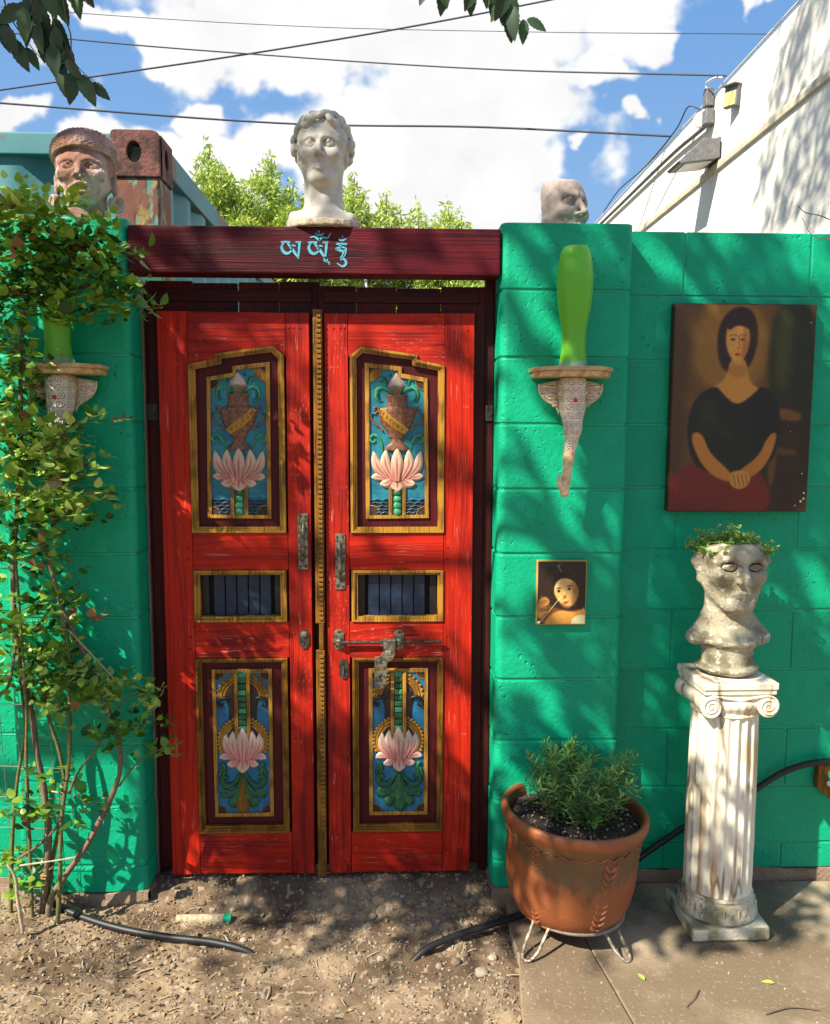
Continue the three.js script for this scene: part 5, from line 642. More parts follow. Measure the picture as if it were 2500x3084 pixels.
// ------------------------------------------------------------------ clay pot on its stand
{
  const X = 0.556, Zc = 0.155, TILT = -0.052;
  const st = thing('plant_stand', 'rusty white wire plant stand with hairpin legs under the clay pot', 'stand', [X + 0.012, SLAB, Zc]);
  mesh('ring', new THREE.TorusGeometry(0.158, 0.0065, 8, 60).rotateX(Math.PI / 2).rotateZ(TILT * 0.8).translate(0, 0.075, 0), M.steel, st);
  for (const [a, r0] of [[2.36, 0.235], [0.93, 0.22], [-0.7, 0.22], [-2.3, 0.23]]) { const c = Math.cos(a), s = -Math.sin(a) * -1, top = (da) => [Math.cos(a + da) * 0.157, 0.073 - Math.cos(a + da) * 0.157 * 0.084, Math.sin(a + da) * 0.157]; mesh('hairpin_leg', limb([[...top(0.17), 0.0048], [Math.cos(a + 0.1) * (r0 - 0.02), 0.02, Math.sin(a + 0.1) * (r0 - 0.02), 0.0048], [Math.cos(a + 0.04) * r0, 0.005, Math.sin(a + 0.04) * r0, 0.0048], [Math.cos(a - 0.04) * r0, 0.005, Math.sin(a - 0.04) * r0, 0.0048], [Math.cos(a - 0.1) * (r0 - 0.02), 0.02, Math.sin(a - 0.1) * (r0 - 0.02), 0.0048], [...top(-0.17), 0.0048]], 40, 7), M.steel, st); }
  const t = thing('clay_pot', 'large tilted terracotta pot with pressed leaf garlands on a wire stand', 'pot', [X, SLAB + 0.066, Zc]); t.rotation.z = TILT;
  const prof = new THREE.SplineCurve([[0.001, 0.0], [0.14, 0.0], [0.158, 0.012], [0.18, 0.045], [0.194, 0.1], [0.2, 0.16], [0.2, 0.22], [0.203, 0.255], [0.208, 0.278], [0.217, 0.292], [0.2225, 0.305], [0.2215, 0.318], [0.213, 0.325], [0.203, 0.32], [0.198, 0.305], [0.194, 0.28], [0.19, 0.255]].map((q) => V2(...q))).getPoints(110);
  const stainAt = (a, y, r) => r > 0.197 && y > 0.1 ? sm(0.0, 0.018, y - (0.2 + 0.05 * Math.cos(a * 1.5 - 0.9) + 0.03 * P3(a * 5, 1, 3) + 0.018 * P3(a * 14, 4, 1) - 0.04 * Math.max(0, P3(a * 9, 8, 2)))) * sm(0.292, 0.272, y) : 0;
  const body = patch(220, prof.length - 1, (u, v) => { const q = prof[Math.round(v * (prof.length - 1))], a = -u * Math.PI * 2, r = q.x + 0.0013 * P3(Math.cos(a) * 3, q.y * 14, Math.sin(a) * 3) + 0.0016 * Math.max(0, Math.sin(a * 26)) * Math.exp(-(((q.y - 0.262) / 0.008) ** 2)) * (q.x > 0.2 ? 1 : 0); return [Math.cos(a) * r, q.y + 0.002 * P3(Math.cos(a) * 2, 1, Math.sin(a) * 2), Math.sin(a) * r]; }, (u, v, p) => mixc([1, 1, 1], [0.5, 0.82, 0.95], stainAt(Math.atan2(-p[2], p[0]), p[1], Math.hypot(p[0], p[2]))), (u, v, p) => [u * 1.32, p[1]]);
  mesh('body', body, M.terracotta, t);
  const gar = (a0, y0, y1, n, w, lean = 0) => { const L = []; for (let i = 0; i < n; i++) { const y = lerp(y0, y1, i / (n - 1)), r = y < 0.05 ? lerp(0.162, 0.184, y / 0.05) : y < 0.2 ? lerp(0.184, 0.2, (y - 0.05) / 0.15) : 0.201, a = a0 + lean * (i / n) ** 2; for (const s of [-1, 1]) { const g = relief([[0, 0], [s * w * 0.7, w * 0.35], [s * w, w * 1.25]], taper(w * 0.36, 0.7), w * 0.42, { nt: 6, ns: 4, crease: 0.0006 }); L.push(g.translate(0, y, r - 0.001).rotateY(Math.PI / 2 - a)); } } return uvSoft(merge(L)); };
  mesh('leaf_garland', gar(1.3, 0.03, 0.22, 11, 0.02, -0.12), M.terracotta, t); mesh('leaf_garland', gar(2.35, 0.02, 0.24, 15, 0.012), M.terracotta, t); mesh('leaf_garland', gar(0.3, 0.03, 0.23, 14, 0.012), M.terracotta, t);
  const wave = []; for (let i = 0; i <= 130; i++) { const a = (i / 130) * Math.PI * 2; wave.push([Math.cos(a) * 0.2055, 0.258 + 0.0045 * Math.sin(a * 30), Math.sin(a) * 0.2055, 0.0026]); } mesh('wavy_band', limb(wave, 260, 5, false), M.terracotta, t);
  const soil = patch(40, 14, (u, v) => { const a = u * Math.PI * 2, r = v * 0.194; const x = Math.cos(a) * r, z = Math.sin(a) * r; return [x, 0.292 + 0.018 * F3(x * 18, 2, z * 18, 3) - x * 0.0 + 0.01 * (1 - v), z]; }, null, (u, v, p) => [p[0], p[2]]); mesh('soil', soil, M.soil, t);
  const gr = [], qq = mulberry(61); for (let i = 0; i < 240; i++) { const a = qq() * 6.28, r = Math.sqrt(qq()) * 0.185; gr.push(new THREE.IcosahedronGeometry(0.0015 + qq() * 0.0028, 0).translate(Math.cos(a) * r, 0.3 + 0.006 * qq(), Math.sin(a) * r)); } const gt = mesh('soil_grit', merge(gr), M.pebble[1], t); gt.userData.kind = 'stuff';
  // rosemary-like plant
  const p = thing('potted_shrub', 'bushy narrow leaved green plant growing in the terracotta pot', 'plant', [X, SLAB + 0.066, Zc]); p.rotation.z = TILT * 0.5;
  const q = mulberry(17), stems = [], lf = [[], [], []], blade = patch(2, 4, (u, v) => [(u - 0.5) * 0.0052 * Math.sin(Math.PI * (0.08 + v * 0.86)) ** 0.6, v * 0.036, 0.006 * v * v + 0.0012 * Math.abs(u - 0.5) * 2]);
  for (let i = 0; i < 62; i++) { const a = q() * 6.28, r = Math.sqrt(q()) * 0.09, x = 0.02 + Math.cos(a) * r, z = Math.sin(a) * r, h = 0.1 + q() * 0.12 * (1 - r * 4) + 0.02, lx = Math.cos(a) * (0.02 + r * 0.95) + (q() - 0.5) * 0.03, lz = Math.sin(a) * (0.02 + r * 0.6); const pt = [[x, 0.288, z, 0.0022], [x + lx * 0.5, 0.288 + h * 0.6, z + lz * 0.5, 0.0018], [x + lx, 0.288 + h, z + lz, 0.001]]; stems.push(limb(pt, 8, 5)); const c = new THREE.CatmullRomCurve3(pt.map((v) => V(...v))), n = Math.round(h * 190); for (let k = 0; k < n; k++) { const f = 0.12 + 0.88 * k / n, o = c.getPoint(f), g = blade.clone(), sc = (0.75 + q() * 0.5) * (f > 0.85 ? 0.6 : 1); g.scale(1, sc, 1).rotateX(f > 0.9 ? 0.35 : 0.65 + q() * 0.8).rotateY(k * 2.4 + q() * 0.6).translate(o.x, o.y, o.z); lf[f > 0.75 ? (q() < 0.4 ? 2 : 1) : q() < 0.7 ? 0 : 1].push(g); } }
  mesh('stems', merge(stems), M.stem, p); lf.forEach((a, i) => { if (a.length) { const m = mesh('foliage', merge(a), M.herb[i], p); m.userData.kind = 'stuff'; } });
  const w = thing('seedling', 'small bright green seedling with toothed leaves at the front of the pot soil', 'plant', [X + 0.045, SLAB + 0.37, Zc + 0.13]); const sl = []; for (let i = 0; i < 6; i++) { const g = relief([[0, 0], [0.002, 0.014], [0, 0.027]], taper(0.0085, 0.7), 0.002, { nt: 6, ns: 4 }); mesh('leaf', g.rotateX(-0.7 - 0.15 * i).rotateY(i * 1.1).translate(0, 0.012 + i * 0.006, 0), M.seed ??= new THREE.MeshPhysicalMaterial({ color: lin(0.12, 0.36, 0.03), roughness: 0.5, transmission: 0.3, thickness: 0 }), w); } mesh('stem', limb([[0, -0.01, 0, 0.0012], [0.002, 0.02, 0, 0.001], [0, 0.048, 0, 0.0008]], 8, 5), M.stem, w);
  const tw = single('dry_twig', merge([limb([[X - 0.1, SLAB + 0.33, Zc + 0.12, 0.0014], [X - 0.098, SLAB + 0.375, Zc + 0.12, 0.0012], [X - 0.09, SLAB + 0.42, Zc + 0.115, 0.0008]], 8, 5), limb([[X - 0.1, SLAB + 0.345, Zc + 0.12, 0.001], [X - 0.14, SLAB + 0.355, Zc + 0.1, 0.0009], [X - 0.155, SLAB + 0.4, Zc + 0.1, 0.0006]], 8, 5)]), M.steel, 'thin dry stalk standing in the soil of the clay pot', 'twig');
}
// where the crown of the shade tree is thick: points it shades on the gate (x, y), on the ground (x, z) and on the white wall (y, z), how far up towards the sun, clump radius
const DENS = 0.55;
const SHADE = [
  [-0.2, 2.4, 4.4, 0.13, -0.05], [-0.22, 2.3, 4.6, 0.12, -0.05], [-0.17, 2.45, 4.2, 0.1, -0.05], [-0.97, 2.35, 3.6, 0.07, -0.1], [0.58, 2.27, 4.6, 0.07, -0.15],
  [-0.66, 2.1, 3.8, 0.12], [-0.5, 2.08, 4.2, 0.1], [-0.2, 2.1, 4.4, 0.09], [0.1, 2.12, 4.6, 0.12], [0.28, 2.08, 4.2, 0.13], [-0.05, 2.1, 4.8, 0.06],
  [-0.66, 1.75, 3.6, 0.14], [-0.6, 1.5, 3.8, 0.15], [-0.55, 1.25, 4, 0.13], [-0.62, 1.0, 3.6, 0.12], [-0.52, 1.72, 4.2, 0.12], [-0.65, 0.7, 3.6, 0.1], [-0.5, 0.5, 3.8, 0.14], [-0.3, 0.45, 3.8, 0.13], [-0.62, 0.35, 3.6, 0.16], [-0.45, 0.25, 3.8, 0.17], [-0.25, 0.22, 3.5, 0.18], [-0.05, 0.25, 3.6, 0.16], [0.15, 0.22, 3.6, 0.17], [0.28, 0.1, 3.6, 0.16], [-0.6, 0.12, 3.5, 0.18], [-0.4, 0.05, 3.5, 0.18], [0.0, 0.05, 3.5, 0.18], [-0.4, 0.9, 4.4, 0.08], [-0.12, 0.55, 4.2, 0.08],
  [0.95, 1.75, 4, 0.17, 0, 1.6], [1.15, 1.72, 4, 0.18, 0, 1.6], [1.35, 1.72, 4, 0.17, 0, 1.6], [1.02, 1.48, 4, 0.18, 0, 1.8], [1.25, 1.44, 4, 0.18, 0, 1.8], [1.43, 1.48, 4, 0.12, 0, 1.5], [0.83, 1.45, 4, 0.15, 0, 1.8], [0.83, 1.15, 4, 0.17, 0, 1.8], [0.85, 0.85, 4, 0.17, 0, 1.8], [0.85, 0.55, 4, 0.17, 0, 1.8], [0.84, 0.27, 4, 0.17, 0, 1.8], [0.99, 1.24, 4.1, 0.15, 0, 1.8], [0.99, 0.95, 4.1, 0.12, 0, 1.8], [0.98, 0.66, 4.1, 0.11, 0, 1.8], [0.97, 0.4, 4.1, 0.09, 0, 1.5], [1.14, 1.2, 4.1, 0.13, 0, 1.8], [1.3, 1.2, 4.1, 0.12, 0, 1.8], [1.36, 0.74, 4.2, 0.12, 0, 1.6], [1.4, 0.55, 4.2, 0.1, 0, 1.6], [1.36, 0.36, 4.2, 0.06, 0, 1.6], [1.48, 0.2, 4.2, 0.06, 0, 1.6], [1.1, 0.85, 4.3, 0.05, 0, 1.2], [1.2, 0.98, 4.3, 0.06, 0, 1.4],
  [0.5, 0.4, 4, 0.09, 0.3], [0.65, 0.3, 4, 0.13, 0.3], [0.7, 0.15, 4, 0.13, 0.3],
];
const SHADE_GROUND = [[-0.55, 0.1, 3.6, 0.13], [-0.3, 0.14, 3.6, 0.14], [0.0, 0.16, 3.6, 0.13], [0.28, 0.2, 3.8, 0.1], [-0.45, 0.03, 3.6, 0.16], [-0.15, 0.06, 3.6, 0.18], [0.15, 0.08, 3.6, 0.18], [0.3, 0.12, 4, 0.13], [0.05, 0.22, 4, 0.1], [0.22, 0.26, 4, 0.09], [0.45, 0.1, 3.8, 0.18], [0.7, 0.12, 3.8, 0.2], [0.6, 0.26, 3.8, 0.13], [0.9, 0.22, 4, 0.17], [1.15, 0.16, 4, 0.17], [0.85, 0.0, 4, 0.2], [1.05, 0.33, 4.2, 0.08], [0.8, 0.34, 4.2, 0.08], [-0.5, 0.22, 4.4, 0.07], [-0.3, 0.28, 4.6, 0.07], [-0.7, 0.25, 4.4, 0.05], [-0.1, 0.34, 4.6, 0.06], [0.25, 0.38, 4.6, 0.05], [0.5, 0.4, 4.8, 0.05], [-0.45, 0.4, 4.8, 0.05], [-0.2, 0.5, 4.8, 0.04], [-0.85, 0.3, 4, 0.05], [-0.65, 0.42, 4, 0.04], [-0.95, 0.45, 4, 0.04], [0.05, 0.46, 4.8, 0.035], [0.4, 0.5, 4.8, 0.03]];
const SHADE_WHITE = [[3.0, -2.4, 5.4, 0.22], [3.4, -2.6, 5.4, 0.2], [3.7, -2.3, 5.4, 0.22], [3.2, -2.0, 5.4, 0.25], [2.6, -2.6, 5.4, 0.2], [2.7, -2.1, 5.4, 0.22], [3.9, -2.7, 5.6, 0.12], [2.9, -2.85, 5.6, 0.12], [3.5, -1.9, 5.4, 0.2], [3.9, -2.1, 5.4, 0.2]];
// leafy sprays hanging aslant: gate point, length, thickness, how far up
const SPRAYS = [
  [0.45, 2.06, 0.34, 0.09, 4.6], [0.655, 2.09, 0.2, 0.018, 5], [0.695, 2.08, 0.22, 0.018, 5], [0.73, 2.09, 0.16, 0.016, 5], [0.68, 1.79, 0.46, 0.11, 4.4], [0.66, 1.59, 0.46, 0.1, 4.4], [0.42, 1.87, 0.25, 0.035, 4.8], [0.4, 1.65, 0.34, 0.045, 4.8], [0.46, 1.56, 0.3, 0.03, 5], [0.44, 1.45, 0.2, 0.025, 5], [0.63, 1.32, 0.34, 0.028, 5], [0.5, 1.0, 0.3, 0.06, 4.6], [0.62, 0.86, 0.3, 0.08, 4.4], [0.5, 0.62, 0.34, 0.08, 4.4], [0.64, 0.55, 0.3, 0.08, 4.4], [0.5, 0.3, 0.3, 0.12, 4], [0.42, 1.2, 0.2, 0.03, 5],
  [0.0, 1.86, 0.22, 0.02, 5], [0.07, 1.84, 0.26, 0.024, 5], [0.15, 1.84, 0.2, 0.018, 5], [0.2, 1.6, 0.3, 0.05, 4.8], [-0.12, 1.62, 0.3, 0.04, 4.8], [0.02, 1.4, 0.34, 0.05, 4.6], [0.2, 1.25, 0.3, 0.04, 4.8], [0.0, 0.75, 0.3, 0.05, 4.6], [0.2, 0.6, 0.3, 0.07, 4.6], [-0.1, 1.0, 0.3, 0.035, 4.8], [-0.35, 1.1, 0.25, 0.03, 4.8],
  [0.87, 2.06, 0.34, 0.075, 4.6], [1.02, 2.08, 0.3, 0.05, 4.8], [1.1, 2.04, 0.3, 0.04, 4.8], [1.32, 2.06, 0.3, 0.045, 4.8], [1.44, 2.1, 0.3, 0.05, 4.8], [0.82, 1.8, 0.3, 0.08, 4.4], [0.95, 1.92, 0.2, 0.03, 5],
];
// ------------------------------------------------------------------ shipping container behind the left wall
{
  const t = thing('shipping_container', 'rusty teal shipping container standing behind the left pillar', 'container', [-0.794, 0, -0.44]);
  const W = 2.44, H = 2.565, L = 6.06;
  mesh('corner_post', uvBox(rbox(0.155, H - 0.15, 0.16, 0.01, 2).translate(-0.0775, (H - 0.15) / 2, -0.08)), M.rust, t);
  const hole = (w, h, cx, cy) => { const p = new THREE.Path(), r = w / 2; p.absellipse(cx, cy, w / 2, h / 2, 0, Math.PI * 2); return p; };
  const cw = 0.162, chh = 0.15, front = new THREE.Shape(); front.moveTo(-cw, -chh); front.lineTo(0, -chh); front.lineTo(0, -0.022); front.quadraticCurveTo(-0.002, -0.004, -0.03, 0); front.lineTo(-cw + 0.012, 0); front.quadraticCurveTo(-cw, -0.001, -cw, -0.014); front.closePath(); front.holes.push(hole(0.056, 0.078, -0.085, -0.07));
  const side = new THREE.Shape(); side.moveTo(0, -chh); side.lineTo(0.16, -chh); side.lineTo(0.16, -0.01); side.lineTo(0.02, -0.01); side.lineTo(0, -0.022); side.closePath(); side.holes.push(hole(0.05, 0.078, 0.08, -0.075));
  const fg = new THREE.ExtrudeGeometry(front, { depth: 0.022, bevelEnabled: true, bevelSize: 0.004, bevelThickness: 0.004, bevelSegments: 2, curveSegments: 18 }).translate(0.003, H, -0.018), sg = new THREE.ExtrudeGeometry(side, { depth: 0.018, bevelEnabled: true, bevelSize: 0.003, bevelThickness: 0.003, bevelSegments: 1 }).rotateY(Math.PI / 2).translate(-0.014, H, 0.0);
  mesh('corner_casting', uvBox(merge([fg, sg, new THREE.BoxGeometry(0.13, 0.014, 0.14).translate(-0.085, H - 0.012, -0.09), new THREE.BoxGeometry(0.014, 0.13, 0.14).translate(-0.15, H - 0.08, -0.09)])), M.rustDark, t);
  mesh('top_rail', uvBox(rbox(W - 0.16, 0.075, 0.06, 0.006).translate(-0.16 - (W - 0.16) / 2, H - 0.045, -0.03)), M.cont, t);
  mesh('top_rail', uvBox(rbox(0.05, 0.09, L - 0.16, 0.006).translate(-0.025, H - 0.06, -0.16 - (L - 0.16) / 2)), M.cont, t);
  mesh('bottom_rail', uvBox(rbox(0.05, 0.16, L, 0.006).translate(-0.025, 0.08, -L / 2 - 0.002)), M.cont, t);
  const corr = (len, per, dep) => { const p = []; let x = 0; while (x < len) { for (const [a, b] of [[0, 0], [per * 0.26, 0], [per * 0.5, -dep], [per * 0.76, -dep]]) if (x + a < len) p.push([x + a, b]); x += per; } p.push([len, 0]); return p; };
  const ribbon = (c, y0, y1) => patch(c.length - 1, 1, (u, v) => { const q = c[Math.round(u * (c.length - 1))]; return [q[0], lerp(y0, y1, v), q[1]]; });
  const e = corr(W - 0.16, 0.27, 0.035); mesh('end_panel', uvBox(ribbon(e, 0.1, H - 0.08).translate(-W, 0, -0.022)), M.cont, t);
  const sd = corr(L - 0.16, 0.28, 0.038); mesh('side_panel', uvBox(ribbon(sd, 0.14, H - 0.1).rotateY(Math.PI / 2).translate(-0.012, 0, -0.16)), M.cont, t);
  mesh('end_bar', uvBox(rbox(0.02, H - 0.3, 0.03, 0.004).translate(-0.355, (H - 0.2) / 2, -0.01)), M.rust, t);
  mesh('roof', uvBox(new THREE.BoxGeometry(W - 0.1, 0.012, L - 0.1).translate(-W / 2, H - 0.03, -L / 2)), M.cont, t);
  mesh('end_panel', uvBox(new THREE.BoxGeometry(W, H - 0.1, 0.02).translate(-W / 2, H / 2, -L)), M.cont, t);
}
// ------------------------------------------------------------------ white building beyond the right wall
{
  const t = thing('white_building', 'white stucco building with sloping parapet beyond the right wall', 'building', [2.4, 0, 0]);
  const Yt = (z) => 4.02 + (z + 2.45) * 0.03, Yl = (z) => 3.47 + (z + 2.1) * 0.016, z0 = -0.6, z1 = -14;
  const prof = [[z0, 0], [z1, 0], [z1, Yt(z1)], [z0, Yt(z0)]]; const w = extrude(prof.map(([a, b]) => [-a, b]), 6, 0.012, 2).rotateY(Math.PI / 2); mesh('wall', uvBox(w), M.stucco, t);
  const led = extrude([[0, -0.035], [-0.022, -0.03], [-0.026, 0.0], [-0.022, 0.02], [0, 0.034]], -z1 + z0, 0).rotateY(Math.PI).scale(-1, 1, 1); led.rotateY(0); const lp = led.attributes.position; for (let i = 0; i < lp.count; i++) { const z = z0 - Math.abs(lp.getZ(i)); lp.setZ(i, z); lp.setY(i, lp.getY(i) + Yl(z)); lp.setX(i, -Math.abs(lp.getX(i)) + 0.001); } led.computeVertexNormals(); mesh('ledge', uvBox(led), M.ledge = mottled(0.3, 281, [0.5, 0.44, 0.32], [0.66, 0.6, 0.48], 5, { roughness: 0.9, bumpScale: 0.004 }), t);
  mesh('parapet_flashing', limb([[-0.004, Yt(z0) + 0.012, z0, 0.008], [-0.004, Yt(-7) + 0.012, -7, 0.008], [-0.004, Yt(z1) + 0.012, z1, 0.008]], 60, 6, false), M.stucco, t);
  const lamp = thing('wall_lamp', 'grey wedge shaped wall lamp jutting from the white building above the ledge', 'lamp', [2.385, 3.49, -3.7]); const sh = extrude([[0, 0.0], [0, 0.13], [-0.12, 0.13], [-0.3, -0.035], [-0.285, -0.05], [-0.03, -0.015]], 0.26, 0.006, 2).translate(0, 0, -0.13); mesh('shade', uvBox(sh), M.grey, lamp); mesh('lens', uvBox(rbox(0.2, 0.01, 0.2, 0.003).rotateZ(0.12).translate(-0.15, -0.036, 0)), M.white, lamp); mesh('wall_plate', uvBox(rbox(0.02, 0.18, 0.2, 0.004).translate(0.005, 0.06, 0)), M.grey, lamp);
  const fl = thing('flood_light', 'small square floodlight with a yellow lens high on the white building', 'lamp', [2.36, 3.81, -3.33]); fl.rotation.set(0, -1.2, -0.1); fl.scale.setScalar(0.72); mesh('housing', uvBox(rbox(0.17, 0.19, 0.05, 0.008)), M.grey, fl); mesh('lens', uvBox(rbox(0.14, 0.125, 0.012, 0.004).translate(0, -0.02, 0.026)), std({ color: lin(0.75, 0.62, 0.2), roughness: 0.35 }), fl); mesh('divider', uvBox(rbox(0.008, 0.13, 0.016, 0.002).rotateZ(-0.3).translate(0.02, -0.02, 0.028)), M.grey, fl); mesh('hood', uvBox(rbox(0.18, 0.012, 0.1, 0.003).translate(0, 0.1, 0.02)), M.grey, fl);
  const mt = thing('service_box', 'grey electrical service boxes with conduit near the top of the white building', 'meter', [2.37, 3.9, -3.78]); mt.scale.setScalar(0.85); mesh('upper_box', uvBox(rbox(0.07, 0.14, 0.09, 0.008).translate(-0.01, 0.075, 0)), M.grey, mt); mesh('lower_box', uvBox(rbox(0.08, 0.13, 0.1, 0.012).translate(-0.01, -0.085, 0.01)), M.grey, mt); mesh('dial', uvSoft(new THREE.CylinderGeometry(0.062, 0.066, 0.035, 24).rotateZ(Math.PI / 2).rotateY(0.9).translate(-0.05, -0.08, -0.05)), M.white, mt); mesh('cap', uvSoft(new THREE.SphereGeometry(0.035, 14, 8).scale(1.1, 0.5, 1.2).translate(-0.01, 0.15, 0)), M.grey, mt); mesh('cable_loop', limb([[-0.01, 0.14, 0, 0.009], [-0.03, 0.2, -0.02, 0.009], [-0.01, 0.2, 0.12, 0.009], [0.0, 0.15, 0.26, 0.009]], 20, 6), M.white, mt);
  mesh('conduit', limb([[0.0, -0.13, -0.02, 0.018], [0.0, -0.12, -0.3, 0.018], [0.0, -0.1, -0.8, 0.018], [0.0, -0.112, -3, 0.018], [0, -0.14, -7, 0.018]], 60, 8), M.grey, mt);
  single('roof_cable', limb([[2.38, 3.97, -4.0, 0.006], [2.36, 4.06, -4.2, 0.006], [2.37, 4.0, -4.46, 0.006], [2.39, 3.96, -5.4, 0.006], [2.39, 3.99, -6.3, 0.006], [2.39, 3.92, -6.9, 0.006]], 40, 6), M.wire, 'thin dark cable looping over the parapet of the white building', 'cable');
}
// ------------------------------------------------------------------ power lines
for (const [pts, r, l, g] of [
  [[[-9, 5.95, -6], [-3.66, 5.53, -6], [-0.87, 5.41, -6], [1.25, 5.40, -6], [2.43, 4.03, -2.9]], 0.0032, 'thin topmost power line running to the white building'],
  [[[-9, 5.9, -6], [-3.54, 5.29, -6], [-0.87, 5.08, -5.9], [0.9, 4.72, -5.2], [2.4, 4.04, -3.56]], 0.0065, 'twisted service cable running to the boxes on the white building'],
  [[[-9, 3.95, -6], [-3.76, 4.77, -6], [-0.87, 5.23, -6], [1.58, 5.7, -6], [9, 7.6, -6.5]], 0.0085, 'dark cable rising across the sky to the upper right'],
  [[[-9, 4.98, -6], [-3.77, 4.65, -6], [-0.93, 4.5, -6], [0.89, 4.36, -5.6], [2.41, 4.02, -4.75]], 0.0095, 'thick lowest power line passing behind the bust']]) single('power_line', limb(pts.map((p) => [...p, r]), 120, 6, false), M.wire, l, 'cable');
// ------------------------------------------------------------------ trees behind the gate
function crownCards(rand, blobs, n, len, wid, droop, mats, parent, name = 'crown') {
  const one = patch(2, 3, (u, v) => [(u - 0.5) * wid * Math.sin(Math.PI * (0.06 + 0.9 * v)), v * len, 0.12 * len * v * v + 0.1 * wid * Math.abs(u - 0.5)]), tot = blobs.reduce((a, b) => a + b[3] * b[4] * b[5], 0);
  const im = mats.map((m) => []), o = new THREE.Object3D();
  for (const b of blobs) { const k = Math.round(n * b[3] * b[4] * b[5] / tot); for (let i = 0; i < k; i++) { let x, y, z, q; do { x = rand() * 2 - 1; y = rand() * 2 - 1; z = rand() * 2 - 1; q = x * x + y * y + z * z; } while (q > 1 || rand() > 0.3 + 0.7 * q || P3(b[0] * 3 + x * 1.3, b[1] * 3 + y * 1.3, b[2] * 3 + z * 1.3) < -0.2); o.position.set(b[0] + x * b[3], b[1] + y * b[4], b[2] + z * b[5]); o.rotation.set(rand() * 6.28, rand() * 6.28, rand() * 6.28); if (droop) { o.rotation.set(Math.PI * (0.75 + rand() * 0.35) , rand() * 6.28, (rand() - 0.5) * 1.1, 'YXZ'); } o.scale.setScalar(0.7 + rand() * 0.7); o.updateMatrix(); im[Math.floor(rand() * mats.length)].push(o.matrix.clone()); } }
  im.forEach((a, i) => { if (!a.length) return; const m = new THREE.InstancedMesh(one, mats[i], a.length); a.forEach((q, k) => m.setMatrixAt(k, q)); m.name = name; m.castShadow = m.receiveShadow = true; m.userData.kind = 'stuff'; parent.add(m); });
}
{
  const q = mulberry(77);
  const T = (x, z, label, tops, n, seed) => {
    const t = thing('leafy_tree', label, 'tree', [x, 0, z]), r = mulberry(seed), blobs = [], br = [];
    mesh('trunk', limb([[0, -0.1, 0, 0.16], [0.08, 1.4, 0.05, 0.13], [0, 2.6, 0, 0.09], [0, 3.6, 0, 0.03]], 20, 8), M.bark, t);
    for (const [a, h] of tops) { const X = a - x; blobs.push([X, h - 0.16, 0, 0.07, 0.17, 0.1], [X + (r() - 0.5) * 0.1, h - 0.38, 0, 0.19, 0.2, 0.2], [X + (r() - 0.5) * 0.24, h - 0.72, 0.1, 0.34, 0.32, 0.3]); for (let i = 0; i < 9; i++) { const y = h - 0.85 - r() * 1.9, sp = 0.2 + 0.25 * (h - y); blobs.push([X + (r() - 0.5) * sp * 1.4, y, (r() - 0.5) * 0.8, 0.22 + r() * 0.16, 0.2 + r() * 0.2, 0.25]); } br.push(limb([[0.05, 1.4, 0.03, 0.05], [X * 0.5, (h + 1.4) * 0.5, 0.1, 0.035], [X, h - 0.9, 0, 0.018], [X + 0.03, h - 0.1, 0, 0.006]], 12, 6)); }
    mesh('limbs', merge(br), M.bark, t); crownCards(q, blobs, n * 1.8, 0.07, 0.021, false, M.treeLeaf, t); };
  T(-1.7, -9, 'tall yellow green tree behind the gate left of the bust', [[-2.95, 5.15], [-2.7, 4.8], [-2.4, 5.32], [-2.15, 4.95], [-1.85, 4.7], [-1.58, 5.2], [-1.3, 4.85], [-1.05, 4.8], [-0.75, 4.75]], 60000, 21);
  T(-0.1, -9.5, 'lower yellow green tree behind the gate right of the bust', [[-0.5, 5.1], [-0.3, 4.7], [-0.05, 4.85], [0.15, 4.6], [0.4, 4.7], [0.62, 4.5], [0.82, 4.72], [1.0, 4.6]], 50000, 22);
  // added unseen tree behind the viewer, blocking part of the sky light
  for (const [x, z, h] of [[7.5, 8.5, 5.5]]) { const t = thing('unseen_blocker_tree', 'added unseen tree behind the viewer that cuts sky light on the gate', 'tree', [x, 0, z]), b = []; mesh('trunk', limb([[0, -0.1, 0, 0.22], [0.1, 1.5, 0, 0.18], [0, h * 0.7, 0, 0.08]], 14, 8), M.bark, t); for (let i = 0; i < 16; i++) { const a = i * 2.4, rr = 0.6 + 1.5 * ((i * 0.37) % 1); b.push([Math.cos(a) * rr, 2 + (h - 1.5) * ((i * 0.618) % 1), Math.sin(a) * rr, 1.0, 0.85, 1.0]); } crownCards(q, b, 9000, 0.2, 0.1, false, [M.elmLeaf[0]], t); }
}
// ------------------------------------------------------------------ the shade tree that overhangs the gate
const ovate = (L, Wd, fold = 0.25, tooth = 0, n = 6) => { // leaf blade lying along +y from its base
  const pos = [], idx = [], uv = []; for (let i = 0; i <= n; i++) { const t = i / n, w = Wd * 0.5 * Math.pow(Math.sin(Math.PI * Math.pow(t, 0.8)), 0.85) * (1 + (tooth ? tooth * (i % 2 ? 1 : -1) : 0)), z = -0.18 * L * t * t; pos.push(-w, L * t, z + w * fold, 0, L * t, z, w, L * t, z + w * fold); uv.push(0, t, 0.5, t, 1, t); if (i) { const b = i * 3; idx.push(b - 3, b - 2, b, b - 2, b + 1, b, b - 2, b - 1, b + 1, b - 1, b + 2, b + 1); } }
  const g = new THREE.BufferGeometry(); g.setAttribute('position', new THREE.Float32BufferAttribute(pos, 3)); g.setAttribute('uv', new THREE.Float32BufferAttribute(uv, 2)); g.setIndex(idx); g.computeVertexNormals(); return g; };
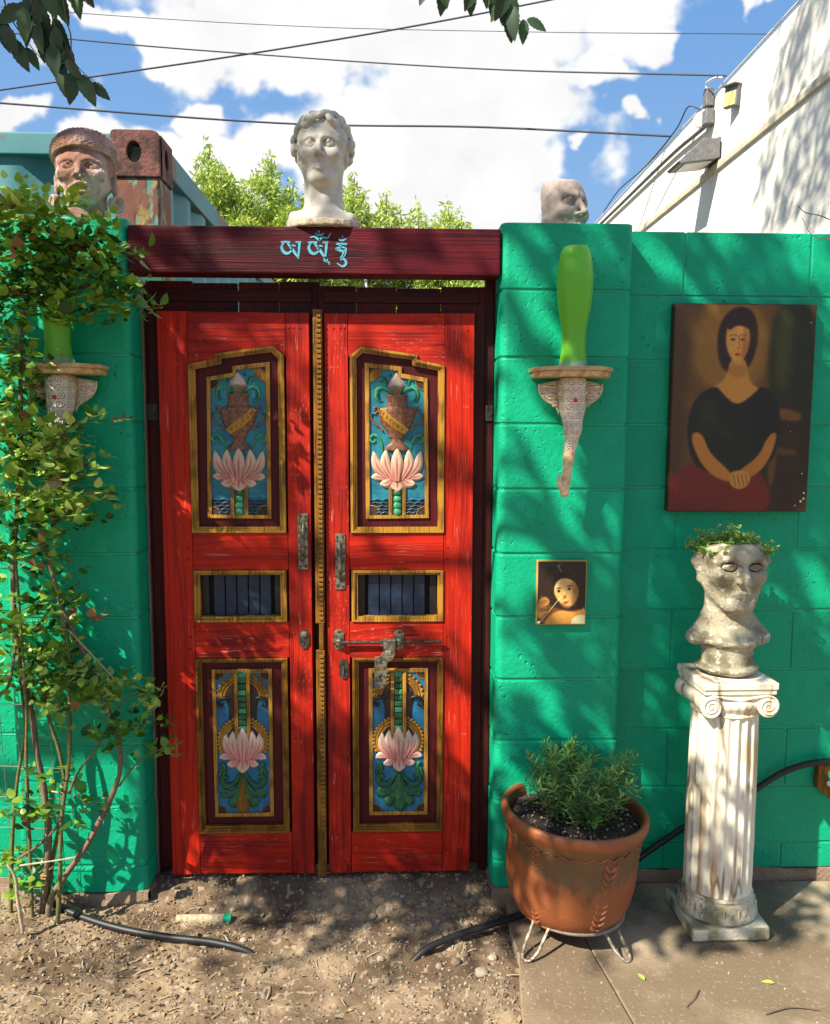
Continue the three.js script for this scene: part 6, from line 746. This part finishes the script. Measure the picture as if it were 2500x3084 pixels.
{
  const t = thing('shade_tree', 'dark leaved tree whose toothed leaves hang into the top of the view', 'tree', [-4.5, 0, 0.6]);
  const W = (x, y, z) => [x + 4.5, y, z - 0.6]; // world to tree
  const wl = (a, n) => limb(a.map((p) => [...W(p[0], p[1], p[2]), p[3]]), n, 8, true, 0.15);
  mesh('trunk', wl([[-4.5, -0.2, 0.6, 0.2], [-4.45, 1.5, 0.6, 0.16], [-4.3, 3.0, 0.7, 0.13], [-4.0, 4.4, 0.9, 0.09], [-3.6, 5.8, 1.0, 0.04]], 30), M.bark, t);
  mesh('limbs', merge([[[-4.3, 3.0, 0.7, 0.07], [-3.4, 3.6, 1.3, 0.045], [-2.6, 3.8, 1.6, 0.025], [-1.5, 3.6, 1.5, 0.015], [-0.55, 2.9, 1.22, 0.006]], [[-4.2, 3.6, 0.75, 0.06], [-3.0, 4.6, 1.2, 0.04], [-1.8, 4.9, 1.6, 0.02], [-0.6, 4.0, 1.4, 0.012], [0.05, 2.8, 1.2, 0.005]], [[-4.1, 4.0, 0.85, 0.06], [-3.0, 6.0, 0.2, 0.04], [-1.6, 7.2, -0.4, 0.02]], [[-4.4, 2.6, 0.65, 0.06], [-3.8, 3.4, 1.8, 0.035], [-2.8, 4.2, 2.2, 0.015]]].map((l) => wl(l, 20))), M.bark, t);
  // hanging twigs seen at the top of the picture, leaf by leaf
  const q = mulberry(12), leafG = [ovate(0.046, 0.022, 0.3, 0.06, 14), ovate(0.04, 0.021, 0.5, 0.06, 14), ovate(0.034, 0.016, 0.2, 0.06, 12)];
  const hang = (pts, leaves) => { const b = mesh('hanging_twig', limb(pts.map((p) => [...W(p[0], p[1], p[2]), p[3]]), 24, 5), M.bark, t); for (const [x, y, ang, k, tw, dz] of leaves) { const m = mesh('leaf', leafG[k % 3], M.elmLeaf[q() < 0.6 ? 0 : 1], b); m.position.set(...W(x, y, 1.3 + (dz ?? (q() - 0.5) * 0.03))); m.rotation.set(0.2 * (q() - 0.5), tw, ang, 'ZYX'); } };
  const hx = (X) => -0.5974 + X * 0.000275, hy = (Y) => 2.194 - Y * 0.000264; // drawing units of the left cluster
  const A = (list) => list.map(([x, y, deg, k, tw]) => [hx(x), hy(y), (deg * Math.PI) / 180, k, tw ?? (q() - 0.5)]);
  hang([[-0.47, 2.9, 1.2, 0.004], [-0.474, 2.4, 1.3, 0.0022], [-0.465, 2.146, 1.3, 0.0012], [-0.458, 2.12, 1.3, 0.0011], [-0.457, 2.09, 1.3, 0.001], [-0.445, 2.071, 1.3, 0.0009], [-0.424, 2.055, 1.3, 0.0008], [-0.41, 2.045, 1.3, 0.0006]],
    A([[395, 50, 200, 0], [385, 110, 165, 1], [430, 40, 195, 0], [405, 170, 200, 0], [400, 230, 160, 1], [430, 260, 190, 0], [395, 310, 175, 1], [440, 250, 185, 2], [420, 330, 178, 0], [445, 410, 178, 0], [500, 455, 172, 0], [490, 425, 215, 2], [545, 480, 205, 0], [590, 510, 228, 2], [470, 320, 190, 2], [430, 300, 205, 0], [410, 280, 150, 2]]));
  hang([[-0.5, 2.9, 1.2, 0.004], [-0.49, 2.4, 1.3, 0.002], [-0.484, 2.15, 1.3, 0.0012], [-0.48, 2.129, 1.3, 0.001], [-0.476, 2.1, 1.3, 0.0008]], A([[310, 10, 180, 0], [330, 40, 150, 0], [300, 100, 165, 1], [290, 160, 120, 0], [300, 170, 170, 0], [320, 180, 155, 0], [340, 130, 195, 1], [350, 180, 200, 1], [340, 220, 185, 0], [360, 240, 175, 1], [350, 290, 185, 2], [275, 105, 120, 2]]));
  hang([[-0.62, 2.8, 1.2, 0.004], [-0.56, 2.3, 1.3, 0.002], [-0.547, 2.151, 1.3, 0.0012], [-0.536, 2.131, 1.3, 0.0011], [-0.513, 2.1, 1.3, 0.0009], [-0.5, 2.085, 1.3, 0.0006]], A([[30, 0, 165, 0], [20, 50, 160, 0], [45, 70, 185, 0], [30, 90, 150, 0], [75, 110, 195, 0], [60, 100, 170, 1], [130, 205, 210, 0], [170, 250, 205, 1], [205, 300, 200, 0], [250, 330, 215, 2], [150, 250, 195, 2]]));
  hang([[-0.42, 2.7, 1.25, 0.003], [-0.432, 2.3, 1.3, 0.0018], [-0.436, 2.168, 1.3, 0.001], [-0.428, 2.16, 1.3, 0.0008]], A([[535, 5, 182, 0, 0.2], [500, -40, 180, 1], [545, 0, 212, 2], [375, -60, 160, 0]]));
  const B = (list) => list.map(([x, y, deg, k, tw]) => [0.16 + (x - 0) * 0.000294, 2.192 - y * 0.000294, (deg * Math.PI) / 180, k, tw ?? (q() - 0.5)]);
  hang([[0.05, 2.8, 1.2, 0.004], [0.1, 2.35, 1.3, 0.002], [0.15, 2.2, 1.3, 0.0013], [0.174, 2.172, 1.3, 0.001], [0.187, 2.156, 1.3, 0.0008], [0.197, 2.147, 1.3, 0.0006]], B([[-320, -60, 150, 0], [-300, -30, 200, 1], [-250, -40, 165, 0], [-180, -60, 130, 0], [-150, -30, 190, 1], [-110, -40, 160, 0], [-60, -50, 200, 0], [-40, -50, 170, 1], [-10, -60, 175, 0], [10, -20, 190, 0], [40, 10, 160, 0], [50, 0, 200, 1], [70, 60, 180, 0, 0.3], [75, 85, 178, 0, 0.6], [132, 120, 180, 2], [45, 20, 175, 2], [145, 126, 250, 2], [20, 50, 150, 2]]));
  // crown: leafy clumps
  const blobs = [], S = SUN; const back = (x, y, z, s, r, dn) => { const w = [x + S.x * s, y + S.y * s, z + S.z * s]; const p = W(...w); blobs.push([...p, r, r * 0.9, r, dn]); };
  for (const [x, y, s, r, z, dn] of SHADE) back(x, y, z ?? 0, s, r, dn);
  for (const [x, y, len, th, s] of SPRAYS) { const n = Math.max(3, Math.round(len / th)); for (let i = 0; i < n; i++) { const f = ((i + 0.5) / n - 0.5) * len; back(x + f * 0.6 + (q() - 0.5) * th * 0.3, y - f * 0.81, 0, s + (q() - 0.5) * 0.2, th * (1.0 - 0.5 * Math.abs(f / len) * 2 * 0.6), 0.9); } }
  for (const [x, z, s, r] of SHADE_GROUND) back(x, 0, z, s, r);
  for (const [y, z, s, r] of SHADE_WHITE) { const w = [2.4 + S.x * s, y + S.y * s, z + S.z * s]; blobs.push([...W(...w), r, r, r]); }
  for (let i = 0; i < 0; i++) { const a = q() * 6.28, rr = 0.6 + q() * 1.6; blobs.push([-1.4 + Math.cos(a) * rr, 3.6 + q() * 1.8, 0.6 + Math.sin(a) * rr, 0.35, 0.3, 0.35]); }
  crownLeaves(blobs, q, t);
}
function crownLeaves(blobs, q, t) {
  const one = ovate(0.06, 0.03, 0.3, 0, 3), o = new THREE.Object3D(), mats = [];
  for (const b of blobs) { const k = Math.round(300 * DENS * (b[6] ?? 1) * Math.pow(b[3] / 0.2, 2.2)); for (let i = 0; i < k; i++) { let x, y, z, d; do { x = q() * 2 - 1; y = q() * 2 - 1; z = q() * 2 - 1; d = x * x + y * y + z * z; } while (d > 1); o.position.set(b[0] + x * b[3], b[1] + y * b[4], b[2] + z * b[5]); o.rotation.set(q() * 6.28, q() * 6.28, q() * 6.28); o.scale.setScalar(0.8 + q() * 0.6); o.updateMatrix(); mats.push(o.matrix.clone()); } }
  const m = new THREE.InstancedMesh(one, M.elmLeaf[0], mats.length); mats.forEach((a, k) => m.setMatrixAt(k, a)); m.name = 'crown'; m.castShadow = true; m.userData.kind = 'stuff'; t.add(m); console.log('crown leaves', mats.length);
}
// ------------------------------------------------------------------ climbing rose
{
  const t = thing('climbing_rose', 'climbing rose bush with bare lower stems growing up the left pillar', 'rose bush', [-1.05, 0, 0.1]);
  const q = mulberry(404), X0 = -1.05, Z0 = 0.1;
  const stems = [[[[-1.06, 0.0, 0.1], [-1.045, 0.093, 0.1], [-1.008, 0.153, 0.1], [-0.972, 0.205, 0.1], [-0.92, 0.281, 0.1], [-0.872, 0.372, 0.1], [-0.839, 0.444, 0.1], [-0.818, 0.511, 0.1], [-0.819, 0.589, 0.1], [-0.846, 0.691, 0.1], [-0.88, 0.796, 0.1], [-0.914, 0.872, 0.1], [-0.96, 1.0, 0.12], [-1.0, 1.2, 0.14]], 0.0105, 0.006, 1],
    [[[-1.09, 0, 0.08], [-1.072, 0.081, 0.09], [-1.045, 0.266, 0.1], [-1.047, 0.406, 0.1], [-1.067, 0.564, 0.1], [-1.077, 0.677, 0.1], [-1.095, 0.778, 0.1], [-1.116, 0.952, 0.1], [-1.111, 1.159, 0.1], [-1.098, 1.27, 0.1], [-1.075, 1.5, 0.1], [-1.05, 1.8, 0.12], [-1.0, 2.0, 0.13]], 0.0105, 0.006, 1],
    [[[-1.02, 0, 0.13], [-1.002, 0.128, 0.14], [-0.984, 0.385, 0.14], [-0.955, 0.56, 0.14], [-0.948, 0.751, 0.14], [-0.947, 0.9, 0.14], [-0.99, 1.2, 0.15]], 0.0075, 0.004, 0], [[[-1.07, 0.02, 0.08], [-1.045, 0.195, 0.08], [-0.997, 0.436, 0.08], [-1.008, 0.555, 0.08], [-1.037, 0.673, 0.08], [-1.046, 0.85, 0.09]], 0.007, 0.005, 0], [[[-1.1, 0, 0.11], [-1.094, 0.258, 0.12], [-1.093, 0.455, 0.12], [-1.091, 0.584, 0.12], [-1.085, 0.684, 0.12], [-1.088, 0.9, 0.12], [-1.1, 1.25, 0.12]], 0.006, 0.004, 0], [[[-1.19, 0.0, 0.06], [-1.171, 0.288, 0.06], [-1.143, 0.489, 0.06], [-1.119, 0.608, 0.06], [-1.117, 0.8, 0.08]], 0.0065, 0.004, 0],
    [[[-1.128, 0.238, 0.12], [-1.051, 0.293, 0.12], [-1.0, 0.356, 0.12], [-0.988, 0.474, 0.12]], 0.005, 0.0035, 1], [[[-0.967, 0.442, 0.12], [-0.955, 0.477, 0.12], [-0.931, 0.52, 0.12], [-0.884, 0.582, 0.12], [-0.84, 0.659, 0.12], [-0.794, 0.732, 0.12], [-0.74, 0.76, 0.12]], 0.0045, 0.0025, 0], [[[-0.824, 0.455, 0.1], [-0.777, 0.518, 0.1], [-0.73, 0.557, 0.1], [-0.659, 0.582, 0.1]], 0.0035, 0.0015, 0], [[[-1.112, 0.231, 0.15], [-1.008, 0.245, 0.15], [-0.944, 0.256, 0.15]], 0.003, 0.002, 2], [[[-1.09, 0.05, 0.2], [-1.101, 0.165, 0.2], [-1.105, 0.223, 0.2], [-1.125, 0.262, 0.2]], 0.006, 0.004, 2], [[[-1.2, 0.62, 0.12], [-1.16, 0.754, 0.12], [-1.138, 0.773, 0.12], [-1.107, 0.9, 0.12]], 0.006, 0.004, 1],
    [[[-1.2, 1.86, 0.14], [-1.095, 1.961, 0.14], [-1.047, 1.983, 0.14], [-1.0, 1.993, 0.14], [-0.92, 1.985, 0.14], [-0.814, 1.967, 0.14], [-0.72, 1.9, 0.13]], 0.005, 0.002, 1], [[[-1.05, 1.42, 0.15], [-1.035, 1.5, 0.16], [-1.028, 1.561, 0.16], [-1.02, 1.615, 0.16], [-1.018, 1.665, 0.16]], 0.003, 0.002, 0], [[[-1.0, 1.5, 0.14], [-0.93, 1.53, 0.15], [-0.88, 1.57, 0.15], [-0.83, 1.585, 0.15]], 0.003, 0.0015, 0], [[[-1.0, 1.4, 0.14], [-0.92, 1.4, 0.15], [-0.85, 1.36, 0.15], [-0.82, 1.34, 0.15]], 0.003, 0.0015, 0], [[[-0.95, 0.95, 0.12], [-0.9, 0.9, 0.13], [-0.84, 0.83, 0.13], [-0.8, 0.78, 0.13]], 0.003, 0.0015, 2], [[[-1.02, 0.45, 0.12], [-0.94, 0.44, 0.13], [-0.91, 0.4, 0.13]], 0.0025, 0.0015, 2]];
  for (const [pts, r0, r1, m] of stems) { const n = pts.length; mesh('stem', limb(pts.map((p, i) => [p[0] - X0, p[1], p[2] - Z0, lerp(r0, r1, i / (n - 1))]), n * 4, 7, true, 0.35), [M.stem, M.bark, M.twig ??= mottled(0.05, 291, [0.3, 0.24, 0.15], [0.5, 0.43, 0.3], 6, { roughness: 0.9 })][m], t); }
  const th = []; for (let i = 0; i < 130; i++) { const [pts, r0] = stems[Math.floor(q() * 8)], k = Math.floor(q() * (pts.length - 1)), f = q(), a = q() * 6.28, c = pts[k].map((v, j) => lerp(v, pts[k + 1][j], f)); th.push(new THREE.ConeGeometry(0.0018, 0.007, 5).translate(0, r0 * 0.7 + 0.003, 0).rotateZ(Math.PI / 2 * (q() < 0.5 ? 1 : -1)).rotateY(a).translate(c[0] - X0, c[1], c[2] - Z0)); } const thm = mesh('thorns', merge(th), M.stem, t); thm.userData.kind = 'stuff';
  const cl = [[-1.006, 2.155, 0.098, 0.035, 60], [-0.889, 2.11, 0.126, 0.06, 90], [-1.011, 2.05, 0.112, 0.098, 120], [-0.893, 1.999, 0.15, 0.084, 150], [-0.783, 1.99, 0.09, 0.084, 80], [-0.716, 1.895, 0.042, 0.056, 18], [-1.057, 1.905, 0.07, 0.084, 60], [-0.948, 1.9, 0.13, 0.05, 80], [-0.831, 1.874, 0.112, 0.03, 36], [-1.076, 1.785, 0.056, 0.07, 24], [-1.04, 1.718, 0.07, 0.07, 50], [-1.071, 1.61, 0.056, 0.056, 40], [-1.032, 1.54, 0.112, 0.07, 70], [-0.985, 1.525, 0.12, 0.05, 80], [-0.862, 1.57, 0.056, 0.025, 14], [-1.037, 1.459, 0.112, 0.07, 90], [-0.93, 1.443, 0.085, 0.045, 46], [-0.864, 1.335, 0.065, 0.07, 44], [-1.042, 1.335, 0.098, 0.07, 80], [-0.948, 1.293, 0.098, 0.07, 46], [-1.074, 1.223, 0.07, 0.042, 40], [-1.051, 1.138, 0.098, 0.07, 30], [-1.015, 1.01, 0.126, 0.07, 60], [-1.06, 0.909, 0.112, 0.084, 80], [-0.957, 0.85, 0.084, 0.06, 40], [-1.01, 0.778, 0.112, 0.07, 70], [-0.908, 0.777, 0.08, 0.05, 30], [-0.8, 0.762, 0.063, 0.055, 26], [-0.716, 0.732, 0.028, 0.028, 8], [-0.875, 0.63, 0.084, 0.042, 18], [-0.754, 0.655, 0.049, 0.042, 16], [-0.685, 0.584, 0.045, 0.021, 12], [-1.111, 0.393, 0.063, 0.056, 26], [-1.149, 0.196, 0.049, 0.07, 30], [-1.0, 0.512, 0.07, 0.042, 10], [-0.912, 0.391, 0.042, 0.021, 8],
    [-1.22, 2.0, 0.12, 0.16, 120], [-1.22, 1.45, 0.12, 0.2, 110], [-1.22, 0.9, 0.12, 0.16, 80], [-1.18, 1.75, 0.08, 0.1, 40]];
  const kinds = [ovate(0.032, 0.024, 0.22, 0, 5), ovate(0.028, 0.021, 0.35, 0, 5), ovate(0.036, 0.027, 0.15, 0, 5), ovate(0.024, 0.018, 0.4, 0, 5)], all = [];
  for (const [cx, cy, rx, ry, n] of cl) {
    const sprays = Math.max(2, Math.round(n / 4.6 * 2.8));
    for (let s = 0; s < sprays; s++) { const a = q() * 6.28, r = Math.sqrt(q()), x = cx + Math.cos(a) * rx * r, y = cy + Math.sin(a) * ry * r, z = 0.05 + 0.13 * q() + (cy > 1.85 ? 0.075 : cy > 1.2 ? 0.04 : 0), dir = q() * 6.28, tilt = (q() - 0.5) * 1.6, dry = (Math.hypot(x + 0.84, y - 0.97) < 0.09 && q() < 0.75) || q() < 0.035, u = [Math.cos(dir), 0.25 * Math.sin(dir) + 0.1, Math.sin(dir)], nl = 3 + 2 * Math.floor(q() * 2);
      for (let k = 0; k < nl; k++) { const pair = Math.ceil(k / 2), side = k === 0 ? 0 : k % 2 ? 1 : -1, d = k === 0 ? 0.062 : 0.062 - pair * 0.02; all.push({ p: [x + u[0] * d, y + u[1] * d - 0.006 * pair, z + u[2] * d], yaw: Math.PI / 2 - dir + side * 1.1 + (q() - 0.5) * 0.5, pit: 0.5 + q() * 2.0 + tilt * 0.3, rol: (q() - 0.5) * 1.2, k: Math.floor(q() * 4), m: dry ? 4 + Math.floor(q() * 2) : y > 2.1 || (y > 1.3 && y < 1.62 && z > 0.12) || (y > 0.7 && y < 0.95 && q() < 0.6) ? (q() < 0.5 ? 2 : 1) : Math.floor(q() * 4) % 4 === 2 ? 1 : [0, 1, 3][Math.floor(q() * 3)], sc: 0.6 + q() * 0.8 }); } }  // paler leaf materials by height band: sunlight painted into the leaf colour
  }
  all.sort((a, b) => b.p[2] * 2 + b.sc - a.p[2] * 2 - a.sc);
  const mats = [...M.leaf, ...M.dryLeaf], rest = mats.map(() => []), o = new THREE.Object3D();
  all.forEach((l, i) => { o.position.set(l.p[0] - X0, l.p[1], l.p[2] - Z0); o.rotation.set(l.pit, l.yaw, l.rol, 'YXZ'); o.scale.setScalar(l.sc); if (i < 290) { const m = mesh('leaf', kinds[l.k], mats[l.m], t); m.position.copy(o.position); m.rotation.copy(o.rotation); m.scale.copy(o.scale); } else { o.updateMatrix(); rest[l.m].push(kinds[l.k].clone().applyMatrix4(o.matrix)); } });
  rest.forEach((a, i) => { if (a.length) { const m = mesh('foliage', merge(a), mats[i], t); m.userData.kind = 'stuff'; } });
  console.log('rose leaves', all.length);
  // wire mesh the rose was tied to
  const w = thing('wire_trellis', 'thin wire garden mesh standing behind the lower rose stems', 'trellis', [-1.13, 0, 0.035]); const wr = (a, b, n) => mesh(n, limb([[...a, 0.0011], [(a[0] + b[0]) / 2, (a[1] + b[1]) / 2 + 0.004, (a[2] + b[2]) / 2 + 0.004, 0.0011], [...b, 0.0011]], 8, 4), M.trellisWire ??= std({ color: lin(0.25, 0.24, 0.2), roughness: 0.5, metalness: 0.5 }), w);
  for (let i = 0; i < 6; i++) wr([-0.1 + i * 0.05, 0.02, 0], [-0.13 + i * 0.05, 0.85, 0], 'wire'); for (let i = 0; i < 8; i++) wr([-0.16, 0.1 + i * 0.1, 0.003], [0.14, 0.085 + i * 0.1, 0.003], 'wire');
}
// ------------------------------------------------------------------ pipes, box, twigs and litter
single('irrigation_hose', limb([[-1.12, 0.055, 0.03, 0.0105], [-1.06, 0.05, 0.05, 0.0105], [-0.975, 0.036, 0.09, 0.0105], [-0.82, 0.025, 0.15, 0.0105], [-0.665, 0.02, 0.19, 0.0105], [-0.517, 0.016, 0.215, 0.0105], [-0.42, 0.003, 0.238, 0.0105], [-0.36, -0.025, 0.25, 0.0105]], 60, 9), M.hose, 'black irrigation hose running from the rose and ending in the earth', 'hose');
single('irrigation_hose', limb([[0.06, -0.02, 0.29, 0.0105], [0.11, 0.012, 0.262, 0.0105], [0.2, 0.02, 0.21, 0.0105], [0.325, 0.024, 0.155, 0.0105], [0.43, 0.024, 0.1, 0.0105], [0.6, 0.03, 0.0, 0.0105], [0.76, 0.06, -0.055, 0.0105], [0.91, 0.153, -0.072, 0.0105], [1.005, 0.217, -0.074, 0.0105], [1.12, 0.28, -0.075, 0.0105], [1.233, 0.34, -0.075, 0.0105], [1.266, 0.365, -0.074, 0.0105], [1.337, 0.409, -0.072, 0.0105], [1.423, 0.438, -0.068, 0.0105], [1.6, 0.45, -0.068, 0.0105]], 120, 9), M.hose, 'black irrigation hose rising behind the pot and column along the right wall', 'hose');
{ const t = thing('buried_pipe', 'short pale plastic pipe stub with a green painted end lying by the left pillar', 'pipe', [-0.585, -0.003, 0.062]); mesh('pipe', uvSoft(new THREE.CylinderGeometry(0.014, 0.014, 0.15, 18).rotateZ(Math.PI / 2).translate(-0.01, 0, 0)), M.twig, t); mesh('painted_end', uvSoft(new THREE.CylinderGeometry(0.0146, 0.0146, 0.024, 18).rotateZ(Math.PI / 2).translate(0.076, 0, 0)), M.paintSmooth, t); }
{ const t = thing('outlet_box', 'brown weathered wall box with a broken flap at the right wall edge', 'box', [1.53, 0.372, -0.0995]); mesh('plate', uvBox(extrude([[-0.08, 0.058], [-0.083, -0.02], [-0.04, -0.06], [0.08, -0.06], [0.08, 0.058]], 0.03, 0.003, 2)), M.goldDark, t); mesh('opening', uvBox(rbox(0.07, 0.05, 0.006, 0.004).translate(-0.012, 0.012, 0.03)), M.paintSmooth, t); mesh('flap', uvSoft(relief([[-0.052, 0.004], [-0.042, -0.008], [-0.028, -0.012]], taper(0.008), 0.004).translate(0, 0, 0.034)), M.white, t); }
for (const [pts, l] of [[[[1.125, 2.167, 0.25], [1.147, 2.149, 0.25], [1.184, 2.142, 0.25], [1.218, 2.13, 0.25], [1.34, 2.06, 0.25]], 'bare dark twig reaching in front of the white building at the right edge'], [[[1.203, 2.168, 0.12], [1.218, 2.141, 0.12], [1.227, 2.126, 0.12], [1.238, 2.117, 0.12], [1.259, 2.108, 0.12], [1.289, 2.109, 0.12], [1.4, 2.12, 0.12]], 'pale curved twig hanging over the top of the right wall']]) { const t = thing('bare_twig', l, 'twig', [0, 0, 0]); mesh('branch', limb(pts.map((p, i) => [...p, lerp(0.001, 0.0022, i / pts.length)]), 24, 5), l[0] === 'b' ? M.bark : M.twig, t); const c = pts[2]; mesh('spur', limb([[...c, 0.001], [c[0] + 0.004, c[1] + 0.014, c[2], 0.0006]], 4, 4), M.bark, t); }
{
  const q = mulberry(909), o = new THREE.Object3D(), geos = [0, 1, 2].map((s) => { const g = new THREE.IcosahedronGeometry(1, 1), p = g.attributes.position; for (let i = 0; i < p.count; i++) { const k = 1 + 0.3 * P3(p.getX(i) * 1.3 + s * 5, p.getY(i) * 1.3, p.getZ(i) * 1.3); p.setXYZ(i, p.getX(i) * k, p.getY(i) * k * 0.7, p.getZ(i) * k); } g.computeVertexNormals(); return g; });
  // single stones large enough to pick out
  const spot = [[-0.55, 0.2, 0.011], [-0.44, 0.17, 0.009], [-0.33, 0.14, 0.012], [0.18, 0.17, 0.013], [0.21, 0.2, 0.012], [0.2, 0.3, 0.016], [0.15, 0.31, 0.012], [0.27, 0.35, 0.018], [0.23, 0.27, 0.011], [0.1, 0.27, 0.01], [-0.02, 0.28, 0.01], [-0.1, 0.25, 0.009], [0.25, 0.12, 0.01], [0.12, 0.02, 0.01], [0.2, 0.0, 0.011], [0.26, -0.02, 0.012], [0.05, -0.01, 0.009], [-0.3, 0.0, 0.01], [-0.22, 0.02, 0.012], [-0.5, 0.02, 0.01], [-0.6, 0.0, 0.009], [0.3, 0.05, 0.011], [0.16, 0.1, 0.01], [-0.15, 0.12, 0.01], [-0.62, 0.3, 0.01], [-0.7, 0.26, 0.009], [-0.36, 0.33, 0.01], [0.0, 0.38, 0.011], [0.31, 0.28, 0.012], [0.29, 0.43, 0.011], [-0.05, 0.06, 0.014], [0.08, 0.12, 0.009]];
  spot.forEach(([x, z, r], i) => { const m = single('stone', geos[i % 3], M.pebble[i % 3], 'small rounded stone lying on the earth before the gate', 'stone', 'loose stones before the gate'); m.position.set(x, groundH(x, z) + r * 0.25, z); m.scale.set(r * (0.9 + q() * 0.4), r, r * (0.8 + q() * 0.4)); m.rotation.y = q() * 6; });
  const scatter = (n, f, mats, name, label, mk) => mats.forEach((mt, k) => { const a = []; while (a.length < n / mats.length) { const m = f(); if (m) a.push(m); } const im = new THREE.InstancedMesh(mk(k), mt, a.length); a.forEach((m, i) => im.setMatrixAt(i, m)); im.name = numbered(name); im.castShadow = im.receiveShadow = true; im.userData = { kind: 'stuff', label }; scene.add(im); });
  scatter(5200, () => { const x = R(-1.3, 0.36, q), z = R(-0.16, 0.62, q); if (q() > 0.35 + 0.65 * sm(-0.1, 0.1, P3(x * 4, 3, z * 4) + 0.12 * (x > 0 ? 1 : 0))) return null; const r = 0.0012 + 0.0042 * Math.pow(q(), 3); o.position.set(x, groundH(x, z) + r * 0.3, z); o.rotation.set(q() * 6, q() * 6, q() * 6); o.scale.setScalar(r); o.updateMatrix(); return o.matrix.clone(); }, M.pebble, 'grit', 'loose grit and tiny pebbles over the earth', (k) => geos[k]);
  scatter(420, () => { const x = 0.36 + 1.2 * q() * q(), z = R(-0.05, 0.62, q), r = 0.0008 + 0.003 * Math.pow(q(), 3); o.position.set(x, SLAB + r * 0.3, z); o.rotation.set(q() * 6, q() * 6, q() * 6); o.scale.setScalar(r); o.updateMatrix(); return o.matrix.clone(); }, M.pebble, 'grit', 'loose grit blown onto the pavement', (k) => geos[k]);
  const chip = ovate(0.02, 0.011, 0.3, 0, 2);
  scatter(2100, () => { const left = q() < 0.8, x = left ? R(-1.3, -0.35, q) : R(-0.8, 0.4, q), z = left ? R(-0.02, 0.6, q) : R(-0.1, 0.6, q); if (left && q() > 1.1 - sm(-1.0, -0.3, x)) return null; o.position.set(x, groundH(x, z) + 0.003 + q() * 0.006, z); o.rotation.set(-Math.PI / 2 + (q() - 0.5) * 1.3, (q() - 0.5) * 1.0, q() * 6.28); o.scale.setScalar(0.25 + 1.1 * q() * q()); o.updateMatrix(); return o.matrix.clone(); }, [std({ color: lin(0.21, 0.135, 0.065), roughness: 0.9 }), std({ color: lin(0.28, 0.2, 0.1), roughness: 0.9 }), std({ color: lin(0.13, 0.075, 0.04), roughness: 0.9 })], 'leaf_litter', 'dry fallen leaves and bark bits around the rose', () => chip);
  const st = limb([[-0.5, 0, 0, 0.05], [-0.1, 0.1, 0.05, 0.05], [0.5, 0, 0, 0.03]], 5, 4); scatter(170, () => { const x = R(-1.2, 0.36, q), z = R(-0.1, 0.6, q), L = 0.015 + 0.05 * q() * q(); o.position.set(x, groundH(x, z) + 0.003, z); o.rotation.set(0, q() * 6, (q() - 0.5) * 0.3); o.scale.set(L, L * 0.5, L); o.updateMatrix(); return o.matrix.clone(); }, [M.twig], 'twig_litter', 'thin dry twig bits scattered on the earth', () => st);
  for (const [x, z, a, l] of [[0.72, 0.42, 0.3, 'small green fallen leaf on the pavement before the pot'], [1.08, 0.44, 1.2, 'small green fallen leaf on the pavement near the column']]) { const m = single('fallen_leaf', ovate(0.035, 0.014, 0.2, 0, 5), M.leaf[2], l, 'leaf'); m.position.set(x, SLAB + 0.005, z); m.rotation.set(-1.45, 0, a); }
  for (const [p, l] of [[[[0.86, 0.016, 0.46, 0.0016], [0.83, 0.02, 0.5, 0.0016], [0.8, 0.016, 0.53, 0.0014], [0.81, 0.016, 0.56, 0.001]], 'thin forked twig lying on the sunny pavement'], [[[1.0, 0.016, 0.56, 0.002], [1.08, 0.02, 0.54, 0.002], [1.15, 0.016, 0.55, 0.0014]], 'dark curved twig at the front edge of the pavement']]) single('fallen_twig', limb(p, 12, 5), M.bark, l, 'twig');
}
renderer.render(scene, camera);
